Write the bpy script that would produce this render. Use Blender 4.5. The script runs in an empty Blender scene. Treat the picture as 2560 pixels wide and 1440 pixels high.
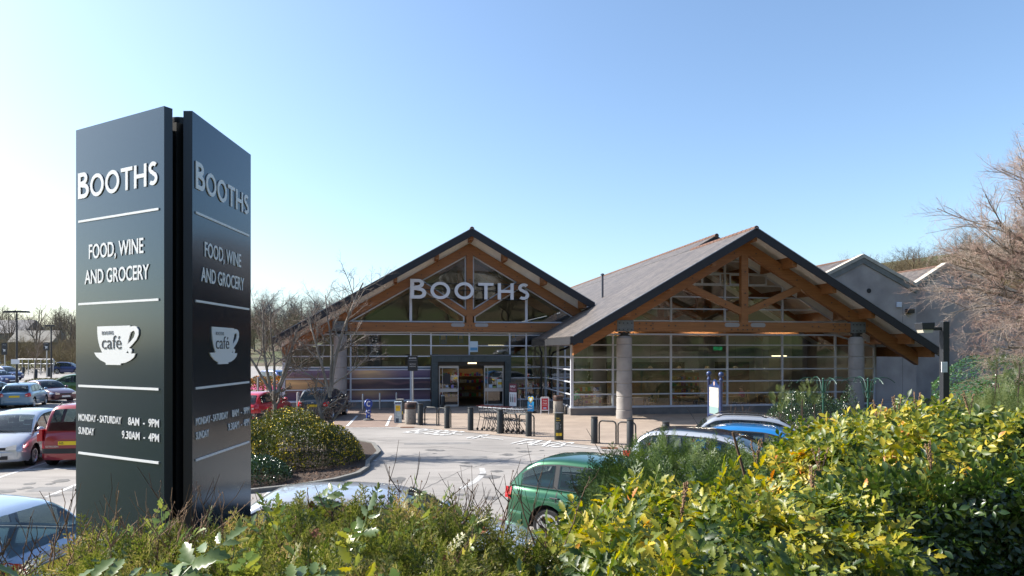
import bpy, math, random
import numpy as np
from mathutils import Vector, Matrix
R = math.radians
SC = bpy.context.scene
COL = SC.collection
# ------------------------------------------------------------------ camera, sky, sun, exposure
H = 3.4                                   # eye height above the car park
F = 1707.0                                # focal length in photo pixels
cam_d = bpy.data.cameras.new('camera'); cam = bpy.data.objects.new('camera', cam_d); COL.objects.link(cam)
cam.location = (0, 0, H); cam.rotation_euler = (R(90), 0, 0)
cam_d.sensor_width = 36.0; cam_d.lens = 36.0 * F / 2560.0
cam_d.shift_y = (877 - 720) / 2560.0
cam_d.clip_start = 0.05; cam_d.clip_end = 3000
SC.camera = cam
SUN_AZ = 13.0                             # degrees the light is turned from +X towards the camera
SUN_EL = 38.0
wd = bpy.data.worlds.new('World'); SC.world = wd; wd.use_nodes = True
nt = wd.node_tree; nt.nodes.clear()
wo = nt.nodes.new('ShaderNodeOutputWorld'); bg = nt.nodes.new('ShaderNodeBackground'); sk = nt.nodes.new('ShaderNodeTexSky')
sk.sky_type = 'NISHITA'; sk.sun_disc = False
sk.sun_elevation = R(SUN_EL); sk.sun_rotation = R(-(90 - SUN_AZ))
sk.air_density = 1.0; sk.dust_density = 1.5; sk.ozone_density = 1.8; sk.altitude = 10
bg.inputs['Strength'].default_value = 0.115
_mx = nt.nodes.new('ShaderNodeMix'); _mx.data_type = 'RGBA'; _mx.blend_type = 'MULTIPLY'; _mx.inputs[0].default_value = 1; _mx.inputs[7].default_value = (.88,.955,1.0,1)
nt.links.new(sk.outputs[0], _mx.inputs[6]); nt.links.new(_mx.outputs[2], bg.inputs['Color']); nt.links.new(bg.outputs[0], wo.inputs['Surface'])
sun_d = bpy.data.lights.new('sun', 'SUN'); sun = bpy.data.objects.new('sun', sun_d); COL.objects.link(sun)
sun_d.energy = 4.6; sun_d.angle = R(0.5); sun_d.color = (1.0, 0.94, 0.85)
_to = Vector((-math.cos(R(SUN_AZ)) * math.cos(R(SUN_EL)), math.sin(R(SUN_AZ)) * math.cos(R(SUN_EL)), math.sin(R(SUN_EL))))
sun.rotation_euler = _to.to_track_quat('Z', 'Y').to_euler()
SC.view_settings.view_transform = 'Standard'; SC.view_settings.look = 'None'
SC.view_settings.exposure = 1.15; SC.view_settings.gamma = 1.0
SC.cycles.max_bounces = 8; SC.cycles.diffuse_bounces = 3; SC.cycles.glossy_bounces = 4
SC.cycles.transparent_max_bounces = 12; SC.cycles.caustics_reflective = False; SC.cycles.caustics_refractive = False
SC.cycles.sample_clamp_indirect = 6.0

# ------------------------------------------------------------------ pixel helpers (used for numbers only)
def at(px, py=None, Y=None, z=None):
    """photo pixel -> world point: at distance Y, or where it meets height z"""
    if Y is None:
        Y = (H - z) * F / (py - 877.0)
    return Vector(((px - 1280) / F * Y, Y, H + (877 - py) / F * Y if py is not None else 0))

# ------------------------------------------------------------------ materials
MATS = {}
def mat(name, c, rough=0.6, metal=0.0, n=None, bump=0.0, spec=0.5, coat=0.0, c2=None, emit=None, coord='Object', trans=0.0, alpha=None, detail=4.0, stretch=None):
    """principled material; n=(scale, amount) mixes a noise between c and c2 (or a darker c)"""
    if name in MATS: return MATS[name]
    m = bpy.data.materials.new(name); m.use_nodes = True; MATS[name] = m
    t = m.node_tree; N = t.nodes; b = N['Principled BSDF']
    b.inputs['Base Color'].default_value = (*c, 1); b.inputs['Roughness'].default_value = rough
    b.inputs['Metallic'].default_value = metal; b.inputs['Specular IOR Level'].default_value = spec
    b.inputs['Coat Weight'].default_value = coat; b.inputs['Coat Roughness'].default_value = 0.04
    m.diffuse_color = (*c, 1)
    if emit:
        b.inputs['Emission Color'].default_value = (*emit[0], 1); b.inputs['Emission Strength'].default_value = emit[1]
    if n or bump:
        tc = N.new('ShaderNodeTexCoord'); src = tc.outputs[coord]
        if stretch:
            mp = N.new('ShaderNodeMapping'); mp.inputs['Scale'].default_value = stretch
            t.links.new(src, mp.inputs[0]); src = mp.outputs[0]
        nz = N.new('ShaderNodeTexNoise'); nz.inputs['Scale'].default_value = n[0] if n else 20; nz.inputs['Detail'].default_value = detail
        t.links.new(src, nz.inputs['Vector'])
        if n:
            rp = N.new('ShaderNodeValToRGB')
            k = c2 if c2 else tuple(x * (1 - n[1]) for x in c)
            rp.color_ramp.elements[0].position = 0.35; rp.color_ramp.elements[0].color = (*k, 1)
            rp.color_ramp.elements[1].position = 0.65; rp.color_ramp.elements[1].color = (*c, 1)
            t.links.new(nz.outputs['Fac'], rp.inputs[0]); t.links.new(rp.outputs[0], b.inputs['Base Color'])
        if bump:
            bp = N.new('ShaderNodeBump'); bp.inputs['Strength'].default_value = bump; bp.inputs['Distance'].default_value = 0.02
            t.links.new(nz.outputs['Fac'], bp.inputs['Height']); t.links.new(bp.outputs[0], b.inputs['Normal'])
    return m

def leaf_mat(name, cols, rough=0.35, trans=0.3, spec=0.5, coat=0.0, nscale=1.5):
    """foliage: colour picked per leaf (random per island) and shifted by a soft position noise"""
    m = bpy.data.materials.new(name); m.use_nodes = True; MATS[name] = m
    t = m.node_tree; N = t.nodes; b = N['Principled BSDF']; out = N['Material Output']
    g = N.new('ShaderNodeNewGeometry'); tc = N.new('ShaderNodeTexCoord'); nz = N.new('ShaderNodeTexNoise')
    nz.inputs['Scale'].default_value = nscale; t.links.new(tc.outputs['Object'], nz.inputs['Vector'])
    ma = N.new('ShaderNodeMath'); ma.operation = 'MULTIPLY_ADD'; ma.inputs[1].default_value = 0.55
    mb = N.new('ShaderNodeMath'); mb.operation = 'MULTIPLY_ADD'; mb.inputs[1].default_value = 1.5; mb.inputs[2].default_value = -0.53
    t.links.new(nz.outputs['Fac'], mb.inputs[0]); t.links.new(g.outputs['Random Per Island'], ma.inputs[0]); t.links.new(mb.outputs[0], ma.inputs[2])
    rp = N.new('ShaderNodeValToRGB'); cr = rp.color_ramp
    while len(cr.elements) < len(cols): cr.elements.new(0.5)
    for e, (p, c) in zip(cr.elements, cols): e.position = p; e.color = (*c, 1)
    t.links.new(ma.outputs[0], rp.inputs[0]); t.links.new(rp.outputs[0], b.inputs['Base Color'])
    b.inputs['Roughness'].default_value = rough; b.inputs['Specular IOR Level'].default_value = spec
    b.inputs['Coat Weight'].default_value = coat
    tr = N.new('ShaderNodeBsdfTranslucent'); mx = N.new('ShaderNodeMixShader'); mx.inputs[0].default_value = trans
    hs = N.new('ShaderNodeHueSaturation'); hs.inputs['Value'].default_value = 1.9; hs.inputs['Saturation'].default_value = 1.1
    t.links.new(rp.outputs[0], hs.inputs['Color']); t.links.new(hs.outputs[0], tr.inputs['Color'])
    t.links.new(b.outputs[0], mx.inputs[1]); t.links.new(tr.outputs[0], mx.inputs[2]); t.links.new(mx.outputs[0], out.inputs['Surface'])
    return m

def glass_mat(name, tint=(0.55, 0.6, 0.58), base=0.06, boost=2.2, wave=0.004, wscale=0.8):
    m = bpy.data.materials.new(name); m.use_nodes = True; MATS[name] = m
    t = m.node_tree; N = t.nodes; N.clear(); out = N.new('ShaderNodeOutputMaterial')
    tr = N.new('ShaderNodeBsdfTransparent'); tr.inputs[0].default_value = (*tint, 1)
    gl = N.new('ShaderNodeBsdfGlossy'); gl.inputs['Roughness'].default_value = 0.0; gl.inputs['Color'].default_value = (0.95, 0.97, 1, 1)
    fr = N.new('ShaderNodeFresnel'); fr.inputs[0].default_value = 1.5
    ma = N.new('ShaderNodeMath'); ma.operation = 'MULTIPLY_ADD'; ma.inputs[1].default_value = boost; ma.inputs[2].default_value = base; ma.use_clamp = True
    tc = N.new('ShaderNodeTexCoord'); nz = N.new('ShaderNodeTexNoise'); nz.inputs['Scale'].default_value = wscale; nz.inputs['Detail'].default_value = 1
    bp = N.new('ShaderNodeBump'); bp.inputs['Strength'].default_value = 1; bp.inputs['Distance'].default_value = wave
    t.links.new(tc.outputs['Object'], nz.inputs['Vector']); t.links.new(nz.outputs['Fac'], bp.inputs['Height']); t.links.new(bp.outputs[0], gl.inputs['Normal'])
    mx = N.new('ShaderNodeMixShader')
    t.links.new(fr.outputs[0], ma.inputs[0]); t.links.new(ma.outputs[0], mx.inputs[0])
    t.links.new(tr.outputs[0], mx.inputs[1]); t.links.new(gl.outputs[0], mx.inputs[2]); t.links.new(mx.outputs[0], out.inputs['Surface'])
    return m

# ------------------------------------------------------------------ mesh builder
class MB:
    def __init__(s): s.v = []; s.f = []; s.m = []; s.ms = []
    def _mi(s, m):
        if m is None: return 0
        if m not in s.ms: s.ms.append(m)
        return s.ms.index(m)
    def add(s, vs, fs, m=None, M=None):
        o = len(s.v); mi = s._mi(m)
        s.v += [tuple(M @ Vector(p)) for p in vs] if M is not None else [tuple(p) for p in vs]
        s.f += [tuple(i + o for i in f) for f in fs]; s.m += [mi] * len(fs)
        return s
    def box(s, x0, x1, y0, y1, z0, z1, m=None, M=None):
        vs = [(x0,y0,z0),(x1,y0,z0),(x1,y1,z0),(x0,y1,z0),(x0,y0,z1),(x1,y0,z1),(x1,y1,z1),(x0,y1,z1)]
        return s.add(vs, [(0,3,2,1),(4,5,6,7),(0,1,5,4),(1,2,6,5),(2,3,7,6),(3,0,4,7)], m, M)
    def prism(s, poly, axis, a, b, m=None, M=None):
        """extrude a polygon; axis 'y': poly is (x,z) ; 'z': (x,y) ; 'x': (y,z)"""
        n = len(poly)
        def P(p, t): return (p[0], t, p[1]) if axis == 'y' else ((p[0], p[1], t) if axis == 'z' else (t, p[0], p[1]))
        vs = [P(p, a) for p in poly] + [P(p, b) for p in poly]
        fs = [tuple(range(n))[::-1], tuple(range(n, 2*n))] + [(i, (i+1) % n, (i+1) % n + n, i + n) for i in range(n)]
        return s.add(vs, fs, m, M)
    def tube(s, pts, r, n=6, m=None, cap=True, M=None):
        pts = [Vector(p) for p in pts]; k = len(pts)
        rs = r if isinstance(r, (list, tuple)) else [r] * k
        vs = []; fs = []; up = None
        for i, p in enumerate(pts):
            d = (pts[min(i+1, k-1)] - pts[max(i-1, 0)])
            if d.length < 1e-9: d = Vector((0,0,1))
            d.normalize()
            if up is None: up = d.orthogonal().normalized()
            a = (up - d * up.dot(d))
            a = a.normalized() if a.length > 1e-6 else d.orthogonal().normalized()
            up = a; b = d.cross(a)
            for j in range(n):
                t = 2*math.pi*j/n; vs.append(p + (a*math.cos(t) + b*math.sin(t)) * rs[i])
        for i in range(k-1):
            for j in range(n):
                fs.append((i*n+j, i*n+(j+1) % n, (i+1)*n+(j+1) % n, (i+1)*n+j))
        if cap: fs += [tuple(range(n))[::-1], tuple(range((k-1)*n, k*n))]
        return s.add(vs, fs, m, M)
    def lathe(s, prof, n=24, m=None, M=None, cap=True):
        vs = []; fs = []; k = len(prof)
        for r, z in prof:
            for j in range(n):
                t = 2*math.pi*j/n; vs.append((r*math.cos(t), r*math.sin(t), z))
        for i in range(k-1):
            for j in range(n): fs.append((i*n+j, i*n+(j+1) % n, (i+1)*n+(j+1) % n, (i+1)*n+j))
        if cap: fs += [tuple(range(n))[::-1], tuple(range((k-1)*n, k*n))]
        return s.add(vs, fs, m, M)
    def grid(s, P, m=None, M=None, flip=False, closed=False):
        """P[i][j] points"""
        a = len(P); b = len(P[0]); vs = [p for row in P for p in row]; fs = []
        for i in range(a-1):
            for j in range(b if closed else b-1):
                q = (i*b+j, i*b+(j+1) % b, (i+1)*b+(j+1) % b, (i+1)*b+j); fs.append(q[::-1] if flip else q)
        return s.add(vs, fs, m, M)
    def sphere(s, c, r, n=10, m=None, sz=1.0):
        prof = [(max(1e-4, r*math.sin(math.pi*i/n)), -r*sz*math.cos(math.pi*i/n)) for i in range(n+1)]
        return s.lathe(prof, n*2, m, Matrix.Translation(c), cap=False)
    def build(s, name, m=None, parent=None, smooth=False, bevel=0.0, angle=35):
        me = bpy.data.meshes.new(name); me.from_pydata(s.v, [], s.f)
        ms = s.ms if s.ms else ([m] if m else [])
        for x in ms: me.materials.append(x)
        if s.ms: me.polygons.foreach_set('material_index', s.m)
        me.validate(verbose=False)
        if smooth:
            me.polygons.foreach_set('use_smooth', [True]*len(me.polygons)); me.set_sharp_from_angle(angle=R(angle))
        me.update()
        o = bpy.data.objects.new(name, me); COL.objects.link(o)
        if parent is not None: o.parent = parent
        if bevel:
            md = o.modifiers.new('bevel', 'BEVEL'); md.width = bevel; md.segments = 2; md.limit_method = 'ANGLE'; md.angle_limit = R(40)
        return o

def np_mesh(name, V, Fq, mats, parent=None, mi=None, smooth=False):
    """V (n,3); Fq (m,k) all faces with k corners, or list of such arrays"""
    if not isinstance(Fq, list): Fq = [Fq]
    me = bpy.data.meshes.new(name)
    me.vertices.add(len(V)); me.vertices.foreach_set('co', np.asarray(V, np.float32).ravel())
    idx = np.concatenate([f.ravel() for f in Fq]).astype(np.int32)
    tot = np.concatenate([np.full(len(f), f.shape[1], np.int32) for f in Fq])
    st = np.concatenate([[0], np.cumsum(tot)[:-1]]).astype(np.int32)
    me.loops.add(len(idx)); me.loops.foreach_set('vertex_index', idx)
    me.polygons.add(len(tot)); me.polygons.foreach_set('loop_start', st); me.polygons.foreach_set('loop_total', tot)
    for m in (mats if isinstance(mats, (list, tuple)) else [mats]): me.materials.append(m)
    if mi is not None: me.polygons.foreach_set('material_index', np.asarray(mi, np.int32))
    if smooth: me.polygons.foreach_set('use_smooth', np.ones(len(tot), bool))
    me.update(calc_edges=True)
    o = bpy.data.objects.new(name, me); COL.objects.link(o)
    if parent is not None: o.parent = parent
    return o

def tag(o, label, cat, group=None, kind=None):
    if label: o['label'] = label
    if cat: o['category'] = cat
    if group: o['group'] = group
    if kind: o['kind'] = kind
    return o
def struct(o, kind='structure'): o['kind'] = kind; return o
def thing(name, label, cat, loc=(0,0,0), rz=0.0, group=None):
    o = bpy.data.objects.new(name, None); COL.objects.link(o); o.empty_display_size = 0.3
    o.location = loc; o.rotation_euler = (0, 0, rz)
    return tag(o, label, cat, group)
def dup(o, parent=None, loc=None, rz=None, label=None, top=True):
    c = o.copy(); COL.objects.link(c)
    if parent is not None: c.parent = parent
    if loc is not None: c.location = loc
    if rz is not None: c.rotation_euler = (0, 0, rz)
    if label: c['label'] = label
    for ch in list(o.children): dup(ch, c)
    return c

# ------------------------------------------------------------------ lettering
def curve_mesh(cu):
    ob = bpy.data.objects.new('tmp', cu); COL.objects.link(ob)
    bpy.context.view_layer.update()
    me = bpy.data.meshes.new_from_object(ob.evaluated_get(bpy.context.evaluated_depsgraph_get()))
    V = [tuple(v.co) for v in me.vertices]; Fs = [tuple(p.vertices) for p in me.polygons]
    bpy.data.objects.remove(ob); bpy.data.curves.remove(cu); bpy.data.meshes.remove(me)
    return V, Fs
def text_vf(body, size=1.0, depth=0.01, align='LEFT', spacing=1.0, bold=0.0):
    cu = bpy.data.curves.new('tmp', 'FONT'); cu.body = body; cu.size = size; cu.extrude = depth/2; cu.align_x = align
    cu.space_character = spacing; cu.resolution_u = 3; cu.offset = bold
    return curve_mesh(cu)
def outline_vf(polys, depth):
    cu = bpy.data.curves.new('tmp', 'CURVE'); cu.dimensions = '2D'; cu.fill_mode = 'BOTH'; cu.extrude = depth/2
    for p in polys:
        sp = cu.splines.new('POLY'); sp.points.add(len(p)-1)
        for q, (x, y) in zip(sp.points, p): q.co = (x, y, 0, 1)
        sp.use_cyclic_u = True
    return curve_mesh(cu)
def arc(cx, cy, r, a0, a1, n=16, ry=None):
    ry = r if ry is None else ry
    return [(cx + r*math.cos(R(a0+(a1-a0)*i/n)), cy + ry*math.sin(R(a0+(a1-a0)*i/n))) for i in range(n+1)]
def glyph(ch, h=1.0):
    """geometric capitals of unit height scaled by h; returns outline polygons and advance width"""
    s = 0.175
    if ch == 'O':
        w = 1.06; P = [arc(w/2, .5, w/2, 0, 360, 40, .52)[:-1], arc(w/2, .5, w/2-s, 360, 0, 40, .52-s)[:-1]]
    elif ch == 'T':
        w = .84; P = [[(0,1),(0,1-s*.95),(w/2-s/2,1-s*.95),(w/2-s/2,0),(w/2+s/2,0),(w/2+s/2,1-s*.95),(w,1-s*.95),(w,1)]]
    elif ch == 'H':
        w = .88; P = [[(0,0),(0,1),(s,1),(s,.5+s/2),(w-s,.5+s/2),(w-s,1),(w,1),(w,0),(w-s,0),(w-s,.5-s/2),(s,.5-s/2),(s,0)]]
    elif ch == 'B':
        w = .72; t = .165; r1 = .235; r2 = .285
        P = [[(0,0),(0,1)] + arc(.36, 1-.235, .27, 90, -62, 14, .235) + arc(.4, .285, .33, 62, -90, 16, .285),
             [(s,t),(s,.285*2-t*.75)] + arc(.4, .285, .33-s, 75, -90, 12, .285-t) ,
             [(s,.57+t*.42),(s,1-t)] + arc(.36, 1-.235, .27-s, 90, -90, 12, .235-t+.01)]
    elif ch == 'S':
        w = .64; c = []; r = .185
        for a in range(35, 271, 12): c.append((.33+.215*math.cos(R(a)), .735+.185*math.sin(R(a))))
        for a in range(80, -146, -12): c.append((.31+.235*math.cos(R(a)), .29+.205*math.sin(R(a))))
        Lp = []; Rp = []
        for i, p in enumerate(c):
            a = c[max(i-1,0)]; b = c[min(i+1,len(c)-1)]; dx = b[0]-a[0]; dy = b[1]-a[1]; l = math.hypot(dx,dy)
            nx, ny = -dy/l*s/2, dx/l*s/2; Lp.append((p[0]+nx,p[1]+ny)); Rp.append((p[0]-nx,p[1]-ny))
        P = [Lp + Rp[::-1]]
    return [[(x*h, y*h) for x, y in p] for p in P], w*h
def wordmark(width, cap, small, depth, gap):
    """large B then small caps OOTHS; list of (verts, faces) with x from 0 to width"""
    parts = []; x = 0
    for i, ch in enumerate('BOOTHS'):
        P, w = glyph(ch, cap if i == 0 else small)
        parts.append((ch, [[(a + x, b) for a, b in p] for p in P])); x += w + gap
    k = width / (x - gap)
    return [(ch, outline_vf([[(a*k, b) for a, b in p] for p in P], depth)) for ch, P in parts]
def xz(vf, ox, oz, y, sx=1.0):
    """letters drawn in XY -> standing in XZ facing -Y, at depth y"""
    return [(ox + v[0]*sx, y - v[2], oz + v[1]) for v in vf[0]], vf[1]
# ================================================================== SETTING: terrain, car park, paving, markings
TOE_X = np.array([-400, -2.0, 3.8, 11.0, 15.0, 22.0, 60, 400]); TOE_Y = np.array([7.9, 7.9, 10.0, 19.3, 27.5, 38.0, 64, 250])
def sstep(t): t = np.clip(t, 0, 1); return t*t*(3-2*t)
def vnoise(x, y, s, seed=0):
    """cheap smooth value noise with numpy"""
    x = np.asarray(x, float)/s; y = np.asarray(y, float)/s
    xi = np.floor(x); yi = np.floor(y); fx = x-xi; fy = y-yi; fx = fx*fx*(3-2*fx); fy = fy*fy*(3-2*fy)
    def h(a, b): return np.modf(np.abs(np.sin(a*127.1+b*311.7+seed*74.7)*43758.5453))[0]
    return (h(xi,yi)*(1-fx)+h(xi+1,yi)*fx)*(1-fy)+(h(xi,yi+1)*(1-fx)+h(xi+1,yi+1)*fx)*fy
def ground_z(x, y):
    x = np.asarray(x, float); y = np.asarray(y, float)
    d = (np.interp(x, TOE_X, TOE_Y) - y) * np.where(x > 3, 0.62, 1.0)     # distance inside the bank
    z = -0.06 + 1.76*sstep(d/3.2) + np.where(d > 0, np.clip(x-13, 0, 30)*0.05*sstep(d/4), 0)
    z = z + 0.02*np.clip(-y, 0, 25) + 0.25*np.clip(-y-25, 0, 150)          # rising lawn and hill behind the viewer
    z = z + 0.25*np.clip(x-40-np.clip(60-y,0,60)*0.1, 0, 150)*sstep((x-40)/25)   # wooded hill on the right
    z = z + 0.055*np.clip(y-150, 0, 260) + 0.02*np.clip(-x-90, 0, 200)*(y > 60)
    return z + 0.05*(vnoise(x, y, 1.3)-.5)*(z > 0.3)
def axis(*seg): return np.unique(np.concatenate([np.arange(a, b, s) for a, b, s in seg]+[[seg[-1][1]]]))
gx = axis((-600,-100,20),(-100,-12,4),(-12,26,0.4),(26,70,3),(70,700,15)); gy = axis((-500,-60,15),(-60,-4,2),(-4,34,0.4),(34,150,4),(150,900,20))
GX, GY = np.meshgrid(gx, gy); GZ = ground_z(GX, GY)
V = np.stack([GX, GY, GZ], -1).reshape(-1, 3); nx_, ny_ = len(gx), len(gy)
I = np.arange(nx_*ny_).reshape(ny_, nx_); Q = np.stack([I[:-1,:-1], I[:-1,1:], I[1:,1:], I[1:,:-1]], -1).reshape(-1, 4)
m_grass = mat('grassy soil', (0.06,0.085,0.02), 0.95, n=(0.06,0.5), c2=(0.085,0.06,0.035), bump=0.6, detail=12)
struct(np_mesh('ground', V, Q, m_grass, smooth=True))

def asphalt():
    m = mat('asphalt', (0.33,0.31,0.29), 0.9, n=(0.35,0.1), c2=(0.25,0.236,0.222), detail=8)
    t = m.node_tree; N = t.nodes; b = N['Principled BSDF']
    tc = N.new('ShaderNodeTexCoord'); n2 = N.new('ShaderNodeTexNoise'); n2.inputs['Scale'].default_value = 45; n2.inputs['Detail'].default_value = 5
    t.links.new(tc.outputs['Object'], n2.inputs['Vector'])
    old = b.inputs['Base Color'].links[0].from_socket
    mx = N.new('ShaderNodeMix'); mx.data_type = 'RGBA'; mx.blend_type = 'MULTIPLY'; mx.inputs[0].default_value = 1
    rr = N.new('ShaderNodeValToRGB'); rr.color_ramp.elements[0].position = .3; rr.color_ramp.elements[0].color = (.72,.72,.72,1); rr.color_ramp.elements[1].position = .7; rr.color_ramp.elements[1].color = (1.12,1.1,1.08,1)
    t.links.new(n2.outputs['Fac'], rr.inputs[0]); t.links.new(old, mx.inputs[6]); t.links.new(rr.outputs[0], mx.inputs[7])
    # worn darker drive lanes and oil spots
    n3 = N.new('ShaderNodeTexNoise'); n3.inputs['Scale'].default_value = 1.7; n3.inputs['Detail'].default_value = 3; n3.inputs['Roughness'].default_value = .7
    mp = N.new('ShaderNodeMapping'); mp.inputs['Scale'].default_value = (.25,1.2,1); mp.inputs['Rotation'].default_value = (0,0,R(12))
    t.links.new(tc.outputs['Object'], mp.inputs[0]); t.links.new(mp.outputs[0], n3.inputs['Vector'])
    r3 = N.new('ShaderNodeValToRGB'); r3.color_ramp.elements[0].position = .28; r3.color_ramp.elements[0].color = (.7,.7,.7,1); r3.color_ramp.elements[1].position = .5; r3.color_ramp.elements[1].color = (1,1,1,1)
    t.links.new(n3.outputs['Fac'], r3.inputs[0])
    m2 = N.new('ShaderNodeMix'); m2.data_type = 'RGBA'; m2.blend_type = 'MULTIPLY'; m2.inputs[0].default_value = 1
    t.links.new(mx.outputs[2], m2.inputs[6]); t.links.new(r3.outputs[0], m2.inputs[7]); t.links.new(m2.outputs[2], b.inputs['Base Color'])
    bp = N.new('ShaderNodeBump'); bp.inputs['Strength'].default_value = .35; bp.inputs['Distance'].default_value = .01
    t.links.new(n2.outputs['Fac'], bp.inputs['Height']); t.links.new(bp.outputs[0], b.inputs['Normal'])
    return m
m_asphalt = asphalt()
mb = MB(); mb.add([(-170,5,0),(42,5,0),(42,150,0),(-170,150,0)], [(0,1,2,3)]); struct(mb.build('car_park_road', m_asphalt))

def brick_mat(name, c1, c2, mortar, s=5.0, rot=0):
    m = bpy.data.materials.new(name); m.use_nodes = True; MATS[name] = m
    t = m.node_tree; N = t.nodes; b = N['Principled BSDF']; b.inputs['Roughness'].default_value = .9
    tc = N.new('ShaderNodeTexCoord'); mp = N.new('ShaderNodeMapping'); mp.inputs['Rotation'].default_value = (0,0,rot)
    br = N.new('ShaderNodeTexBrick'); br.inputs['Scale'].default_value = s; br.inputs['Mortar Size'].default_value = .018
    br.inputs['Color1'].default_value = (*c1,1); br.inputs['Color2'].default_value = (*c2,1); br.inputs['Mortar'].default_value = (*mortar,1)
    nz = N.new('ShaderNodeTexNoise'); nz.inputs['Scale'].default_value = .8; nz.inputs['Detail'].default_value = 5
    rp = N.new('ShaderNodeValToRGB'); rp.color_ramp.elements[0].position = .3; rp.color_ramp.elements[0].color = (.78,.76,.74,1); rp.color_ramp.elements[1].position = .65; rp.color_ramp.elements[1].color = (1.05,1.03,1,1)
    mx = N.new('ShaderNodeMix'); mx.data_type = 'RGBA'; mx.blend_type = 'MULTIPLY'; mx.inputs[0].default_value = 1
    t.links.new(tc.outputs['Object'], mp.inputs[0]); t.links.new(mp.outputs[0], br.inputs['Vector']); t.links.new(tc.outputs['Object'], nz.inputs['Vector'])
    t.links.new(nz.outputs['Fac'], rp.inputs[0]); t.links.new(br.outputs['Color'], mx.inputs[6]); t.links.new(rp.outputs[0], mx.inputs[7]); t.links.new(mx.outputs[2], b.inputs['Base Color'])
    return m
m_block = brick_mat('buff paving blocks', (.36,.29,.235), (.31,.25,.205), (.2,.17,.14), 2.6)
m_bay = brick_mat('brown paving blocks', (.27,.2,.165), (.23,.17,.145), (.15,.12,.1), 2.6)
# paved forecourt: front edge follows the bollard line
FRONT = [(-5.2,30.35),(-4.3,30.2),(-2.9,29.2),(-1.8,28.4),(-.5,27.35),(.7,26.4),(1.8,25.35),(3.05,24.3),(4.3,23.5),(5.6,22.9),(7.5,22.6),(11.5,22.9)]
def slab(name, poly, z, m, thick=None):
    mb = MB()
    if thick: mb.prism(poly, 'z', z-thick, z)
    else: mb.add([(x,y,z) for x, y in poly], [tuple(range(len(poly)))])
    return struct(mb.build(name, m))
slab('paved_forecourt', FRONT + [(13,30),(24,45),(-5.8,45)], .012, m_block)
slab('brick_parking_bays', [(-20,29.2),(-5.2,30.35),(-5.8,45),(-20,45)], .008, m_bay)
m_conc = mat('kerb concrete', (.19,.185,.17), .85, n=(6,.25), bump=.3)
def ribbon(pts, w, z0, z1, m, name, closed=False, lift=None):
    """strip of width w along pts, from z0 up to z1"""
    mb = MB(); n = len(pts); L = []; Rr = []
    for i, p in enumerate(pts):
        a = pts[(i-1) % n] if closed or i else pts[i]; b = pts[(i+1) % n] if closed or i < n-1 else pts[i]
        dx, dy = b[0]-a[0], b[1]-a[1]; l = math.hypot(dx, dy) or 1; nx, ny = -dy/l*w/2, dx/l*w/2
        L.append((p[0]+nx, p[1]+ny)); Rr.append((p[0]-nx, p[1]-ny))
    P = [[(a[0],a[1],z0),(a[0],a[1],z1),(b[0],b[1],z1),(b[0],b[1],z0)] for a, b in zip(L, Rr)]
    if closed: P.append(P[0])
    mb.grid(P, flip=False); return struct(mb.build(name, m))
m_paint = mat('road paint', (.72,.72,.7), .7, n=(7,.35), c2=(.42,.41,.4), detail=6)
def flat(poly, z=.008): return [(x,y,z) for x,y in poly]
MK = MB()
def line(p, q, w=.1, z=.0165, mb=None):
    dx, dy = q[0]-p[0], q[1]-p[1]; l = math.hypot(dx,dy); nx, ny = -dy/l*w/2, dx/l*w/2
    (mb or MK).add([(p[0]-nx,p[1]-ny,z),(q[0]-nx,q[1]-ny,z),(q[0]+nx,q[1]+ny,z),(p[0]+nx,p[1]+ny,z)], [(0,1,2,3)])
def G(px, py): v = at(px, py, z=0); return (v.x, v.y)
line((-15.6,29.25), (-4.9,30.15), .12)
line(G(966,1066), G(978,1040), .12); line(G(868,1066), G(893,1040), .12)
line(G(1115,1083.5), G(1155,1088)); line(G(1186,1092), G(1258,1100)); line(G(1396,1113), G(1470,1121)); line(G(1478,1122), G(1530,1127))
MK.build('bay_lines', m_paint); struct(bpy.data.objects['bay_lines'])
def road_word(body, p0, p1, width, hgt, name):
    """word painted on the road between two ground points, reading from the camera"""
    vf = text_vf(body, 1.0, 0.0, bold=.01); xs = [v[0] for v in vf[0]]; ys = [v[1] for v in vf[0]]
    dx, dy = p1[0]-p0[0], p1[1]-p0[1]; L = math.hypot(dx,dy); ex, ey = dx/L, dy/L; fx, fy = -ey, ex
    k = L/(max(xs)-min(xs)); s = hgt/(max(ys)-min(ys))
    vs = [(p0[0]+(v[0]-min(xs))*k*ex+(v[1]-min(ys))*s*fx, p0[1]+(v[0]-min(xs))*k*ey+(v[1]-min(ys))*s*fy, .0165) for v in vf[0]]
    mb = MB(); mb.add(vs, vf[1]); return struct(mb.build(name, m_paint))
road_word('BUSES', G(1004,1082), G(1112,1090), 0, 1.6, 'road_lettering')
road_word('&', G(1160,1096), G(1183,1098), 0, 1.4, 'road_lettering')
road_word('TAXIS', G(1262,1109), G(1394,1120), 0, 1.5, 'road_lettering')
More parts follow.
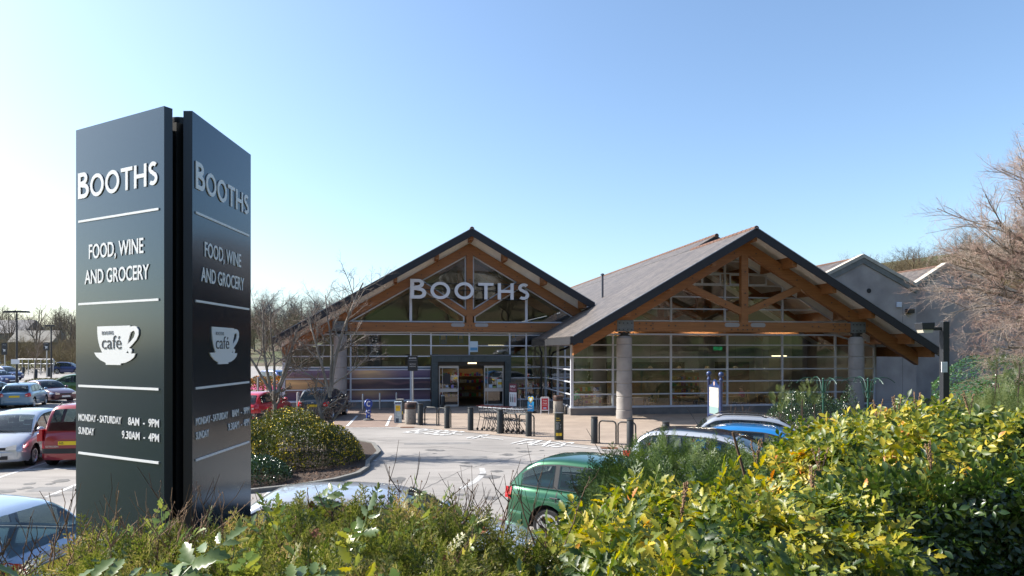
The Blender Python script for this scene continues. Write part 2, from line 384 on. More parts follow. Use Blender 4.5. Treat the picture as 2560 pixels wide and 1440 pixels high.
# curved arrow mark worn on the carriageway, sealed cracks
mb = MB()
arcp = [G(*p) for p in [(1150,1222),(1172,1212),(1190,1202),(1203,1190),(1208,1180),(1204,1170)]]
for a, b in zip(arcp[:-1], arcp[1:]): line(a, b, .16, .004, mb)
mb.build('worn_arrow', mat('worn paint', (.5,.5,.49), .8, n=(9,.4), c2=(.3,.29,.28))); struct(bpy.data.objects['worn_arrow'])
mb = MB(); rng = random.Random(3)
def crack(p, q, n=26, w=.035):
    pts = []
    for i in range(n+1):
        t = i/n; a = (1-t); pts.append((p[0]*a+q[0]*t+rng.uniform(-.04,.04), p[1]*a+q[1]*t+rng.uniform(-.05,.05)))
    for a, b in zip(pts[:-1], pts[1:]): line(a, b, w*rng.uniform(.5,1.4), .003, mb)
crack(G(920,1098), G(1300,1137)); crack(G(1165,1172), G(1330,1135)); crack(G(1300,1137), G(1420,1130), 14); crack(G(1000,1250), G(1165,1172), 14)
mb.build('road_cracks', mat('crack filler', (.12,.115,.11), .9)); struct(bpy.data.objects['road_cracks'])
# car park bay lines on the left
mb = MB(); U = (.9863,.165); W = (-.165,.9863)
def gp(o, a, b): return (o[0]+U[0]*a+W[0]*b, o[1]+U[1]*a+W[1]*b)
o0 = G(75,1260)
for k in range(-4, 3):
    line(gp(o0, k*2.5, 0), gp(o0, k*2.5, 4.8), .1, .004, mb)
line(gp(o0,-14,4.85), gp(o0,7.4,4.85), .1, .0045, mb)
for k in range(-4,3): line(gp(o0,k*2.5,4.9), gp(o0,k*2.5,9.6), .1, .004, mb)
for k in range(-5,4): line(gp(o0,k*2.5,17), gp(o0,k*2.5,26.5), .1, .004, mb)
line(gp(o0,-14,21.7), gp(o0,7.4,21.7), .1, .0045, mb)
mb.build('parking_lines', m_paint); struct(bpy.data.objects['parking_lines'])
# rust coloured drain covers
mb = MB()
for px, py in ((1018,1069),(1522,1121)):
    a = G(px,py); mb.add([(a[0]-.3,a[1]-.18,.018),(a[0]+.3,a[1]-.22,.018),(a[0]+.32,a[1]+.2,.018),(a[0]-.28,a[1]+.22,.018)], [(0,1,2,3)])
mb.build('drain_covers', mat('rust', (.16,.07,.035), .9, n=(14,.4))); struct(bpy.data.objects['drain_covers'])
# repair patches and oil spots worn into the tarmac
mb = MB()
for px, py, a, b in ((1090,1150,1.6,.7),(700,1300,1.2,1.4),(1010,1112,2.4,.5),(60,1230,1.5,.6)):
    c = G(px,py); mb.add([(c[0]+x,c[1]+y,.0022) for x, y in ((0,0),(a,.08*a),(a-.05,.08*a+b),(-.06,b))], [(0,1,2,3)])
mb.build('tarmac_patches', mat('newer tarmac', (.2,.195,.19), .9, n=(3,.25), bump=.3)); struct(bpy.data.objects['tarmac_patches'])
mb = MB(); rng = random.Random(12)
for px, py in ((1150,1160),(1230,1185),(1190,1240),(40,1225),(110,1205),(150,1240),(980,1200),(1060,1130),(1240,1140),(1330,1125),(90,1050),(20,1045)):
    c = G(px,py)
    for k in range(3):
        r_ = rng.uniform(.06,.26); ox, oy = rng.uniform(-.5,.5), rng.uniform(-.5,.5); mb.add([(c[0]+ox+r_*rng.uniform(.7,1.2)*math.cos(R(a)), c[1]+oy+r_*rng.uniform(.7,1.2)*math.sin(R(a)), .0052+k*.0004) for a in range(0,360,24)], [tuple(range(15))])
mb.build('oil_spots', mat('oil stained tarmac', (.15,.145,.14), .75, n=(8,.4))); struct(bpy.data.objects['oil_spots'])
# planted island with a kerb
ISL = [(-4.35,20.6),(-4.15,19.6),(-4.2,18.6),(-4.6,17.7),(-5.3,16.95),(-6.2,16.35),(-7.6,15.9),(-8.9,15.9),(-9.7,16.6),(-10.2,18),(-10.4,22),(-10.2,25.3),(-9,26.4),(-6.5,26.2),(-5,24.6),(-4.4,22.6)]
m_soil = mat('bark mulch', (.075,.045,.03), .95, n=(28,.7), c2=(.02,.014,.01), bump=1.0, detail=8)
slab('planting_bed', ISL, .07, m_soil, .07)
ribbon(ISL, .13, .0, .1, m_conc, 'kerb', closed=True)

# ================================================================== THE STORE (one building, two timber gables)
TH = math.atan2(.165, .9863)
PL = (-2.35, 40.1)
m_slate = None
def slate():
    m = bpy.data.materials.new('roof slate'); m.use_nodes = True; MATS['roof slate'] = m
    t = m.node_tree; N = t.nodes; b = N['Principled BSDF']; b.inputs['Roughness'].default_value = .55
    uv = N.new('ShaderNodeUVMap'); br = N.new('ShaderNodeTexBrick'); br.inputs['Scale'].default_value = 1
    br.inputs['Brick Width'].default_value = .3; br.inputs['Row Height'].default_value = .22; br.inputs['Mortar Size'].default_value = .012
    br.inputs['Color1'].default_value = (.078,.068,.063,1); br.inputs['Color2'].default_value = (.138,.121,.112,1); br.inputs['Mortar'].default_value = (.05,.045,.045,1)
    t.links.new(uv.outputs[0], br.inputs['Vector'])
    nz = N.new('ShaderNodeTexNoise'); nz.inputs['Scale'].default_value = .35; nz.inputs['Detail'].default_value = 8; nz.inputs['Roughness'].default_value = .65
    ms = N.new('ShaderNodeMapping'); ms.inputs['Scale'].default_value = (3.2,.35,1); t.links.new(uv.outputs[0], ms.inputs[0]); t.links.new(ms.outputs[0], nz.inputs['Vector'])
    rp = N.new('ShaderNodeValToRGB'); rp.color_ramp.elements[0].position = .35; rp.color_ramp.elements[0].color = (.68,.65,.65,1); rp.color_ramp.elements[1].position = .68; rp.color_ramp.elements[1].color = (1.45,1.4,1.25,1)
    t.links.new(nz.outputs['Fac'], rp.inputs[0])
    mx = N.new('ShaderNodeMix'); mx.data_type = 'RGBA'; mx.blend_type = 'MULTIPLY'; mx.inputs[0].default_value = 1
    t.links.new(br.outputs['Color'], mx.inputs[6]); t.links.new(rp.outputs[0], mx.inputs[7]); t.links.new(mx.outputs[2], b.inputs['Base Color'])
    bp = N.new('ShaderNodeBump'); bp.inputs['Strength'].default_value = .5; bp.inputs['Distance'].default_value = .02
    t.links.new(br.outputs['Fac'], bp.inputs['Height']); bp.invert = True; t.links.new(bp.outputs[0], b.inputs['Normal'])
    return m
m_slate = slate()
m_ridge = mat('terracotta ridge', (.15,.075,.05), .8, n=(5,.35))
m_fascia = mat('black stained board', (.016,.018,.024), .6, n=(7,.3), stretch=(1,1,6))
m_soffit = mat('white soffit', (.8,.78,.75), .7, n=(3,.08))
m_wood = mat('orange glulam', (.3,.122,.038), .5, n=(3,.28), stretch=(.4,1,7), bump=.05, detail=6)
m_alu = mat('white aluminium', (.55,.57,.62), .4, metal=.0)
m_steel = mat('grey steel plate', (.16,.18,.2), .45, metal=.4, n=(8,.2))
m_bolt = mat('bolt', (.03,.03,.035), .5)
m_col = mat('cast concrete', (.34,.315,.295), .75, n=(2.2,.16), bump=.1, detail=7)
m_dark = mat('dark joint', (.02,.02,.022), .8)
m_glass = glass_mat('window glass', tint=(.84,.87,.84), base=.035, boost=1.9)
m_plinth = mat('plinth stone', (.2,.185,.175), .8, n=(2.5,.25), bump=.15)
m_slatewall = mat('green slate cladding', (.055,.075,.08), .55, n=(2.5,.3), bump=.1)
m_render = mat('grey purple render', (.42,.37,.345), .9, n=(.6,.35), c2=(.27,.235,.225), bump=.2, detail=9)
m_coping = mat('sandstone coping', (.5,.45,.38), .85, n=(3,.22), bump=.2)
m_inwall = mat('interior wall', (.27,.26,.23), .9, n=(.5,.1))
m_infloor = mat('interior floor', (.13,.075,.04), .5, n=(4,.2))
m_black = mat('satin black', (.012,.013,.015), .4)
store = thing('supermarket', 'long slate roofed supermarket with two orange timber gables and glass walls', 'supermarket', (PL[0],PL[1],0), TH)
RU, RV = 13.37, -8.29                     # right gable apex in building coordinates
def zL(u): return 10.6 - .575*abs(u)
def zR(u): return 9.56 - .578*abs(u-RU)
def roof_sheet(name, us, v0, v1, zf, th=.09, dv=0):
    """sloping slates between u=us[0] (low) and us[1] (high), with a uv map in metres"""
    (ua, ub) = us; za, zb = zf(ua)+dv, zf(ub)+dv; L = math.hypot(ub-ua, zb-za)
    mb = MB(); n = 1
    V = [(ua,v0,za),(ub,v0,zb),(ub,v1,zb),(ua,v1,za)]
    mb.add(V + [(x,y,z-th) for x,y,z in V], [(0,1,2,3) if ub > ua else (3,2,1,0), (7,6,5,4) if ub > ua else (4,5,6,7), (0,4,5,1),(1,5,6,2),(2,6,7,3),(3,7,4,0)])
    o = mb.build(name, m_slate, store); uv = o.data.uv_layers.new(name='UVMap'); me = o.data
    for p in me.polygons:
        for li in p.loop_indices:
            c = me.vertices[me.loops[li].vertex_index].co; uv.data[li].uv = (c.y, abs(c.x-ua)/abs(ub-ua)*L)
    return o
# left gable roof
roof_sheet('roof_slope', (-11.22,0), 0, 34, zL); roof_sheet('roof_slope', (7.46,0), 0, 34, zL)
# right gable roof: low strip in front of the valley, main strips, right side
roof_sheet('roof_slope', (RU-9.43,7.44), RV, 1.5, zR)
roof_sheet('roof_slope', (7.44,RU), RV, 40, zR)
roof_sheet('roof_slope', (RU+10.42,RU), RV, 1.5, zR)
BK = 1.5; zB = lambda u: 9.56+.578*BK+.03 - .578*abs(u-RU-BK)
roof_sheet('roof_slope', (RU-.02,RU+BK), RV+7.4, 40, zB); roof_sheet('roof_slope', (RU+9.5,RU+BK), RV+7.4, 40, zB)
def ridge(u, z, v0, v1):
    mb = MB(); v = v0
    while v < v1:
        mb.lathe([(.13,0),(.14,.02),(.125,.03),(.125,.43)], 10, None, Matrix.Translation((u,v,z)) @ Matrix.Rotation(R(-90),4,'X'))
        v += .45
    return mb.build('ridge_tiles', m_ridge, store, smooth=True)
ridge(0, 10.56, -.06, 30); ridge(RU, 9.52, RV-.06, RV+7.4); ridge(RU+BK, zB(RU+BK)-.04, RV+7.3, 39)
def board(name, ua, ub, zf, v0, v1, top, bot, m, parent=store, sub=None):
    """plank under a sloping line from ua to ub, plumb cut ends"""
    mb = MB(); mb.prism([(ua,zf(ua)-top),(ub,zf(ub)-top),(ub,zf(ub)-bot),(ua,zf(ua)-bot)], 'y', v0, v1); return mb.build(name, m, parent)
for ua, ub, zf, v, t in ((-11.22,0,zL,0,.0),(7.46,0,zL,0,.0),(RU-9.43,RU,zR,RV,0),(RU+10.42,RU,zR,RV,0)):
    board('fascia', ua, ub, zf, v-.06, v+.0, .03, .47, m_fascia)
    board('verge_strip', ua, ub, zf, v-.075, v-.0, -.015, .028, mat('lead edge', (.2,.22,.25), .5))
board('fascia', RU-.1, RU+BK, zB, RV+7.33, RV+7.39, .03, .4, m_fascia); board('fascia', RU+6, RU+BK, zB, RV+7.33, RV+7.39, .03, .4, m_fascia)
# soffits: white boards under the overhang and on inside the hall
for ua, ub, zf, v0, v1 in ((-11.1,0,zL,.01,5),(7.4,0,zL,.01,5),(RU-9.35,RU,zR,RV+.01,RV+10),(RU+10.3,RU,zR,RV+.01,RV+10)):
    board('soffit', ua, ub, zf, v0, v1, .095, .17, m_soffit)
for ua, ub, zf, v0, v1 in ((-11.1,0,zL,5.01,33.9),(6.9,0,zL,5.01,33.9),(RU-5.9,RU,zR,RV+10.01,39.9),(RU+9.4,RU,zR,RV+10.01,39.9)):
    board('inner_lining', ua, ub, zf, v0, v1, .095, .17, m_inwall)
# gutters and a downpipe
mb = MB(); ug = RU-9.43
mb.tube([(ug-.06,RV+.0,zR(ug)-.12),(ug-.06,1.2,zR(ug)-.12)], .075, 8)
mb.build('gutter', m_black, store, True)
mb = MB(); mb.box(ug-.14,ug+.5,RV-.061,RV+.01,zR(ug)-.34,zR(ug)-.02); mb.box(ug-.15,ug-.02,RV+.011,1.2,zR(ug)-.42,zR(ug)-.1); mb.build('eaves_board', m_fascia, store)
mb = MB(); mb.tube([(ug-.06,-.8,3.75),(ug-.05,-.8,3.6),(ug+.45,1.0,3.3),(ug+.5,1.3,3.1),(ug+.5,1.3,.05)], .06, 8); mb.build('downpipe', m_black, store, True)
mb = MB(); mb.tube([(RU+10.5,RV,zR(RU+10.42)-.12),(RU+10.5,7,zR(RU+10.42)-.12)], .07, 8); mb.build('gutter', m_black, store, True)
# ---- trusses
def bolt_parts(pts, v, parent, name='bolt_head'):
    src = None
    for u, z in pts:
        if src is None:
            mb = MB(); bolts(mb, [(0,0)], 0); src = mb.build(name, m_bolt, parent); src.location = (u,v,z)
        else:
            c = src.copy(); COL.objects.link(c); c.parent = parent; c.location = (u,v,z)
def bolts(mb, pts, v):
    for u, z in pts: mb.add([(u+.035*math.cos(R(a)), v-.02, z+.035*math.sin(R(a))) for a in range(0,360,60)] + [(u+.035*math.cos(R(a)), v+.01, z+.035*math.sin(R(a))) for a in range(0,360,60)],
        [tuple(range(5,-1,-1))] + [(i,(i+1)%6,(i+1)%6+6,i+6) for i in range(6)], None)
def truss(u0, zf, v, left, right, tb, tt, half, kp, name='timber_truss', bolted=True, ct_=.46, cb_=1.12):
    T = MB(); T.prism([(u0-.19,tt-.02),(u0+.19,tt-.02),(u0+.19,zf(u0)-ct_-.15),(u0-.19,zf(u0)-ct_-.15)], 'y', v-.13, v+.13)
    king = T.build('king_post', m_wood, store)
    w = .15
    for s, tail in ((-1,left),(1,right)):
        board('top_chord', u0+s*tail, u0, zf, v-.15-.003*(s>0), v+.15, ct_, cb_, m_wood)
        # diagonal strut from the foot of the king post up to the chord
        a = (u0+s*.15, tb+.95+.1); b = (u0+s*kp, zf(u0+kp)-cb_+.04)
        dx, dz = b[0]-a[0], b[1]-a[1]; l = math.hypot(dx,dz); nx, nz = -dz/l*.17, dx/l*.17
        m = MB(); m.prism([(a[0]-nx,a[1]-nz),(b[0]-nx,b[1]-nz),(b[0]+nx,b[1]+nz),(a[0]+nx,a[1]+nz)], 'y', v-.115, v+.115); m.build('strut', m_wood, store)
    m = MB(); m.box(u0-half, u0+half, v-.14, v+.14, tb, tt); beam = m.build('tie_beam', m_wood, store, bevel=.012)
    if not bolted: return
    m = MB(); P = []
    for s in (-1,1):
        P += [(u0+s*d, tb+.3) for d in (2.2,3.8,5.1,half-1.9)]
        P += [(u0+s*d, zf(u0+d)-(ct_+cb_)/2+k) for d in (.6,1.9,2.9,4.9,5.9,7.0) for k in ((0,) if d not in (5.9,) else (.12,-.12))]
        P += [(u0+s*d, tb+k) for d in (.12,.4,.75) for k in (.12,)] + [(u0+s*.1, tb+.34)]
        P += [(u0+s*(kp*.35), tb+1.05+(zf(u0+kp)-1.1-tb-1.05)*.3)]
        P += [(u0+s*d, tb+k) for d in (half-.35,half-.7,half-1.05) for k in (.14,.4)]
    P += [(u0, tt+.9), (u0, tt+1.5), (u0, tt+2.6)]
    bolt_parts(P, v-.155, store)
    for s in (-1,1):
        m = MB(); c = (u0+s*.72, tt-.14); pl = [(c[0]+.3*k+.11*math.cos(R(a)), c[1]+.11*math.sin(R(a))) for k, rr in ((1,range(-90,91,30)),(-1,range(90,271,30))) for a in rr]
        m.prism(pl, 'y', v-.16, v-.14); m.build('tie_plate', mat('galvanised plate', (.3,.3,.32), .4, metal=.5), store)
VT_L, VG_L = 1.38, 1.56; VT_R, VG_R = RV+1.245, RV+3.34
truss(0, zL, VT_L, 10.9, 7.2, 4.57, 5.1, 7.45, 3.15, ct_=.70, cb_=1.29)
for ua, ub in ((-11.0,0),(7.3,0)): board('white_gable_board', ua, ub, zL, VT_L-.07, VT_L-.02, .172, .72, m_soffit)
for ua, ub in ((RU-8.6,RU),(RU+9.1,RU)): board('white_gable_board', ua, ub, zR, VG_R-.075, VG_R+.07, .172, .62, m_soffit)
truss(RU, zR, VT_R, 9.1, 10.05, 4.37, 4.87, 6.05, 3.1)
truss(RU, zR, VG_R+3.2, 8.2, 8.9, 4.4, 4.9, 6.4, 3.1, bolted=False)
truss(0, zL, VG_L+6.2, 10.4, 6.9, 4.6, 5.1, 7.5, 3.1, bolted=False)
truss(RU, zR, VG_R+9.2, 5.5, 8.9, 4.4, 4.9, 5.4, 3.1, bolted=False)
# purlins: stub ends carried out to the verge
def purlin(u, zf, v0, v1, end=.0):
    m = MB(); z = zf(u); d = .22
    s = -1 if zf(u+.1) > z else 1
    zt = lambda x: zf(x)-.172
    m.prism([(u-.11,zt(u-.11)),(u+.11,zt(u+.11)),(u+.11,z-.66),(u-.11,z-.66)], 'y', v0, v1); return m.build('purlin', m_wood, store)
for k in (-10.2,-9.1,-6.87,-4.44,-2.03,0,2.03,4.44,6.87): purlin(k, zL, .12, 6)
for k in (-9.0,-6.6,-4.4,-2.18,0,2.18,4.4,6.6,8.9,10.1): purlin(RU+k, zR, RV+.12, RV+8)
# ---- columns with joint rings, caps and steel plates
def column(u, v, ztop, plate):
    m = MB(); prof = []; z = .0
    prof.append((.41,0)); prof.append((.41,.42)); prof.append((.385,.44))
    z = .44
    while z < ztop-.3:
        prof += [(.365,z+.0),(.39,z+.025),(.39,min(z+.62,ztop-.1)),(.365,min(z+.645,ztop-.08))]; z += .66
    prof += [(.3,ztop)]
    c = m.lathe(prof, 28, m_col, Matrix.Translation((u,v,0))); c = m.build('column', m_col, store, True, angle=30)
    m = MB(); m.lathe([(.27,0),(.27,.06),(.2,.07),(.2,.12),(.3,.13),(.3,.2)], 20, None, Matrix.Translation((u,v,ztop))); m.build('column_cap', m_black, c, True)
    m = MB(); m.box(u-.43,u+.43,v-.19,v+.19,plate[0],plate[1]); p = m.build('steel_shoe', m_steel, c, bevel=.01)
    bolt_parts([(u+a, plate[0]+b) for a in (-.32,-.11,.11,.32) for b in (.1,.42)], v-.2, c, 'shoe_bolt')
for s in (-1,1):
    column(RU+s*6.45, VT_R, 4.14, (4.36,4.93)); 
column(-7.63, VT_L-.1, 4.38, (4.56,5.14)); column(7.0, VT_L, 4.2, (4.56,5.14))
# ---- glazing
GR = [.43+.656*k for k in range(20)]
def window_bay(u0, u1, v, z0, z1, topf=None, name='window', last=False, right_post=False, step=True, sill=True, grid=GR, fw=.045, glassmat=None):
    """aluminium bay with transoms and one glass child; topf(u) clips it under the roof line"""
    tf = (lambda u: min(z1, topf(u))) if topf else (lambda u: z1)
    m = MB()
    def post(u, w): m.prism([(u-w,z0),(u+w,z0),(u+w,max(z0+.01,tf(u+w))),(u-w,max(z0+.01,tf(u-w)))], 'y', v-.06, v+.06)
    if tf(u0) > z0+.05: post(u0, fw)
    if last and tf(u1) > z0+.05: post(u1, fw)
    for z in grid:
        if z < z0-.01 or z > z1+.01: continue
        a, b = u0+fw, u1-(fw if last else fw)
        if topf:
            xs = np.linspace(a, b, 60); ok = [x for x in xs if topf(x) > z]
            if not ok: continue
            a, b = ok[0], ok[-1]
        m.box(a, b, v-.052, v+.05, z-.032, z+.032)
    if topf:
        xs = [u0, u1] + ([RU] if u0 < RU < u1 else []) + ([0] if u0 < 0 < u1 else []); xs = sorted(xs)
        for a, b in zip(xs[:-1], xs[1:]):
            if tf(a) > z0 or tf(b) > z0:
                m.prism([(a,max(z0,tf(a)-.09)),(b,max(z0,tf(b)-.09)),(b,max(z0,tf(b))),(a,max(z0,tf(a)))], 'y', v-.045, v+.045)
    w = m.build(name, m_alu, store)
    xs = sorted([u0, u1] + ([RU] if u0 < RU < u1 else []) + ([0] if u0 < 0 < u1 else []))
    # clip where the roof line falls below the sill
    poly = [(u0,z0),(u1,z0)] + [(x,max(z0,tf(x))) for x in xs[::-1]]
    if topf and tf(u0) < z0:
        x = np.linspace(u0,u1,200); x0 = [q for q in x if topf(q) > z0][0]; poly = [(x0,z0),(u1,z0)]+[(q,max(z0,tf(q))) for q in xs[::-1] if q > x0]
    if topf and tf(u1) < z0:
        x = np.linspace(u0,u1,200); x1 = [q for q in x if topf(q) > z0][-1]; poly = [(u0,z0),(x1,z0)]+[(q,max(z0,tf(q))) for q in xs[::-1] if q < x1]
    g = MB(); g.add([(a,v,b) for a, b in poly], [tuple(range(len(poly)))]); g.build('glass', glassmat or m_glass, w)
    return w
ct = lambda zf, d=1.16: (lambda u: zf(u)-d)
# right hall, lower glazing (to roof line at the ends) and the glazed gable above
RB = [RU-8.61,RU-6.37,RU-3.11,RU+.147,RU+3.42,RU+6.67,RU+9.1]
for i, (a, b) in enumerate(zip(RB[:-1], RB[1:])):
    window_bay(a, b, VG_R, .43, 4.33, topf=lambda u: zR(u)-.64, last=(i == 5))
GB = [RU-7.6,RU-6.37,RU-3.11,RU,RU+3.42,RU+6.67,RU+7.6]
for a, b in zip(GB[:-1], GB[1:]):
    window_bay(a, b, VG_R-.01, 4.42, 9.4, topf=lambda u: zR(u)-.64, grid=[4.36+.656*k for k in range(1,9)])
# small opening lights in the gable
m = MB()
for c in (RU-1.35, RU+1.35):
    for a, b, z0, z1 in ((c-1.1,c+1.1,7.0,7.08),(c-1.1,c+1.1,7.52,7.6),(c-1.1,c-1.02,7.08,7.52),(c+1.02,c+1.1,7.08,7.52),(c-.06,c+.06,7.08,7.52)): m.box(a,b,VG_R-.09,VG_R-.065,z0,z1)
m.build('opening_light', m_alu, store)
# corner return between the two halls
m = MB(); uc = RB[0]
for z in GR[:6]: m.box(uc-.045,uc+.045,VG_R+.1,VG_L-.05,z-.03,z+.03)
for v in (VG_R+.06,VG_R+3.2,VG_L-.06): m.box(uc-.055,uc+.055,v-.06,v+.06,.43,4.0)
m.box(uc-.08,uc+.07,VG_R-.07,VG_R+.07,.43,4.1)
wr = m.build('window', m_alu, store); g = MB(); g.add([(uc,VG_R+.1,.43),(uc,VG_L-.05,.43),(uc,VG_L-.05,4.0),(uc,VG_R+.1,4.0)], [(0,1,2,3)]); g.build('glass', m_glass, wr)
# left hall
LBs = [-10.8,-7.05,-3.53,-2.32]
for a, b in zip(LBs[:-1], LBs[1:]): window_bay(a, b, VG_L, 2.43, 4.55, topf=lambda u: zL(u)-.2, grid=[z+.02 for z in GR])
window_bay(-2.32, 0.0, VG_L, 3.16, 4.55, topf=lambda u: zL(u)-.2); window_bay(0.0, 2.5, VG_L, 3.16, 4.55, topf=lambda u: zL(u)-.2)
for a, b in ((2.5,3.53),(3.53,5.0)): window_bay(a, b, VG_L, .43, 4.55, topf=lambda u: zL(u)-.2, last=(b == 5.0))
# gable panes set between the timbers, each with its white frame
def pane(poly, v):
    n = len(poly); cx = sum(p[0] for p in poly)/n; cz = sum(p[1] for p in poly)/n; m = MB()
    def inset(p, w):
        out = []
        for i in range(n):
            a, b, c = p[i-1], p[i], p[(i+1)%n]
            def nrm(p, q): d = (q[0]-p[0], q[1]-p[1]); l = math.hypot(*d); return (-d[1]/l, d[0]/l)
            n1, n2 = nrm(a,b), nrm(b,c); k = 1+n1[0]*n2[0]+n1[1]*n2[1]; out.append((b[0]+w*(n1[0]+n2[0])/k, b[1]+w*(n1[1]+n2[1])/k))
        return out
    A = sum(poly[i][0]*poly[(i+1)%n][1]-poly[(i+1)%n][0]*poly[i][1] for i in range(n))
    if A < 0: poly = poly[::-1]
    q = inset(poly, .075)
    for i in range(n):
        j = (i+1)%n; m.prism([poly[i],poly[j],q[j],q[i]], 'y', v-.05, v+.04)
    w = m.build('window', m_alu, store); g = MB(); g.add([(a,v,b) for a, b in q], [tuple(range(n))]); g.build('glass', m_glass, w); return w
chL = lambda u: zL(u)-1.29
for s in (-1,1):
    vv = VG_L-.05
    sl = (zL(3.15)-1.25-5.62)/(3.15-.15)        # strut centre line slope
    st = lambda u: 5.62+sl*(u-.15)
    e = .19/math.cos(math.atan(sl))
    ux = (10.6-1.29-5.62-e+.15*sl)/(sl+.575)
    P1 = [(s*.21,st(.21)+e),(s*ux,chL(ux)),(s*.21,chL(.21))]
    pane(P1, vv)
    u2 = (10.6-1.29-5.62+e+.15*sl)/(sl+.575)
    um = 3.53
    P2 = [(s*.21,5.12),(s*um,5.12),(s*um,min(chL(um),st(um)-e)),(s*u2,st(u2)-e),(s*.21,st(.21)-e)] if u2 < um else [(s*.21,5.12),(s*um,5.12),(s*um,st(um)-e),(s*.21,st(.21)-e)]
    if u2 < um: P2 = [(s*.3,5.12),(s*um,5.12),(s*um,chL(um)),(s*u2,chL(u2)),(s*.3,st(.3)-e)]
    pane(P2, vv)
    pane([(s*um,5.12),(s*7.2,5.12),(s*um,chL(um))], vv)
# plinths
m = MB(); m.box(-10.9,-2.33,VG_L-.16,VG_L+.2,0,.37); m.box(2.5,uc,VG_L-.16,VG_L+.2,0,.37); m.box(uc-.12,RB[-1]+.08,VG_R-.16,VG_R+.2,0,.37); m.box(uc-.13,uc+.2,VG_R+.2,VG_L-.16,0,.368)
m.build('plinth', m_plinth, store)
m = MB(); m.box(-10.92,-2.33,VG_L-.2,VG_L+.1,.37,.42); m.box(2.5,uc-.14,VG_L-.2,VG_L+.1,.37,.42); m.box(uc-.14,RB[-1]+.08,VG_R-.2,VG_R+.1,.37,.42); m.build('sill', m_alu, store)
# walls closing the halls
m = MB()
m.prism([(VG_L+.05,0),(33,0),(33,3.7),(VG_L+.05,3.7)], 'x', -10.9, -10.75)
m.box(-10.7,RU+9.5,33.0,33.2,0,3.8); m.prism([(-10.7,3.8),(7.4,3.8),(7.4,5.8),(0,10.2),(-10.7,3.9)], 'y', 33.0, 33.2); m.prism([(7.4,3.8),(RU+9.5,3.8),(RU+9.5,3.9),(RU,9.2),(7.4,5.7)], 'y', 33.01, 33.21)
m.prism([(VG_R+.05,0),(33,0),(33,3.9),(VG_R+.05,3.9)], 'x', RU+9.15, RU+9.3)
m.build('wall', m_render, store)
# inner partitions: back walls behind each hall's front zone
m = MB(); m.prism([(-10.7,0),(4.6,0),(4.6,6.4),(0,9.9),(-10.7,3.6)], 'y', 15, 15.15); m.prism([(4.9,0),(RU+9.1,0),(RU+9.1,3.9),(RU,9.1),(6.2,5.0),(4.9,4.2)], 'y', 6.5, 6.65); m.build('inner_wall', m_inwall, store)
m = MB(); m.box(-10.7,4.7,VG_L+.25,15,.02,.05); m.box(4.95,RU+9.1,VG_R+.25,6.5,.021,.051); m.build('inner_floor', m_infloor, store)
m = MB()
for k, (a, b) in enumerate(((6.2,9.0),(10.2,16.0),(17.5,21))): m.box(a,b,6.35,6.49,.0,2.6)
m.build('servery_panels', mat('dark panel', (.09,.045,.02), .4, n=(1.2,.8)), store)
m = MB()
for a in (RU-4.6,RU+1.2,RU+5.6): m.box(a,a+.75,0.2,.9,0,4.3)
m.build('inner_pier', m_inwall, store)
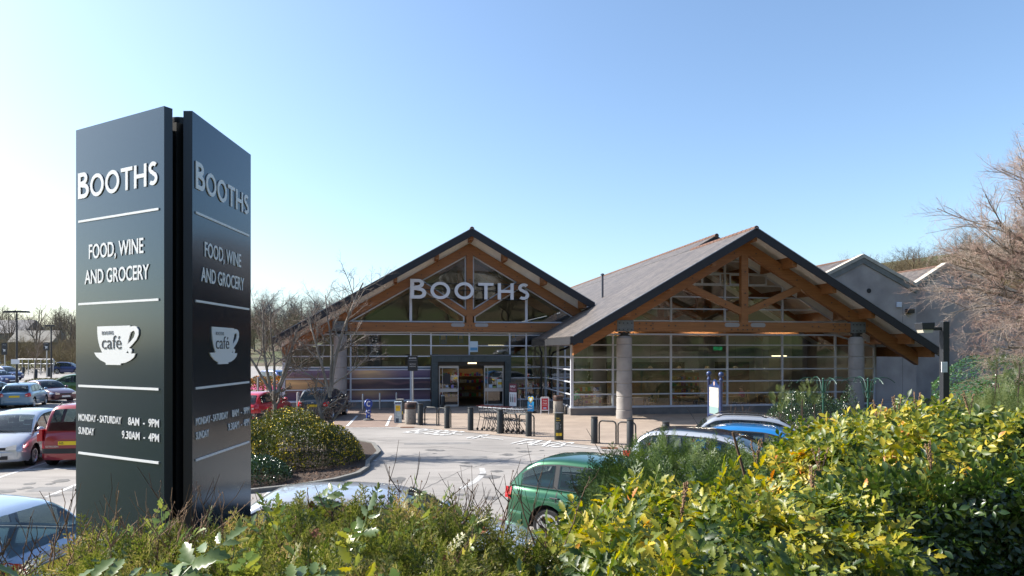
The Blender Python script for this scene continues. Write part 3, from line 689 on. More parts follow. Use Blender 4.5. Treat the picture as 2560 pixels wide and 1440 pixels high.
# ---- sunset murals behind the lower left glazing
def mural():
    m = bpy.data.materials.new('sunset print'); m.use_nodes = True; MATS['sunset print'] = m
    t = m.node_tree; N = t.nodes; b = N['Principled BSDF']; b.inputs['Roughness'].default_value = .25
    tc = N.new('ShaderNodeTexCoord'); sp = N.new('ShaderNodeSeparateXYZ'); t.links.new(tc.outputs['Object'], sp.inputs[0])
    nz = N.new('ShaderNodeTexNoise'); nz.inputs['Scale'].default_value = 1; nz.inputs['Detail'].default_value = 4
    mp = N.new('ShaderNodeMapping'); mp.inputs['Scale'].default_value = (.5,1,3.2); t.links.new(tc.outputs['Object'], mp.inputs[0]); t.links.new(mp.outputs[0], nz.inputs['Vector'])
    def math_(op, a, b_, c=None):
        n = N.new('ShaderNodeMath'); n.operation = op
        for i, x in enumerate((a, b_, c)):
            if x is None: continue
            if isinstance(x, (int, float)): n.inputs[i].default_value = x
            else: t.links.new(x, n.inputs[i])
        return n.outputs[0]
    zz = math_('MULTIPLY_ADD', nz.outputs['Fac'], .5, sp.outputs[2]); zz = math_('MULTIPLY_ADD', zz, .43, -.3)
    r = N.new('ShaderNodeValToRGB'); cr = r.color_ramp
    C = [(0.0,(.04,.035,.09)),(.12,(.08,.05,.1)),(.25,(.035,.025,.06)),(.42,(.018,.015,.045)),(.47,(.11,.06,.09)),(.5,(.03,.024,.06)),(.62,(.07,.055,.13)),(.74,(.2,.15,.24)),(1,(.15,.18,.38))]
    while len(cr.elements) < len(C): cr.elements.new(.5)
    for e, (p, c) in zip(cr.elements, C): e.position = p; e.color = (*c,1)
    t.links.new(zz, r.inputs[0])
    dx = math_('SUBTRACT', sp.outputs[0], -6.0); dx = math_('MULTIPLY', dx, .85); d2 = math_('MULTIPLY', dx, dx); gl = math_('POWER', 2.718, math_('MULTIPLY', d2, -1.0))
    dz = math_('SUBTRACT', sp.outputs[2], 2.15); dz = math_('MULTIPLY', dz, 2.0); g2 = math_('POWER', 2.718, math_('MULTIPLY', math_('MULTIPLY', dz, dz), -1.0)); g = math_('MULTIPLY', gl, g2)
    dz3 = math_('SUBTRACT', sp.outputs[2], .85); dz3 = math_('MULTIPLY', dz3, 3.2); g3 = math_('MULTIPLY', math_('POWER', 2.718, math_('MULTIPLY', math_('MULTIPLY', dz3, dz3), -1.0)), math_('MULTIPLY', gl, .4)); g = math_('ADD', g, g3)
    # second, broader glow on the far left panels
    ex = math_('SUBTRACT', sp.outputs[0], -10.4); ex = math_('MULTIPLY', ex, .5); e2 = math_('POWER', 2.718, math_('MULTIPLY', math_('MULTIPLY', ex, ex), -1.0))
    ez = math_('SUBTRACT', sp.outputs[2], 1.5); ez = math_('MULTIPLY', ez, 2.6); e3 = math_('MULTIPLY', e2, math_('POWER', 2.718, math_('MULTIPLY', math_('MULTIPLY', ez, ez), -1.0)))
    g = math_('ADD', g, math_('MULTIPLY', e3, .95))
    g = math_('MULTIPLY', g, math_('MULTIPLY_ADD', nz.outputs['Fac'], 1.6, -.05))
    mx = N.new('ShaderNodeMix'); mx.data_type = 'RGBA'; mx.clamp_factor = True
    t.links.new(g, mx.inputs[0]); t.links.new(r.outputs[0], mx.inputs[6]); mx.inputs[7].default_value = (.9,.58,.25,1)
    t.links.new(mx.outputs[2], b.inputs['Base Color']); return m
m_mural = mural()
m_bluestrip = mat('pale blue strip', (.2,.36,.46), .3)
for a, b in ((-10.75,-8.6),(-8.55,-7.1),(-7.0,-3.58),(-3.48,-2.36)):
    for k in range(3):
        m = MB(); m.box(a,b,VG_L-.03,VG_L+.03,.47+k*.656,.47+k*.656+.585); m.build('mural_panel', m_mural, store)
    m = MB(); m.box(a,b,VG_L-.03,VG_L+.03,2.31,2.43)
    m.build('mural_header', m_bluestrip, store)
m = MB()
for z in (.44,1.09,1.745,2.43,2.27): m.box(-10.8,-2.34,VG_L-.06,VG_L+.06,z-.03,z+.032)
for u in (-7.05,-3.53): m.box(u-.05,u+.05,VG_L-.065,VG_L+.065,.43,2.4)
m.box(-10.93,-10.78,VG_L-.07,VG_L+.07,.42,3.7)
m.build('mural_frame', m_alu, store)
# ---- entrance: slate surround, vestibule and sliding doors
m = MB(); v0 = VG_L-.55; sx0, sx1 = -2.3, 2.5
for i in range(6):
    z0 = i*.53; m.box(sx0, sx0+.36, v0, VG_L+.1, z0+.006 if i else 0, z0+.53); m.box(sx1-.36, sx1, v0, VG_L+.1, z0+.006 if i else 0, z0+.53)
for i in range(6):
    a = sx0+i*(sx1-sx0)/6; m.box(a+.004, a+(sx1-sx0)/6-.004, v0-.004, VG_L+.1, 2.74, 3.1)
m.build('entrance_surround', m_slatewall, store)
m = MB(); m.box(sx0-.03,sx1+.03,v0-.03,VG_L+.1,3.1,3.16); m.build('surround_cap', mat('slate cap', (.12,.14,.17), .5), store)
m = MB(); m.box(sx0+.36,sx1-.36,v0+.2,v0+.4,2.5,2.74); m.box(sx0+.36,sx0+.42,v0+.2,v0+.4,0,2.5); m.box(sx1-.42,sx1-.36,v0+.2,v0+.4,0,2.5); m.build('door_header', m_black, store)
for a, b in ((sx0+.44,sx0+1.62),(sx1-1.62,sx1-.44)):
    m = MB(); vd = v0+.28
    for z0, z1 in ((.03,.16),(.93,1.13),(2.36,2.5)): m.box(a+.051,b-.051,vd-.03,vd+.03,z0,z1)
    for x in (a,b-.05): m.box(x,x+.05,vd-.031,vd+.031,.03,2.5)
    m.box(a+(b-a)*.17,a+(b-a)*.17+.03,vd-.028,vd+.028,.16,2.36)
    d = m.build('sliding_door', mat('door aluminium', (.5,.49,.48), .35, metal=.3), store)
    g = MB(); g.add([(a+.05,vd,.1),(b-.05,vd,.1),(b-.05,vd,2.4),(a+.05,vd,2.4)], [(0,1,2,3)]); g.build('glass', m_glass, d)
# poster marks on the door glass
def sticker(u0, u1, z0, z1, v, c, name='door_notice', m_=None):
    m = MB(); m.box(u0,u1,v-.006,v,z0,z1); return m.build(name, m_ or mat('print %.2f %.2f %.2f' % c, c, .6), store)
vd = v0+.28
sticker(sx0+.7,sx0+1.12,1.4,2.0,vd-.035,(.03,.028,.03)); sticker(sx0+1.17,sx0+1.32,1.15,1.34,vd-.035,(.25,.2,.45)); sticker(sx0+.85,sx0+1.0,1.2,1.33,vd-.035,(.35,.45,.6))
sticker(sx1-1.34,sx1-1.12,1.15,1.36,vd-.035,(.5,.62,.75)); sticker(sx1-.85,sx1-.55,1.15,1.68,vd-.035,(.5,.56,.55)); sticker(sx1-.78,sx1-.55,1.34,1.5,vd-.042,(.65,.42,.03)); sticker(sx1-1.08,sx1-.9,1.16,1.24,vd-.035,(.25,.4,.08))
m = MB(); m.box(-.12,.4,v0+.12,v0+.2,2.62,2.69); m.build('entrance_light', mat('lit tube', (.9,.8,.55), .4, emit=((1,.75,.4),1.6)), store)
# vestibule sides and roof, dark, with a goods wall far inside
m = MB(); m.box(sx0+.3,sx0+.36,VG_L+.12,VG_L+5,0,2.8); m.box(sx1-.36,sx1-.3,VG_L+.12,VG_L+5,0,2.8); m.box(sx0+.3,sx1-.3,VG_L+.12,VG_L+5,2.8,2.9); m.build('vestibule', mat('vestibule dark', (.05,.04,.035), .6), store)
# poster hanging in the window above the door, and a small notice
sticker(.02,.52,3.33,3.98,VG_L-.08,(.5,.62,.68),'window_poster'); sticker(.06,.48,3.42,3.6,VG_L-.09,(.1,.3,.5),'window_poster')
sticker(RU-5.75,RU-5.45,3.34,3.6,VG_R-.07,(.55,.6,.58),'window_notice')
# vent pipe on the roof
m = MB(); uu = RU-4.75; vv = 2.2
m.tube([(uu,vv,zR(uu)-.1),(uu,vv,zR(uu)+1.45)], .07, 10); m.lathe([(.12,0),(.13,.05),(.05,.12)], 12, None, Matrix.Translation((uu,vv,zR(uu)+1.42))); m.build('vent_pipe', mat('blue grey pipe', (.06,.07,.09), .5), store, True)

# ---- large sign letters on rails in front of the left gable
sign = thing('shop_sign', 'large white BOOTHS letters on black rails across the left gable', 'sign', (PL[0],PL[1],0), TH)
def U_of(px, v):                          # u on the building plane v for a photo column
    r = (px-1280)/F; x0 = PL[0]-.165*v; y0 = PL[1]+.9863*v; return (y0*r-x0)/(.9863-.165*r)
vs = VT_L-.38
uA, uB = U_of(1025.5,vs), U_of(1323,vs); Yc = PL[1]+.9863*vs+.165*(uA+uB)/2
zlo = H+(877-748)/F*Yc
m_let = mat('white sign letters', (.66,.68,.73), .35)
for ch, vf in wordmark(uB-uA, 1.16, .99, .12, .235):
    m = MB(); V_, F_ = xz(vf, uA, zlo, vs); m.add(V_, F_); m.build('letter', m_let, sign)
m = MB()
for z in (zlo+.03,zlo+.55,zlo+.93): m.box(uA+.1,uB-.1,vs+.1,vs+.14,z-.022,z+.022)
for u in (-2.2,0,2.2): m.box(u-.02,u+.02,vs+.14,VT_L-.16,zlo+.5,zlo+.54)
m.build('rail', m_black, sign)

# ================================================================== RENDERED STONE GABLES at the far right
rear = thing('warehouse_block', 'grey purple rendered block with two pale coped gables behind the timber hall', 'building', (PL[0],PL[1],0), TH)
def to_uv(x, y): dx, dy = x-PL[0], y-PL[1]; return (.9863*dx+.165*dy, -.165*dx+.9863*dy)
pk = to_uv(.5138*46, 46); ug1, vg1 = pk
def gable(name_, uc, v, zp, zl, zr_, ul, ur, depth, base=0):
    m = MB(); m.prism([(ul,base),(ur,base),(ur,zr_),(uc,zp),(ul,zl)], 'y', v, v+.3); w = m.build('gable_wall', m_render, rear)
    for (a, za), (b, zb) in (((ul,zl),(uc,zp)),((uc,zp),(ur,zr_))):
        m = MB(); m.prism([(a,za-.02),(b,zb-.02),(b,zb+.22),(a,za+.22)], 'y', v-.12, v+.42); m.build('coping', m_coping, rear)
        m = MB(); m.prism([(a,za-.42),(b,zb-.42),(b,zb-.022),(a,za-.022)], 'y', v-.07, v); m.build('coping_band', mat('grey stone band', (.2,.2,.19), .85, n=(3,.2)), rear)
        m = MB(); P = [(a,v+.43,za),(b,v+.43,zb),(b,v+depth,zb),(a,v+depth,za)]; m.add(P+[(x,y,z-.1) for x,y,z in P], [(0,1,2,3),(7,6,5,4),(0,4,5,1),(2,6,7,3)])
        o = m.build('roof_slope', m_slate, rear); uvl = o.data.uv_layers.new(name='UVMap')
        for p in o.data.polygons:
            for li in p.loop_indices:
                c = o.data.vertices[o.data.loops[li].vertex_index].co; uvl.data[li].uv = (c.y, c.x*1.15)
    m = MB(); m.tube([(uc,v+.4,zp+.02),(uc,v+depth,zp+.02)], .07, 8); m.build('ridge_tiles', m_ridge, rear)
gable('a', ug1, vg1, 9.7, 7.2, 7.75, ug1-5.2, ug1+4.05, 22)
p2 = to_uv(.6356*50, 50); gable('b', p2[0], p2[1], 9.65, 6.9, 7.0, p2[0]-4.6, p2[0]+8, 20)
m = MB(); m.box(ug1+4.06,ug1+40,p2[1]-.2,p2[1]-.05,0,5.0)
m.box(ug1-5.1,ug1+4.0,vg1+.3,vg1+6,0,6.9); m.build('wall', m_render, rear)
m = MB(); m.box(ug1-1.6-1.2,ug1-1.6+.6,vg1-.06,vg1,2.8,3.9)
for i in range(9): m.box(ug1-2.75,ug1-1.05,vg1-.12,vg1-.061,2.86+i*.115,2.92+i*.115)
m.build('louvre_vent', mat('dark blue louvre', (.02,.025,.045), .5), rear)
m = MB(); m.lathe([(.16,0),(.16,.03)], 18, None, Matrix.Translation((ug1+.45,vg1,7.45)) @ Matrix.Rotation(R(90),4,'X')); m.build('round_vent', m_dark, rear)
m = MB(); m.box(ug1+2.5,ug1+2.85,vg1-.14,vg1,6.35,6.7); m.build('alarm_box', mat('alarm white', (.65,.68,.75), .4), rear, bevel=.03)
m = MB(); m.box(ug1+3.2,ug1+3.7,vg1-.3,vg1,5.95,6.25); m.build('wall_light', m_black, rear, bevel=.02)
m = MB()
for x in (ug1-2.9,ug1+.2,ug1+3.0): m.box(x,x+.015,vg1-.004,vg1,0,6.5)
m.build('render_joints', m_dark, rear)
# ================================================================== PYLON SIGN (three panels round a dark mast)
m_panel = mat('brushed dark panel', (.003,.008,.018), .18, metal=.0, spec=.65, coat=.2)
_t = m_panel.node_tree; _b = _t.nodes['Principled BSDF']; _b.inputs['Coat Roughness'].default_value = .1; _b.inputs['Specular Tint'].default_value = (.4,.75,1,1)
_tc = _t.nodes.new('ShaderNodeTexCoord'); _mp = _t.nodes.new('ShaderNodeMapping'); _mp.inputs['Scale'].default_value = (260,260,1.2)
_nz = _t.nodes.new('ShaderNodeTexNoise'); _nz.inputs['Scale'].default_value = 1; _bp = _t.nodes.new('ShaderNodeBump'); _bp.inputs['Strength'].default_value = .06; _bp.inputs['Distance'].default_value = .002
_t.links.new(_tc.outputs['Object'], _mp.inputs[0]); _t.links.new(_mp.outputs[0], _nz.inputs['Vector']); _t.links.new(_nz.outputs['Fac'], _bp.inputs['Height']); _t.links.new(_bp.outputs[0], _b.inputs['Normal'])
m_white = mat('white acrylic', (.78,.79,.8), .35)
m_edge = mat('panel edge', (.008,.016,.028), .35, spec=.6)
PW = 1.44; PZ = 5.66; PB = .55
pyl = thing('pylon_sign', 'tall dark three sided pylon sign with white lettering and a cup emblem', 'sign', (-3.6,7.0,0))
pyl_o = Vector((-3.6,7.0,0))
def cup_outlines():
    k = 1.0
    bowl = [(.08,1.0),(.95,1.0)]
    # outer outline: bowl with handle then foot, saucer
    outer = [(.03,1.0),(.93,1.0),(.93,.97)] + [(1.02,.985),(1.1,.96),(1.15,.88),(1.15,.76),(1.1,.64),(1.0,.52),(.9,.42),(.96,.4),(.98,.36),(.95,.28),(1.07,.28)] + [(1.03,.18),(.93,.1),(.8,.04),(.68,.02),(.68,-.02),(.27,-.02),(.27,.03),(.12,.1),(0,.2),(-.06,.3),(.17,.3),(.1,.45),(.05,.65),(.03,.85)]
    hole = [(1.0,.86),(.94,.82),(.9,.68),(.86,.52),(.95,.6),(1.03,.7),(1.06,.8),(1.04,.86)]
    hole2 = [(.83,.29),(.9,.29),(.86,.36)]
    return [outer, hole[::-1], hole2[::-1]]
def pylon_panel(o, d, flip):
    """o: world foot of the near edge; d: unit vector from near edge to far edge; reader's left is the far edge when flip"""
    ang = math.atan2(-d[1], -d[0]) if flip else math.atan2(d[1], d[0])
    org = Vector((o[0]+d[0]*PW, o[1]+d[1]*PW, 0)) if flip else Vector((o[0], o[1], 0))
    M = Matrix.Translation(org-pyl_o) @ Matrix.Rotation(ang, 4, 'Z')        # x along the panel for the reader, -y outwards
    m = MB(); m.box(0, PW, 0, .085, PB, PZ, m_panel)
    p = m.build('panel', None, pyl); p.matrix_local = M; p.data.materials.clear(); p.data.materials.append(m_panel); p.data.materials.append(m_edge)
    for f in p.data.polygons: f.material_index = 0 if f.normal.y < -.9 else 1
    for z in (4.715,3.875,3.043,2.36): m = MB(); m.box(.06,1.37,-.01,-.001,z-.011,z+.011); m.build('rule', m_white, p)
    m = MB()
    for ch, vf in wordmark(1.30, .262, .218, .008, .028): m.add(*xz(vf, .055, 4.945, -.006))
    m.build('name_letters', m_white, p)
    def words(body, x0, x1, z, cap, align='L', name='lettering'):
        vf = text_vf(body, 1.0, .006, bold=.012); xs = [v[0] for v in vf[0]]; a, b = min(xs), max(xs)
        caph = .729; s = cap/caph; kx = (x1-x0)/(b-a)
        V_ = [(x0+(v[0]-a)*kx, -.005-v[2], z+v[1]*s) for v in vf[0]]; m = MB(); m.add(V_, vf[1]); return m.build(name, m_white, p)
    words('FOOD, WINE', .245, 1.14, 4.325, .15); words('AND GROCERY', .17, 1.225, 4.075, .145)
    words('MONDAY - SATURDAY', .06, .79, 2.69, .072); words('8AM  -  9PM', .9, 1.375, 2.69, .076)
    words('SUNDAY', .06, .335, 2.555, .072); words('9.30AM  -  4PM', .8, 1.375, 2.555, .076)
    s = .60; cx, cz = .38, 3.27
    P = [[(x*s, y*s*.62) for x, y in q] for q in cup_outlines()]
    m = MB(); m.add(*xz(outline_vf(P, .01), cx, cz, -.007)); m.build('cup_emblem', m_white, p)
    tx = text_vf('café', .2, .004, bold=-.002); xs = [v[0] for v in tx[0]]; k = .32/(max(xs)-min(xs))
    m = MB(); m.add([(cx+.1+(v[0]-min(xs))*k, -.0145-v[2], cz+.15+v[1]*.95) for v in tx[0]], tx[1]); m.build('emblem_lettering', mat('emblem dark', (.03,.035,.045), .5), p)
    tx = text_vf('BOOTHS', .05, .003, spacing=1.1); xs = [v[0] for v in tx[0]]; k = .19/(max(xs)-min(xs))
    m = MB(); m.add([(cx+.1+(v[0]-min(xs))*k, -.014-v[2], cz+.29+v[1]) for v in tx[0]], tx[1]); m.build('emblem_small_lettering', mat('emblem grey', (.3,.31,.33), .5), p)
    return p
nL = (-3.21, 6.30); dLn = (-.8746,.4848); nR = (-3.01,6.43); dRn = (.0,1.0)
pylon_panel(nL, dLn, True); pylon_panel(nR, dRn, False)
fL = (nL[0]+dLn[0]*PW, nL[1]+dLn[1]*PW); fR = (nR[0]+dRn[0]*PW, nR[1]+dRn[1]*PW)
ex = Vector((fL[0]-fR[0], fL[1]-fR[1])); l = ex.length; ex /= l
pylon_panel((fR[0]+ex.x*(l-PW)/2, fR[1]+ex.y*(l-PW)/2+.06), (ex.x,ex.y), False)
m = MB()
for x, y in ((-3.19,6.62),(fL[0]+.22,fL[1]+.1),(fR[0]-.2,fR[1]-.12)): m.tube([(x+3.6,y-7.0,0),(x+3.6,y-7.0,PZ-.03)], .115, 16)
m.build('mast', mat('mast black', (.008,.009,.011), .35), pyl, True)
m = MB(); m.prism([(nL[0]+3.64,nL[1]-6.85),(nR[0]+3.5,nR[1]-6.88),(fR[0]+3.5,fR[1]-7.1),(fL[0]+3.75,fL[1]-7.05)], 'z', 0, PZ-.1); m.build('core', m_black, pyl)

# ================================================================== CARS
def pchip(xs, ys):
    xs = np.array(xs, float); ys = np.array(ys, float); h = np.diff(xs); d = np.diff(ys)/h; m = np.zeros(len(xs))
    for i in range(1, len(xs)-1):
        if d[i-1]*d[i] > 0: w1 = 2*h[i]+h[i-1]; w2 = h[i]+2*h[i-1]; m[i] = (w1+w2)/(w1/d[i-1]+w2/d[i])
    m[0] = d[0]; m[-1] = d[-1]
    def f(x):
        i = int(np.clip(np.searchsorted(xs, x)-1, 0, len(xs)-2)); t = (x-xs[i])/h[i]; t = min(max(t,0),1)
        return (2*t**3-3*t*t+1)*ys[i]+(t**3-2*t*t+t)*h[i]*m[i]+(-2*t**3+3*t*t)*ys[i+1]+(t**3-t*t)*h[i]*m[i+1]
    return f
m_tyre = mat('tyre rubber', (.018,.018,.019), .85); m_rim = mat('alloy rim', (.55,.56,.58), .3, metal=.8)
m_cg = mat('car window', (.03,.04,.045), .03, spec=.9, coat=.6); m_trim = mat('black trim', (.02,.02,.022), .55)
def _see_through(m, c, f):
    """car glass: mostly reflective and tinted, partly transparent"""
    t = m.node_tree; N = t.nodes; b = N['Principled BSDF']; out = N['Material Output']
    tr = N.new('ShaderNodeBsdfTransparent'); tr.inputs[0].default_value = (*c,1); fr = N.new('ShaderNodeLayerWeight'); fr.inputs[0].default_value = .35
    mx = N.new('ShaderNodeMixShader'); ma = N.new('ShaderNodeMath'); ma.operation = 'MULTIPLY_ADD'; ma.inputs[1].default_value = 1-f; ma.inputs[2].default_value = f; ma.use_clamp = True
    t.links.new(fr.outputs['Facing'], ma.inputs[0]); t.links.new(ma.outputs[0], mx.inputs[0]); t.links.new(tr.outputs[0], mx.inputs[1]); t.links.new(b.outputs[0], mx.inputs[2]); t.links.new(mx.outputs[0], out.inputs['Surface'])
_see_through(m_cg, (.6,.72,.7), .3)
m_seat = mat('car seat cloth', (.07,.07,.075), .9); m_redl = mat('red lamp', (.5,.01,.015), .15, coat=.6); m_clearl = mat('clear lamp', (.6,.63,.66), .08, metal=.6, coat=.8); m_orl = mat('orange lamp', (.7,.22,.02), .2)
m_yel = mat('yellow plate', (.85,.6,.02), .45); m_wpl = mat('white plate', (.8,.8,.78), .45)
def paint(name, c, metal=.35): return mat('paint '+name, c, .28, metal=metal, coat=1.0)
STY = {  # x from the rear bumper as a fraction of length: roof line, deck line
 'hatch': dict(L=3.95, W=1.7, H=1.44, wb=2.5, fo=.8, r=.305, deck=[(0,.86),(.05,.97),(.5,.97),(.72,.95),(.8,.92),(.92,.8),(1,.62)], roof=[(.02,.93),(.05,1.1),(.1,1.27),(.17,1.385),(.3,1.44),(.45,1.43),(.56,1.36),(.65,1.2),(.76,.93)], win=[(.13,.29),(.315,.475),(.5,.73)], tg=(.025,.13), ws=(.57,.745)),
 'estate': dict(L=4.4, W=1.72, H=1.46, wb=2.58, fo=.86, r=.31, deck=[(0,.8),(.04,.96),(.5,.94),(.7,.92),(.78,.9),(.92,.78),(1,.6)], roof=[(.015,.9),(.05,1.1),(.1,1.3),(.16,1.42),(.28,1.46),(.45,1.44),(.55,1.37),(.63,1.2),(.73,.91)], win=[(.085,.235),(.255,.44),(.465,.7)], tg=(.02,.1), ws=(.56,.715)),
 'mpv': dict(L=4.1, W=1.74, H=1.6, wb=2.6, fo=.8, r=.315, deck=[(0,.9),(.04,1.02),(.5,1.0),(.75,.97),(.84,.93),(.94,.8),(1,.62)], roof=[(.015,.95),(.04,1.15),(.08,1.42),(.14,1.55),(.28,1.6),(.45,1.58),(.58,1.48),(.7,1.24),(.82,.95)], win=[(.08,.22),(.24,.45),(.475,.77)], tg=(.018,.08), ws=(.59,.8)),
 'jazz': dict(L=3.85, W=1.68, H=1.52, wb=2.45, fo=.78, r=.295, deck=[(0,.88),(.04,1.0),(.5,.98),(.72,.96),(.82,.93),(.93,.78),(1,.58)], roof=[(.015,.93),(.05,1.15),(.1,1.38),(.16,1.48),(.3,1.525),(.45,1.51),(.57,1.42),(.7,1.2),(.82,.94)], win=[(.11,.26),(.29,.47),(.5,.77)], tg=(.02,.1), ws=(.58,.8)),
 'van': dict(L=4.1, W=1.72, H=1.8, wb=2.69, fo=.8, r=.31, deck=[(0,.9),(.03,1.08),(.5,1.06),(.7,1.04),(.78,1.0),(.92,.86),(1,.65)], roof=[(.01,1.0),(.02,1.3),(.04,1.66),(.09,1.77),(.25,1.8),(.45,1.78),(.56,1.68),(.66,1.4),(.77,1.02)], win=[(.07,.25),(.29,.46),(.48,.72)], tg=(.012,.04), ws=(.57,.75)),
 'saloon': dict(L=4.5, W=1.74, H=1.42, wb=2.63, fo=.88, r=.31, deck=[(0,.85),(.05,.96),(.2,.97),(.5,.93),(.68,.92),(.76,.9),(.92,.76),(1,.6)], roof=[(.14,.955),(.2,1.12),(.27,1.32),(.34,1.4),(.44,1.42),(.53,1.38),(.6,1.25),(.7,.92)], win=[(.22,.29),(.31,.45),(.47,.675)], tg=(.15,.28), ws=(.545,.69)),
 'suv': dict(L=4.6, W=1.85, H=1.72, wb=2.65, fo=.9, r=.36, deck=[(0,.95),(.03,1.1),(.5,1.07),(.7,1.05),(.78,1.03),(.93,.9),(1,.7)], roof=[(.015,1.0),(.04,1.25),(.08,1.52),(.14,1.66),(.28,1.72),(.45,1.7),(.55,1.61),(.63,1.4),(.73,1.04)], win=[(.08,.22),(.24,.43),(.45,.7)], tg=(.02,.09), ws=(.56,.72)),
}
def make_car(name, label, loc, heading, style, col, group=None, roofcol=None, rails=False, plate_rear=None, plate_front=None, rim='spoke', band=False, cat='car', wiper=True, aerial=False, lamp='side', rubstrip=False, badge=None, detail=True, mats_=None, mirror=True):
    S = STY[style]; L, W, Hc, r = S['L'], S['W'], S['H'], S['r']
    car = thing(name, label, cat, (loc[0],loc[1],loc[2] if len(loc) > 2 else 0), R(heading), group)
    X = lambda f: (f-.5)*L
    deck = pchip([X(a) for a, b in S['deck']], [b for a, b in S['deck']]); roof = pchip([X(a) for a, b in S['roof']], [b for a, b in S['roof']])
    xf = L/2-S['fo']; xr = xf-S['wb']; Ra = r+.075
    def wfull(x):
        t = abs(x)/(L/2); e = max(0, (t-.62)/.38); return W/2*(1-.13*e**2.2-.10*max(0,(t-.93)/.07)**2)
    def zlow(x):
        z = .19+.1*max(0,(abs(x)/(L/2)-.82)/.18)
        for xc in (xf, xr):
            if abs(x-xc) < Ra: z = max(z, r+math.sqrt(Ra*Ra-(x-xc)**2))
        return z
    T = [(0,.955),(.12,.985),(.35,1.0),(.6,1.0),(.78,.985),(.9,.955),(.97,.915),(1,.86)]
    def side(x, z):
        zd = deck(x); t = min(max((z-.19)/(zd-.19),0),1); ts = [a for a,_ in T]; ws = [b for _,b in T]; return wfull(x)*float(np.interp(t, ts, ws))
    base = list(np.linspace(-L/2, L/2, 46)) + [-L/2+.02,-L/2+.05,-L/2+.1,L/2-.02,L/2-.05,L/2-.1]
    for xc in (xf, xr): base += [xc+Ra*math.cos(R(a))*.999 for a in range(0,181,15)] + [xc-Ra-.004, xc+Ra+.004]
    st = sorted(set(round(x,4) for x in base)); P = []
    for x in st:
        zd = deck(x); zl = zlow(x); row = []
        for t in (0,.12,.25,.4,.55,.7,.8,.88,.94,.98,1):
            z = max(.19+t*(zd-.19), zl) if t > 0 else zl
            if t in (.98,): pass
            row.append((x, side(x,z), z))
        w = row[-1][1]
        row += [(x,w*.9,zd+.018),(x,w*.6,zd+.035),(x,w*.3,zd+.045),(x,0,zd+.048)]
        P.append(row + [(a,-b,c) for a,b,c in row[-2::-1]])
    m = MB(); m.grid(P, col, flip=True); n = len(P[0])
    for k, rev in ((0,False),(len(P)-1,True)):
        o = len(m.v); c = P[k]; mid = [(p[0]+(-.025 if k == 0 else .025), 0 if False else p[1]*.6, .19+(p[2]-.19)*.75+.08) for p in c]
        m.grid([c, mid] if rev else [mid, c], col, flip=True); m.add(mid, [tuple(range(n)) if rev else tuple(range(n))[::-1]], col)
    body = m.build('body', None, car, True, angle=38)
    # dark underside and wheel housings
    m = MB(); m.box(-L/2+.12, L/2-.12, -W/2+.26, W/2-.26, .2, .62, m_trim)
    for xc in (xf, xr):
        for s in (-1,1):
            pr = [(xc+(Ra-.003)*math.cos(R(a)), r+(Ra-.003)*math.sin(R(a))) for a in range(-12,193,15)]
            G_ = [[(a, s*(side(a,min(b,deck(a)))-.012), b) for a,b in pr],[(a, s*(W/2-.27), b) for a,b in pr]]; m.grid(G_, m_trim)
            G2 = [[(a, s*(W/2-.268), b) for a,b in pr],[(xc, s*(W/2-.268), r)]*1]; 
            m.add([(a, s*(W/2-.268), b) for a,b in pr], [tuple(range(len(pr)))], m_trim)
    m.build('underbody', None, car)
    # greenhouse
    g0, g1 = S['roof'][0][0], S['roof'][-1][0]; tum = .30
    def wbel(x): return wfull(x)*.9
    def gs(x, z):
        zb = deck(x); h = max(z-zb,0); return wbel(x)-h*tum
    sg = sorted(set([round(X(a),4) for a in np.linspace(g0,g1,44)]+[round(X(a),4) for a,_ in S['roof']]+[round(X(g0+(S['roof'][3][0]-g0)*k/8),4) for k in range(9)]))
    def sec(x):
        zb = deck(x)+.0; zt = max(roof(x), zb+.01); h = zt-zb; q = min(1,h/.35); row = []
        for f in (0,.1,.35,.6,.8): row.append((x, gs(x,zb+f*h), zb+f*h))
        wt = gs(x,zt)
        row += [(x,wt+.0*q+.005,zb+h*.93),(x,wt-.035*q,zt-.008*q),(x,wt-.09*q,zt+.012*q),(x,wt*.6,zt+.03*q),(x,wt*.3,zt+.04*q),(x,0,zt+.043*q)]
        return row
    P = []; 
    for x in sg: row = sec(x); P.append(row+[(a,-b,c) for a,b,c in row[-2::-1]])
    m = MB(); m.grid(P, col, flip=True); nb = len(P[0])-1; keepf = []
    for q in range(len(m.f)):
        i, j = divmod(q, nb); xm = (sg[i]+sg[i+1])/2; jj = min(j, 19-j)
        hole = jj in (1,2,3) and any(X(a)+.01 < xm < X(b)-.01 for a, b in S['win']) and roof(xm)-deck(xm) > .16
        hole = hole or (7 <= j <= 12 and (X(S['ws'][0])+.03 < xm < X(S['ws'][1])-.02 or X(S['tg'][0])+.02 < xm < X(S['tg'][1])-.01))
        if not hole: keepf.append(q)
    m.f = [m.f[q] for q in keepf]; m.m = [m.m[q] for q in keepf]
    m.build('cabin', None, car, True, angle=50)
    # inside silhouettes: seats and dash seen through the glass
    # glass patches
    def side_patch(xa, xb, s, top=.09, bot=.035, off=.006, n=14, mid=None):
        G_ = []
        for i in range(n+1):
            x = xa+(xb-xa)*i/n; zb = deck(x)+bot; zt = roof(x)-top
            if zt < zb+.015: zt = zb+.015
            G_.append([(x, s*(gs(x,zb+(zt-zb)*f)+off), zb+(zt-zb)*f) for f in (0,.35,.7,1)])
        return G_
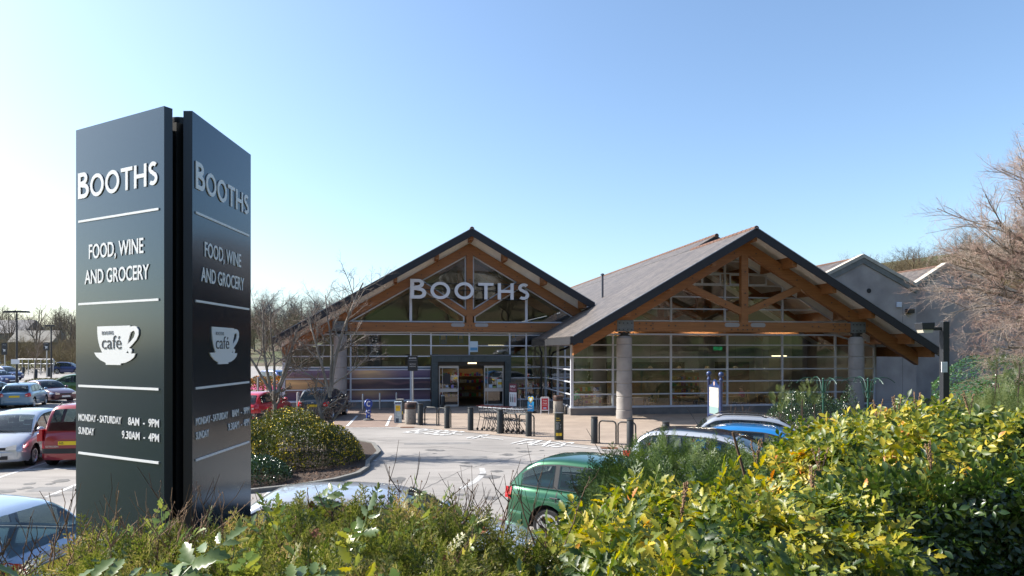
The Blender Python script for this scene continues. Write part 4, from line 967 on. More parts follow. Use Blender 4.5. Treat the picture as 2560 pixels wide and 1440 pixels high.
    for s in (-1,1):
        m = MB()
        for (a, b) in S['win']:
            G_ = side_patch(X(a)-.02, X(b)+.02, s, .07, .012, .004)
            m.grid([[g[0], (g[0][0],g[0][1]*.93+g[3][1]*.07,g[0][2]*.93+g[3][2]*.07)] for g in G_], m_trim, flip=(s > 0))
            m.grid([[(g[3][0],g[0][1]*.07+g[3][1]*.93,g[0][2]*.07+g[3][2]*.93), g[3]] for g in G_], m_trim, flip=(s > 0))
        for (a, b), (c_, d_) in zip(S['win'][:-1], S['win'][1:]): m.grid(side_patch(X(b)-.02, X(c_)+.02, s, .07, .012, .005, 3), m_trim, flip=(s > 0))
        m.build('window_trim', None, car, True)
        for (a, b) in S['win']:
            m = MB(); m.grid(side_patch(X(a), X(b), s, .09, .03, .009), m_cg2, flip=(s > 0)); m.build('side_window', None, car, True)
    def top_patch(fa, fb, inset, off, mt, nm, z_off=.008, n=12):
        G_ = []
        for i in range(n+1):
            x = X(fa+(fb-fa)*i/n); row = sec(x); w = max(.2, row[7][1]-inset); zt = row[7][2]
            G_.append([(x+off, w*k, row[10][2]-(row[10][2]-zt)*abs(k)**2+z_off) for k in (-1,-.66,-.33,0,.33,.66,1)])
        m = MB(); m.grid(G_, mt, flip=False); return m.build(nm, None, car, True)
    top_patch(S['ws'][0], S['ws'][1], .0, .008, m_cg2, 'windscreen', .012)
    if roofcol: top_patch(S['tg'][1]+.01, S['ws'][0]-.01, .0, 0, roofcol, 'roof_panel', .007)
    # rear screen follows the tailgate
    G_ = []; a, b = S['tg']
    for i in range(9):
        x = X(a+(b-a)*i/8); row = sec(x); w = max(.3, row[7][1]-.02); G_.append([(x-.02, w*k, row[8][2]+.0) for k in (-1,-.5,0,.5,1)])
    m = MB(); m.grid(G_, m_cg2); m.build('rear_window', None, car, True)
    if not detail: pass
    # bumpers, grille
    for s, nm in ((-1,'bumper'),(1,'bumper')):
        xs = [L/2-.42,L/2-.28,L/2-.15,L/2-.06,L/2-.01,L/2+.03]; pts = [(s*x, wfull(x)*(.995 if i < 5 else .72)+ (.012 if i < 5 else 0)) for i, x in enumerate(xs)]
        pts.append((s*(L/2+.045), .3)); pl = pts+[(a,-b) for a,b in pts[::-1]]
        m = MB(); G_ = [[(a*(1 if z != .23 else .985), b*(1 if z != .23 else .97), z) for a,b in pl] for z in (.23,.3,.42,.5,.53)]
        G_[-1] = [(a*.985, b*.975, .54) for a,b in pl]
        mt = m_trim if band == 'black' else col
        m.grid(G_, mt, flip=(s < 0)); m.build(nm, None, car, True)
        if band:
            m = MB(); m.grid([[(a*1.004,b*1.008,z) for a,b in pl] for z in (.42,.56)], m_trim, flip=(s < 0)); m.build('bumper_strip', None, car, True)
    m = MB(); xg = L/2+.055; m.box(xg-.02, xg, -.42, .42, .3, .4, m_trim); m.box(L/2-.0, L/2+.03, -.36, .36, .565, .64, m_trim); m.build('grille', None, car)
    # lamps
    def patch(xa, xb, za, zb_, s, mt, nm, off=.008, n=5):
        G_ = [[(x, s*(side(x, min(z,deck(x)))+off), min(z,deck(x)+.0)) for z in np.linspace(za,zb_,4)] for x in np.linspace(xa,xb,n+1)]
        m = MB(); m.grid(G_, mt, flip=(s > 0)); return m
    for s in (-1,1):
        m = patch(L/2-.34, L/2-.0, .6, .76, s, m_clearl, 'h')
        m.add([(L/2+.022, s*y, z) for y, z in ((.74*W/2,.56),(.42*W/2,.56),(.45*W/2,.66),(.76*W/2,.72))], [(0,1,2,3) if s > 0 else (3,2,1,0)], m_clearl)
        m.build('headlight', None, car, True)
        if lamp == 'high':
            m = MB()
            for k, (z0, z1) in enumerate(((.78,1.0),(1.0,1.12))): m.box(-L/2-.01,-L/2+.16, s*(W/2*.83), s*(W/2*.99-.05*k), z0, z1, m_redl)
        else:
            m = patch(-L/2+.01, -L/2+.16, .7, .92, s, m_redl, 't', .01)
            pts = [(.80*W/2,.7),(.62*W/2,.72),(.64*W/2,.86),(.76*W/2,.9)]
            m.prism([(s*y,z) for y,z in pts], 'x', -L/2-.035, -L/2+.02, m_redl)
            m.prism([(s*y,z) for y,z in [(.76*W/2,.75),(.65*W/2,.755),(.66*W/2,.79),(.77*W/2,.79)]], 'x', -L/2-.042, -L/2+.02, m_clearl)
        m.build('tail_light', None, car)
    # plates
    for s, txt, mt in ((-1,plate_rear,m_yel),(1,plate_front,m_wpl)):
        z = .72 if s < 0 else .44; xx = s*(L/2+(.052 if s > 0 else .045))
        m = MB(); m.box(min(xx,xx+s*.012),max(xx,xx+s*.012),-.26,.26,z-.055,z+.055,mt); pl = m.build('number_plate', None, car)
        if txt:
            vf = text_vf(txt, 1, .0, bold=.01); xs = [v[0] for v in vf[0]]; k = .46/(max(xs)-min(xs)); 
            if len(txt) < 4: k = .1
            m = MB(); m.add([(xx+s*.015, -s*(-.23+(v[0]-min(xs))*k)*-1, z-.036+v[1]*.1) for v in vf[0]], vf[1]); m.build('plate_lettering', m_trim, pl)
    if badge:
        vf = text_vf(badge, 1, .0, bold=.01); xs = [v[0] for v in vf[0]]; k = (.34 if len(badge) > 1 else .09)/(max(xs)-min(xs)); h = .07 if len(badge) > 1 else .11
        y0 = .6 if len(badge) > 1 else .045; zz = .6 if len(badge) > 1 else .84
        m = MB(); m.add([(-L/2-.045, y0-(v[0]-min(xs))*k, zz+v[1]*h) for v in vf[0]], vf[1]); m.build('badge', m_rim, car)
    # doors: shut lines, handles, mirrors
    m = MB()
    def zline(x, z0, z1, s, w=.009):
        zs = np.linspace(z0,z1,6); m.grid([[(x-w, s*(side(x,z)+.004), z) for z in zs],[(x+w, s*(side(x,z)+.004), z) for z in zs]], m_trim, flip=(s < 0))
    xB = X((S['win'][1][1]+S['win'][2][0])/2); xA = X(S['win'][2][1])-.12; xC = X((S['win'][0][1]+S['win'][1][0])/2)+.05
    for s in (-1,1):
        for x in (xB, xA): zline(x, .3, deck(x)-.01, s)
        zline(xC, .75, deck(xC)-.01, s)
        zs = np.linspace(xr+Ra+.03, xA, 10); m.grid([[(x, s*(side(x,.27)+.004), .265) for x in zs],[(x, s*(side(x,.28)+.004), .283) for x in zs]], m_trim, flip=(s > 0))
        if rubstrip:
            zs = np.linspace(xr+Ra+.06, xA+.1, 10); m.grid([[(x, s*(side(x,.5)+.014), .47) for x in zs],[(x, s*(side(x,.5)+.018), .54) for x in zs]], m_trim, flip=(s > 0))
    m.build('shut_lines', None, car)
    for s in (-1,1):
        for x in (xB-.2, xC-.02):
            zz = deck(x)-.13; m = MB(); y = side(x,zz)+.002; m.tube([(x-.09,s*y,zz),(x-.07,s*(y+.025),zz+.004),(x+.07,s*(y+.025),zz+.004),(x+.09,s*y,zz)], .014, 6, m_trim if rubstrip else col); m.build('door_handle', None, car, True)
        if mirror:
            m = MB(); x = xA-.0; z = deck(x)+.07; y = gs(x,z)
            m.sphere((x, s*(y+.15), z+.02), .1, 6, col, .75); m.tube([(x,s*y,z-.03),(x,s*(y+.1),z)], .025, 6, m_trim); mm = m.build('mirror', None, car, True)
    if rails:
        for s in (-1,1):
            xs = np.linspace(X(S['roof'][3][0]), X(S['roof'][5][0]+.03), 9); m = MB()
            m.tube([(x, s*(sec(x)[7][1]-.02), sec(x)[7][2]+(.06 if 0 < i < 8 else .0)) for i, x in enumerate(xs)], .018, 6, m_trim); m.build('roof_rail', None, car, True)
    if aerial:
        x = X(S['roof'][4][0])+.35; m = MB(); m.tube([(x,0,roof(x)+.03),(x+.02,0,roof(x)+.07),(x-.28,0,roof(x)+.52)], [.02,.008,.004], 5, m_trim); m.build('aerial', None, car)
    if wiper:
        x = X(S['ws'][1])-.02; m = MB()
        for y in (-.1,.35): m.tube([(x+.05,y,deck(x)+.07),(x-.03,y-.5,deck(x)+.12)], .01, 4, m_trim)
        m.build('wiper', None, car)
    # seats and wheel inside, seen through the glass
    m = MB()
    for x in (X(.34), X(.56)):
        for s in (-1,1): m.box(x-.06,x+.08,s*.36-.24,s*.36+.24,.7,1.12,m_seat); m.box(x-.04,x+.06,s*.36-.13,s*.36+.13,1.14,min(1.28,Hc-.14),m_seat)
    xd = X(S['ws'][1])-.28; m.box(xd-.1,xd+.15,-W/2+.3,W/2-.3,.8,deck(xd)+.1,m_trim); m.tube([(xd-.22+.05*math.cos(R(a)), .36+.17*math.sin(R(a)), deck(xd)+.02+.15*math.cos(R(a))) for a in range(0,361,30)], .014, 5, m_trim)
    m.build('seats', None, car)
    # wheels
    def wheel(x, s):
        prof = [(r-.1,-.09),(r-.03,-.1),(r-.008,-.085),(r,-.06),(r,.06),(r-.008,.085),(r-.03,.1),(r-.1,.09)]
        M = Matrix.Translation((x, s*(W/2-.13), r)) @ Matrix.Rotation(R(90),4,'X')
        t = MB(); t.lathe(prof, 28, None, M, cap=False); w = t.build('wheel', m_tyre, car, True)
        q = MB(); ri = r-.1; yy = s*(W/2-.035)
        q.lathe([(ri+.012,-.01),(ri+.012,.012),(ri-.02,.014),(ri-.035,-.02)], 28, m_rim, Matrix.Translation((x,yy,r)) @ Matrix.Rotation(R(90 if s < 0 else -90),4,'X'), cap=False)
        q.lathe([(.0005,0),(ri-.0,0)], 24, m_trim, Matrix.Translation((x,yy-s*.05,r)) @ Matrix.Rotation(R(90 if s < 0 else -90),4,'X'), cap=False)
        q.lathe([(.06,0),(.055,.03),(.001,.035)], 14, m_rim, Matrix.Translation((x,yy-s*.03,r)) @ Matrix.Rotation(R(90 if s < 0 else -90),4,'X'), cap=False)
        ns = {'spoke':5,'many':9,'cover':7}[rim]; sw = {'spoke':.042,'many':.018,'cover':.036}[rim]
        for k in range(ns):
            a = 2*math.pi*k/ns+.3; ca, sa = math.cos(a), math.sin(a)
            def pt(rr, ww, dy): return (x+ca*rr-sa*ww, yy+s*dy, r+sa*rr+ca*ww)
            v = [pt(.03,-sw,-.012),pt(.03,sw,-.012),pt(ri,sw*.8,-.002),pt(ri,-sw*.8,-.002)]; v2 = [pt(.03,-sw,-.035),pt(.03,sw,-.035),pt(ri,sw*.8,-.03),pt(ri,-sw*.8,-.03)]
            q.add(v+v2, [(0,1,2,3),(7,6,5,4),(0,4,5,1),(1,5,6,2),(2,6,7,3),(3,7,4,0)], m_rim)
        q.build('rim', None, w, True)
    for x in (xf,xr):
        for s in (-1,1): wheel(x,s)
    return car
m_cg2 = mat('car glass', (.02,.03,.035), .02, spec=1.0, coat=.6); _see_through(m_cg2, (.5,.6,.6), .22)
P_green = paint('metallic green', (.012,.095,.04), .5); P_silver = paint('silver', (.5,.52,.55),.5); P_red = paint('red', (.28,.012,.02),.1); P_brred = paint('bright red', (.55,.02,.03),.0)
P_ltblue = paint('pale blue', (.12,.24,.36)); P_maroon = paint('maroon', (.07,.008,.022)); P_navy = paint('navy', (.02,.035,.13)); P_black = paint('black blue', (.008,.012,.018)); P_blue = paint('bright blue', (.015,.2,.5)); P_white = paint('white', (.75,.77,.8),.0); P_olive = paint('olive green', (.07,.14,.03)); P_ice = paint('ice blue silver', (.36,.44,.55),.4)
# near row at the hedge, nosing into the bank
def rear_at(x, y, heading, L): a = R(heading); return (x+math.cos(a)*L/2, y+math.sin(a)*L/2)
HD = -33
make_car('parked_car', 'metallic green estate car nosed into the holly hedge in the foreground', rear_at(.27,13.2,HD,4.4), HD, 'estate', P_green, 'cars parked nose in to the hedge', rim='spoke', rubstrip=True, aerial=True)
make_car('parked_car', 'silver people carrier with a black roof, between the green car and the bright blue one', rear_at(2.95,16.3,-30,4.1), -30, 'mpv', P_silver, 'cars parked nose in to the hedge', roofcol=P_black, aerial=True, lamp='high')
make_car('parked_car', 'bright blue hatchback parked between the two pale cars by the hedge', rear_at(4.85,18.6,-28,4.2), -28, 'hatch', P_blue, 'cars parked nose in to the hedge')
make_car('parked_car', 'silver estate car with roof rails, farthest of the row by the hedge', rear_at(5.4,20.9,-14,4.6), -14, 'estate', P_silver, 'cars parked nose in to the hedge', rails=True)
make_car('parked_car', 'pale silver car showing only its roof behind the twiggy foreground hedge', (-1.75,9.6), 3, 'estate', P_silver, 'cars parked nose in to the hedge')
make_car('parked_car', 'pale blue silver hatchback cut by the left edge at the bottom of the view', (-7.75,8.8), 176, 'hatch', P_ice, 'cars parked nose in to the hedge')
# far left rows
make_car('parked_car', 'silver hatchback facing the viewer beside the red van', (-15.3,21.2), -74, 'jazz', P_silver, 'cars in the left car park', rim='many', plate_front=None)
make_car('parked_van', 'dark red boxy van seen from behind, half hidden by the pylon sign', (-13.15,21.9), 97, 'van', P_red, 'cars in the left car park', cat='van', rails=True, band=True, plate_rear='N5', badge='CITROËN', lamp='high')
def gcar(px, py, *a, **k):
    x, y = G(px, py); return make_car(a[0], a[1], (x, y), *a[2:], **k)
gl = 'cars in the left car park'
gcar(62, 1016, 'parked_car', 'grey blue hatchback with red tail lamps, second row behind the silver hatchback', 98-62+75, 'hatch', P_ltblue, gl, rim='cover')
gcar(-22, 1020, 'parked_car', 'silver car cut by the left edge beside the grey blue hatchback', 100, 'mpv', P_silver, gl, lamp='high')
gcar(116, 1004, 'parked_car', 'maroon saloon facing right behind the grey blue hatchback', -28, 'saloon', P_maroon, gl)
gcar(178, 988, 'parked_car', 'olive green car peeping out behind the pylon sign', 205, 'mpv', P_olive, gl)
gcar(172, 934, 'parked_car', 'dark blue four wheel drive beyond the low clipped hedge', 12, 'suv', P_navy, gl)
gcar(14, 950, 'parked_car', 'dark blue car with a sloping nose beside the twin headed lamp post', -20, 'mpv', P_navy, gl)
gcar(-4, 962, 'parked_car', 'small blue car just inside the left edge', -20, 'hatch', P_navy, gl)
gcar(2, 915, 'parked_car', 'pale car far off by the trolley park sign', 10, 'hatch', P_ice, gl)
# by the store
gcar(652, 1053, 'parked_car', 'bright red hatchback seen from behind, between the pylon and the left tree', 84, 'hatch', P_brred, 'cars by the store', band='black', mirror=True)
gcar(812, 1042, 'parked_car', 'black hatchback seen from behind in front of the sunset mural', 88, 'jazz', P_black, 'cars by the store', rim='spoke', plate_rear='PK12 JBE', badge='H', aerial=True)
# a silver car on the upper road behind the viewer, seen only as a reflection in the glass
make_car('parked_car', 'silver car mirrored in the cafe glass, standing on the road above the lawn', (22,-24,float(ground_z(22,-24))), 170, 'estate', P_silver)
# ================================================================== STREET FURNITURE
def put(name, label, cat, x, y, rz=0, group=None, z=None): return thing(name, label, cat, (x, y, .012 if z is None else z), rz, group)
m_bol = mat('bollard black', (.022,.026,.028), .5, n=(5,.3), bump=.1); m_galv = mat('galvanised tube', (.42,.43,.45), .35, metal=.8)
def bollard(label, x, y, group, r=.125, h=.98, m_=None, top='flat'):
    b = put('bollard', label, 'bollard', x, y, 0, group)
    mb = MB(); mb.lathe([(r,0),(r,h-.09),(r*.96,h-.08),(r*.96,h-.05),(r,h-.04),(r,h-.01),(r*.9,h)] if top == 'flat' else [(r,0),(r,h-.08),(r*.85,h-.03),(r*.4,h)], 20); mb.build('post', m_ or m_bol, b, True)
    mb = MB(); mb.lathe([(r*1.25,0),(r*1.2,.012)], 20); mb.build('collar', m_bol if top == 'flat' else m_conc, b, True); return b
BL = [(1050,1064,'beside the round litter bin'),(1117,1072,'between the first two black cycle hoops'),(1176,1077,'standing alone left of the trolleys'),(1250,1085,'in front of the row of trolleys'),(1322,1092,'at the right end of the trolleys'),(1487,1110,'to the right of the dark pillar sign'),(1577,1119,'in front of the round stone column'),(1667,1128,'partly hidden by the conifer sprig')]
for px, py, s in BL:
    x, y = G(px, py); bollard('thick black bollard '+s, x, y+.125, 'black bollards along the kerb')
for px, s in ((702,'nearest the orange flowering hedge'),(745.5,'beside the black hatchback')):
    x, y = G(px, 1027.5); bollard('grey steel bollard with a sloping cap, '+s, x, y, 'grey bollards by the mural', .09, 1.06, mat('grey bollard', (.3,.28,.28), .4, metal=.3), 'dome')
for px, py, s in ((907,1027,'left of the round blue sign'),(949.5,1024,'right of the round blue sign'),(991,1022,'behind the leaflet stand')):
    x, y = G(px, py); bollard('slim steel bollard '+s+', under the mural', x, y, 'slim bollards by the mural', .045, .95, m_galv, 'dome')
def hoop(label, a, b, h, m_, group, r=.028):
    x = (a[0]+b[0])/2; y = (a[1]+b[1])/2; t = put('cycle_stand', label, 'cycle stand', x, y, 0, group)
    pts = []; dx, dy = b[0]-a[0], b[1]-a[1]; c = .13
    P = [(0,0),(0,h-c)] + [(c/math.hypot(dx,dy)*(1-math.cos(R(q))), h-c+c*math.sin(R(q))) for q in (22,45,67,90)] + [(1-c/math.hypot(dx,dy)*(1-math.cos(R(q))), h-c+c*math.sin(R(q))) for q in (90,67,45,22)] + [(1,h-c),(1,0)]
    mb = MB(); mb.tube([(a[0]+dx*f-x, a[1]+dy*f-y, z) for f, z in P], r, 8); mb.build('hoop', m_, t, True)
    mb = MB()
    mb.lathe([(.06,0),(.055,.012)], 10, None, Matrix.Translation((a[0]-x,a[1]-y,0))); mb.build('foot', m_, t); mb = MB(); mb.lathe([(.06,0),(.055,.012)], 10, None, Matrix.Translation((b[0]-x,b[1]-y,0))); mb.build('foot', m_, t)
for a, b, s in (((1062,1063),(1092,1065),'left of the second bollard'),((1097,1065),(1127,1069),'behind the second bollard'),((1258,1083),(1292,1086),'in front of the trolleys'),((1298,1086),(1335,1090),'at the right end of the trolleys'),((1498,1108),(1540,1111),'nearest the dark pillar sign'),((1545,1112),(1589,1115),'in front of the stone column')):
    hoop('black cycle hoop '+s, G(*a), G(*b), .82, m_bol, 'black cycle hoops on the kerb')
hoop('grey steel cycle hoop behind the litter bin under the bicycle sign', G(1015,1048), G(1046,1049), .86, m_galv, 'steel cycle hoops by the walls')
hoop('steel cycle hoop seen almost end on behind the half price board', G(1301,1025), G(1306,1021), .8, m_galv, 'steel cycle hoops by the walls', .02)
hoop('steel cycle hoop seen almost end on behind the free cash board', G(1341,1025), G(1346,1021), .8, m_galv, 'steel cycle hoops by the walls', .02)
m_agg = mat('exposed aggregate', (.36,.33,.29), .9, n=(45,.45), bump=.4); m_brlid = mat('brown bin lid', (.06,.03,.022), .45)
def litter(label, x, y):
    b = put('litter_bin', label, 'litter bin', x, y, 0, 'round concrete litter bins')
    mb = MB(); mb.lathe([(.24,0),(.26,.04),(.26,.26),(.25,.27),(.25,.28),(.26,.29),(.26,.7)], 24); mb.build('drum', m_agg, b, True)
    mb = MB(); mb.lathe([(.265,.7),(.27,.72),(.27,.93),(.25,.98),(.02,1.0)], 24); l = mb.build('lid', m_brlid, b, True)
    mb = MB(); mb.grid([[( .274*math.sin(R(a)), -.274*math.cos(R(a)), z) for a in range(-28,62,10)] for z in (.78,.89)], None, flip=True); mb.build('slot', m_dark, l)
x, y = G(1024,1062); litter('concrete litter bin with a brown lid beside the leaflet stand', x, y+.26)
x, y = G(1396,1036); litter('concrete litter bin with a brown lid at the foot of the downpipe', x, y+.26)
# leaflet stand
x, y = G(994,1058); t = put('leaflet_stand', 'pale blue leaflet stand with a yellow panel beside the litter bin', 'leaflet stand', x, y+.15, .1)
mb = MB(); mb.box(-.17,.17,-.14,.14,0,1.0); mb.build('case', mat('pale leaflet print', (.5,.6,.64), .5, n=(9,.35)), t, bevel=.01)
mb = MB(); mb.box(-.11,.11,-.146,-.14,.56,.82); pn = mb.build('yellow_panel', mat('yellow print', (.8,.5,.03), .5), t)
mb = MB(); mb.box(-.09,.06,-.152,-.147,.74,.76); mb.box(-.09,.03,-.152,-.147,.7,.715); mb.build('print_lines', mat('print grey', (.3,.22,.05), .6), pn)
mb = MB(); mb.box(-.1,.04,-.146,-.14,.04,.22); mb.build('photo_panel', mat('photo dark', (.05,.08,.12), .5), t)
mb = MB(); mb.box(-.18,-.16,-.145,.145,.02,.9); [mb.box(-.12+i*.09,-.05+i*.09,-.147,-.14,.88,.96) for i in range(3)]; mb.build('leaflets', mat('leaflet dark', (.12,.1,.22), .5, n=(12,.5)), t)
x, y = G(999,1049); t = put('cigarette_bin', 'dark upright ash bin with a small yellow label behind the leaflet stand', 'ash bin', x, y+.1)
mb = MB(); mb.box(-.17,.17,-.12,.12,0,.95); mb.build('case', mat('bin grey green', (.07,.075,.07), .5), t, bevel=.015)
mb = MB(); mb.box(-.18,.18,-.13,.13,.95,1.0); mb.build('lid', mat('bin lid pale', (.3,.29,.27), .5), t); mb = MB(); mb.box(.08,.15,-.127,-.12,.25,.4); mb.build('label', m_yel, t)
# round blue stand with pictograms
m_sblue = mat('sign blue', (.02,.06,.3), .4)
x, y = G(921,1051); t = put('pavement_sign', 'round blue stand sign with white pictograms in the empty brick bay', 'sign', x, y, R(48))
mb = MB(); mb.prism(arc(0,.8,.23,0,360,28)[:-1], 'y', -.03, .03); d = mb.build('disc', m_sblue, t, bevel=.006)
mb = MB(); mb.prism([(-.12,.12),(.12,.12),(.1,.3),(.15,.4),(.1,.5),(.14,.58),(-.14,.58),(-.1,.5),(-.15,.4),(-.1,.3)], 'y', -.028, .028); p = mb.build('column', m_sblue, t)
mb = MB(); mb.add(*xz(outline_vf([arc(0,.8,.14,50,310,18)+arc(0,.8,.085,310,50,14)],.004),0,0,-.034)); mb.build('pictogram', m_white, d)
mb = MB(); mb.add(*xz(outline_vf([arc(0,.42,.09,50,310,14)+arc(0,.42,.05,310,50,10)],.004),0,0,-.032)); mb.build('pictogram', m_white, p); mb = MB(); mb.add(*xz(outline_vf([arc(0,.2,.05,0,360,14)[:-1]],.004),0,0,-.032)); mb.build('pictogram', m_white, p)
mb = MB(); mb.lathe([(.26,0),(.25,.05),(.1,.1),(.08,.13)], 20); mb.build('base', mat('sign base', (.1,.1,.1), .6, n=(6,.3)), t, True)
# bicycle parking sign
def small_text(body, w, z, mt, parent, y=-.03, x=0, name='lettering', hk=1.0):
    vf = text_vf(body, 1, .004, bold=.01); xs = [v[0] for v in vf[0]]; k = w/(max(xs)-min(xs)); mb = MB()
    mb.add([(x-w/2+(v[0]-min(xs))*k, y-v[2], z+v[1]*k*hk) for v in vf[0]], vf[1]); return mb.build(name, mt, parent)
x, y = G(1032,1046); t = put('bicycle_parking_sign', 'black bicycle parking sign on a slim steel pole behind the litter bin', 'sign', x, y, .05); Yb = y
mb = MB(); mb.tube([(0,0,0),(0,0,2.5)], .045, 10); mb.build('pole', m_galv, t, True)
zt, zb = H+(877-890)/F*Yb, H+(877-928)/F*Yb
mb = MB(); mb.box(-.25,.25,-.075,-.05,zb,zt); bd = mb.build('board', mat('sign charcoal', (.02,.022,.026), .4), t)
small_text('BOOTHS', .34, zb+(zt-zb)*.8, m_white, bd, -.08); small_text('BICYCLE', .29, zb+(zt-zb)*.42, mat('pale grey print', (.5,.5,.5), .5), bd, -.08); small_text('PARKING', .31, zb+(zt-zb)*.27, MATS['pale grey print'], bd, -.08)
mb = MB(); mb.box(-.2,.2,-.079,-.076,zb+(zt-zb)*.68,zb+(zt-zb)*.69); mb.build('rule', MATS['pale grey print'], bd)
# half price board
x, y = G(1283,1023); t = put('half_price_board', 'tall maroon and white half price poster board by the entrance', 'poster board', x, y, R(-42))
mb = MB(); mb.box(-.33,.33,-.02,.02,.12,1.52); bd = mb.build('frame', m_black, t)
mb = MB(); mb.box(-.28,.28,-.028,-.021,.98,1.47); mb.build('maroon_panel', mat('maroon print', (.13,.012,.035), .5), bd); mb = MB(); mb.box(-.28,.28,-.028,-.021,.17,.978); mb.build('white_panel', mat('poster white', (.72,.72,.74), .5), bd)
small_text('HALF', .4, 1.25, m_white, bd, -.032); small_text('PRICE', .44, 1.06, mat('pink print', (.5,.25,.3), .5), bd, -.032)
for i, c in enumerate(((.03,.03,.02),(.02,.02,.04),(.35,.02,.03))):
    xx = -.16+i*.16; mb = MB(); mb.prism([(xx-.04,.4),(xx+.04,.4),(xx+.04,.66),(xx+.015,.74),(xx+.015,.86),(xx-.015,.86),(xx-.015,.74),(xx-.04,.66)], 'y', -.034, -.029); mb.build('bottle_print', mat('bottle print %d' % i, c, .4), bd)
mb = MB(); mb.box(-.3,.3,-.2,.2,0,.05); mb.box(-.03,.03,-.02,.02,.05,.12); mb.build('foot', m_black, t)
# blue sign with a striped heart
x, y = G(1327,1033); t = put('pavement_sign', 'small bright blue stand sign with a striped heart near the free cash board', 'sign', x, y, R(-30))
mb = MB(); mb.box(-.19,.19,-.02,.02,.1,.62); bd = mb.build('board', mat('bright sign blue', (.02,.3,.62), .4), t)
hp = [(.0,-.24),(.11,-.1),(.19,.03),(.2,.13),(.15,.2),(.07,.21),(0,.14),(-.07,.21),(-.15,.2),(-.2,.13),(-.19,.03),(-.11,-.1)]
for k, (s, c) in enumerate(((1,(.02,.3,.62)),(.84,(.75,.3,.03)),(.7,(.8,.65,.05)),(.56,(.1,.45,.15)),(.44,(.75,.75,.8)))):
    mb = MB(); mb.prism([(a*s, .72+b*s) for a, b in hp], 'y', -.022-.004*k, -.018-.004*k); mb.build('heart_band', mat('heart %d' % k, c, .45), bd)
small_text('Play', .2, .36, m_white, bd, -.026); small_text('here!', .22, .22, m_white, bd, -.026)
mb = MB(); mb.box(-.24,.24,-.2,.2,0,.1); mb.build('base', m_black, t, bevel=.02)
# free cash A board
x, y = G(1362,1036); t = put('a_board', 'red and white free cash pavement board beside the second litter bin', 'sign', x, y, R(4))
P = arc(.16,.86,.07,0,90,5)+arc(-.16,.86,.07,90,180,5)+[(-.23,.18),(.23,.18)]
mb = MB(); mb.prism(P, 'y', -.02, .015); bd = mb.build('frame', mat('board white', (.7,.7,.72), .4), t)
mb = MB(); mb.box(-.17,.17,-.027,-.021,.24,.84); rp = mb.build('red_panel', mat('poster red', (.5,.02,.04), .5), bd)
small_text('Free', .2, .69, m_white, rp, -.03); small_text('Cash', .22, .55, m_white, rp, -.03); small_text('withdrawals', .25, .47, m_white, rp, -.03)
mb = MB(); mb.box(-.08,.08,-.034,-.028,.29,.37); mb.build('logo_patch', mat('pale blue print', (.4,.5,.7), .5), rp)
mb = MB(); mb.tube([(-.2,0,.2),(-.21,-.02,0)], .018, 6); mb.build('leg', MATS['board white'], t); mb = MB(); mb.tube([(.2,0,.2),(.21,-.02,0)], .018, 6); mb.build('leg', MATS['board white'], t)
mb = MB(); mb.prism([(-.2,.1),(.2,.1),(.2,.8),(-.2,.8)], 'y', .12, .135); mb.build('back_board', m_black, t)
# dark pillar sign
x, y = G(1398,1101); t = put('pillar_sign', 'dark green oval pillar sign with yellow lettering on the kerb', 'sign', x, y+.1, .03)
E = [(.175*math.cos(R(a)), .11*math.sin(R(a))) for a in range(0,360,15)]
mb = MB(); mb.prism(E, 'z', 0, 1.02); b = mb.build('column', mat('sign dark green', (.018,.024,.02), .4), t, True, angle=50)
mb = MB(); mb.prism([(a*1.01,c*1.01) for a, c in E], 'z', 1.0201, 1.04); mb.build('cap', m_galv, t)
mt = mat('sign yellow', (.85,.55,.02), .45)
small_text('TRUE', .13, .81, mt, b, -.111, -.06); small_text('VALUE', .17, .73, mt, b, -.113, -.04); small_text('Booths', .13, .64, m_white, b, -.111, -.055)
for i in range(6): mb = MB(); mb.box(-.12,.07-.02*(i%3),-.108,-.104,.585-i*.035,.595-i*.035); mb.build('text_line', MATS['pale grey print'], b)
for xx in (-.075,.045): mb = MB(); mb.box(xx-.05,xx+.05,-.115,-.105,.16,.27); mb.build('yellow_square', mt, b)
# small black bin by the door
x, y = G(1107,1020); t = put('floor_bin', 'slim black cylindrical bin beside the left sliding door', 'bin', x, y)
mb = MB(); mb.lathe([(.13,0),(.13,.62),(.11,.66),(.11,.7)], 18); mb.build('drum', m_black, t, True); mb = MB(); mb.lathe([(.125,.7),(.12,.74),(.02,.76)], 18); mb.build('lid', m_galv, t, True)
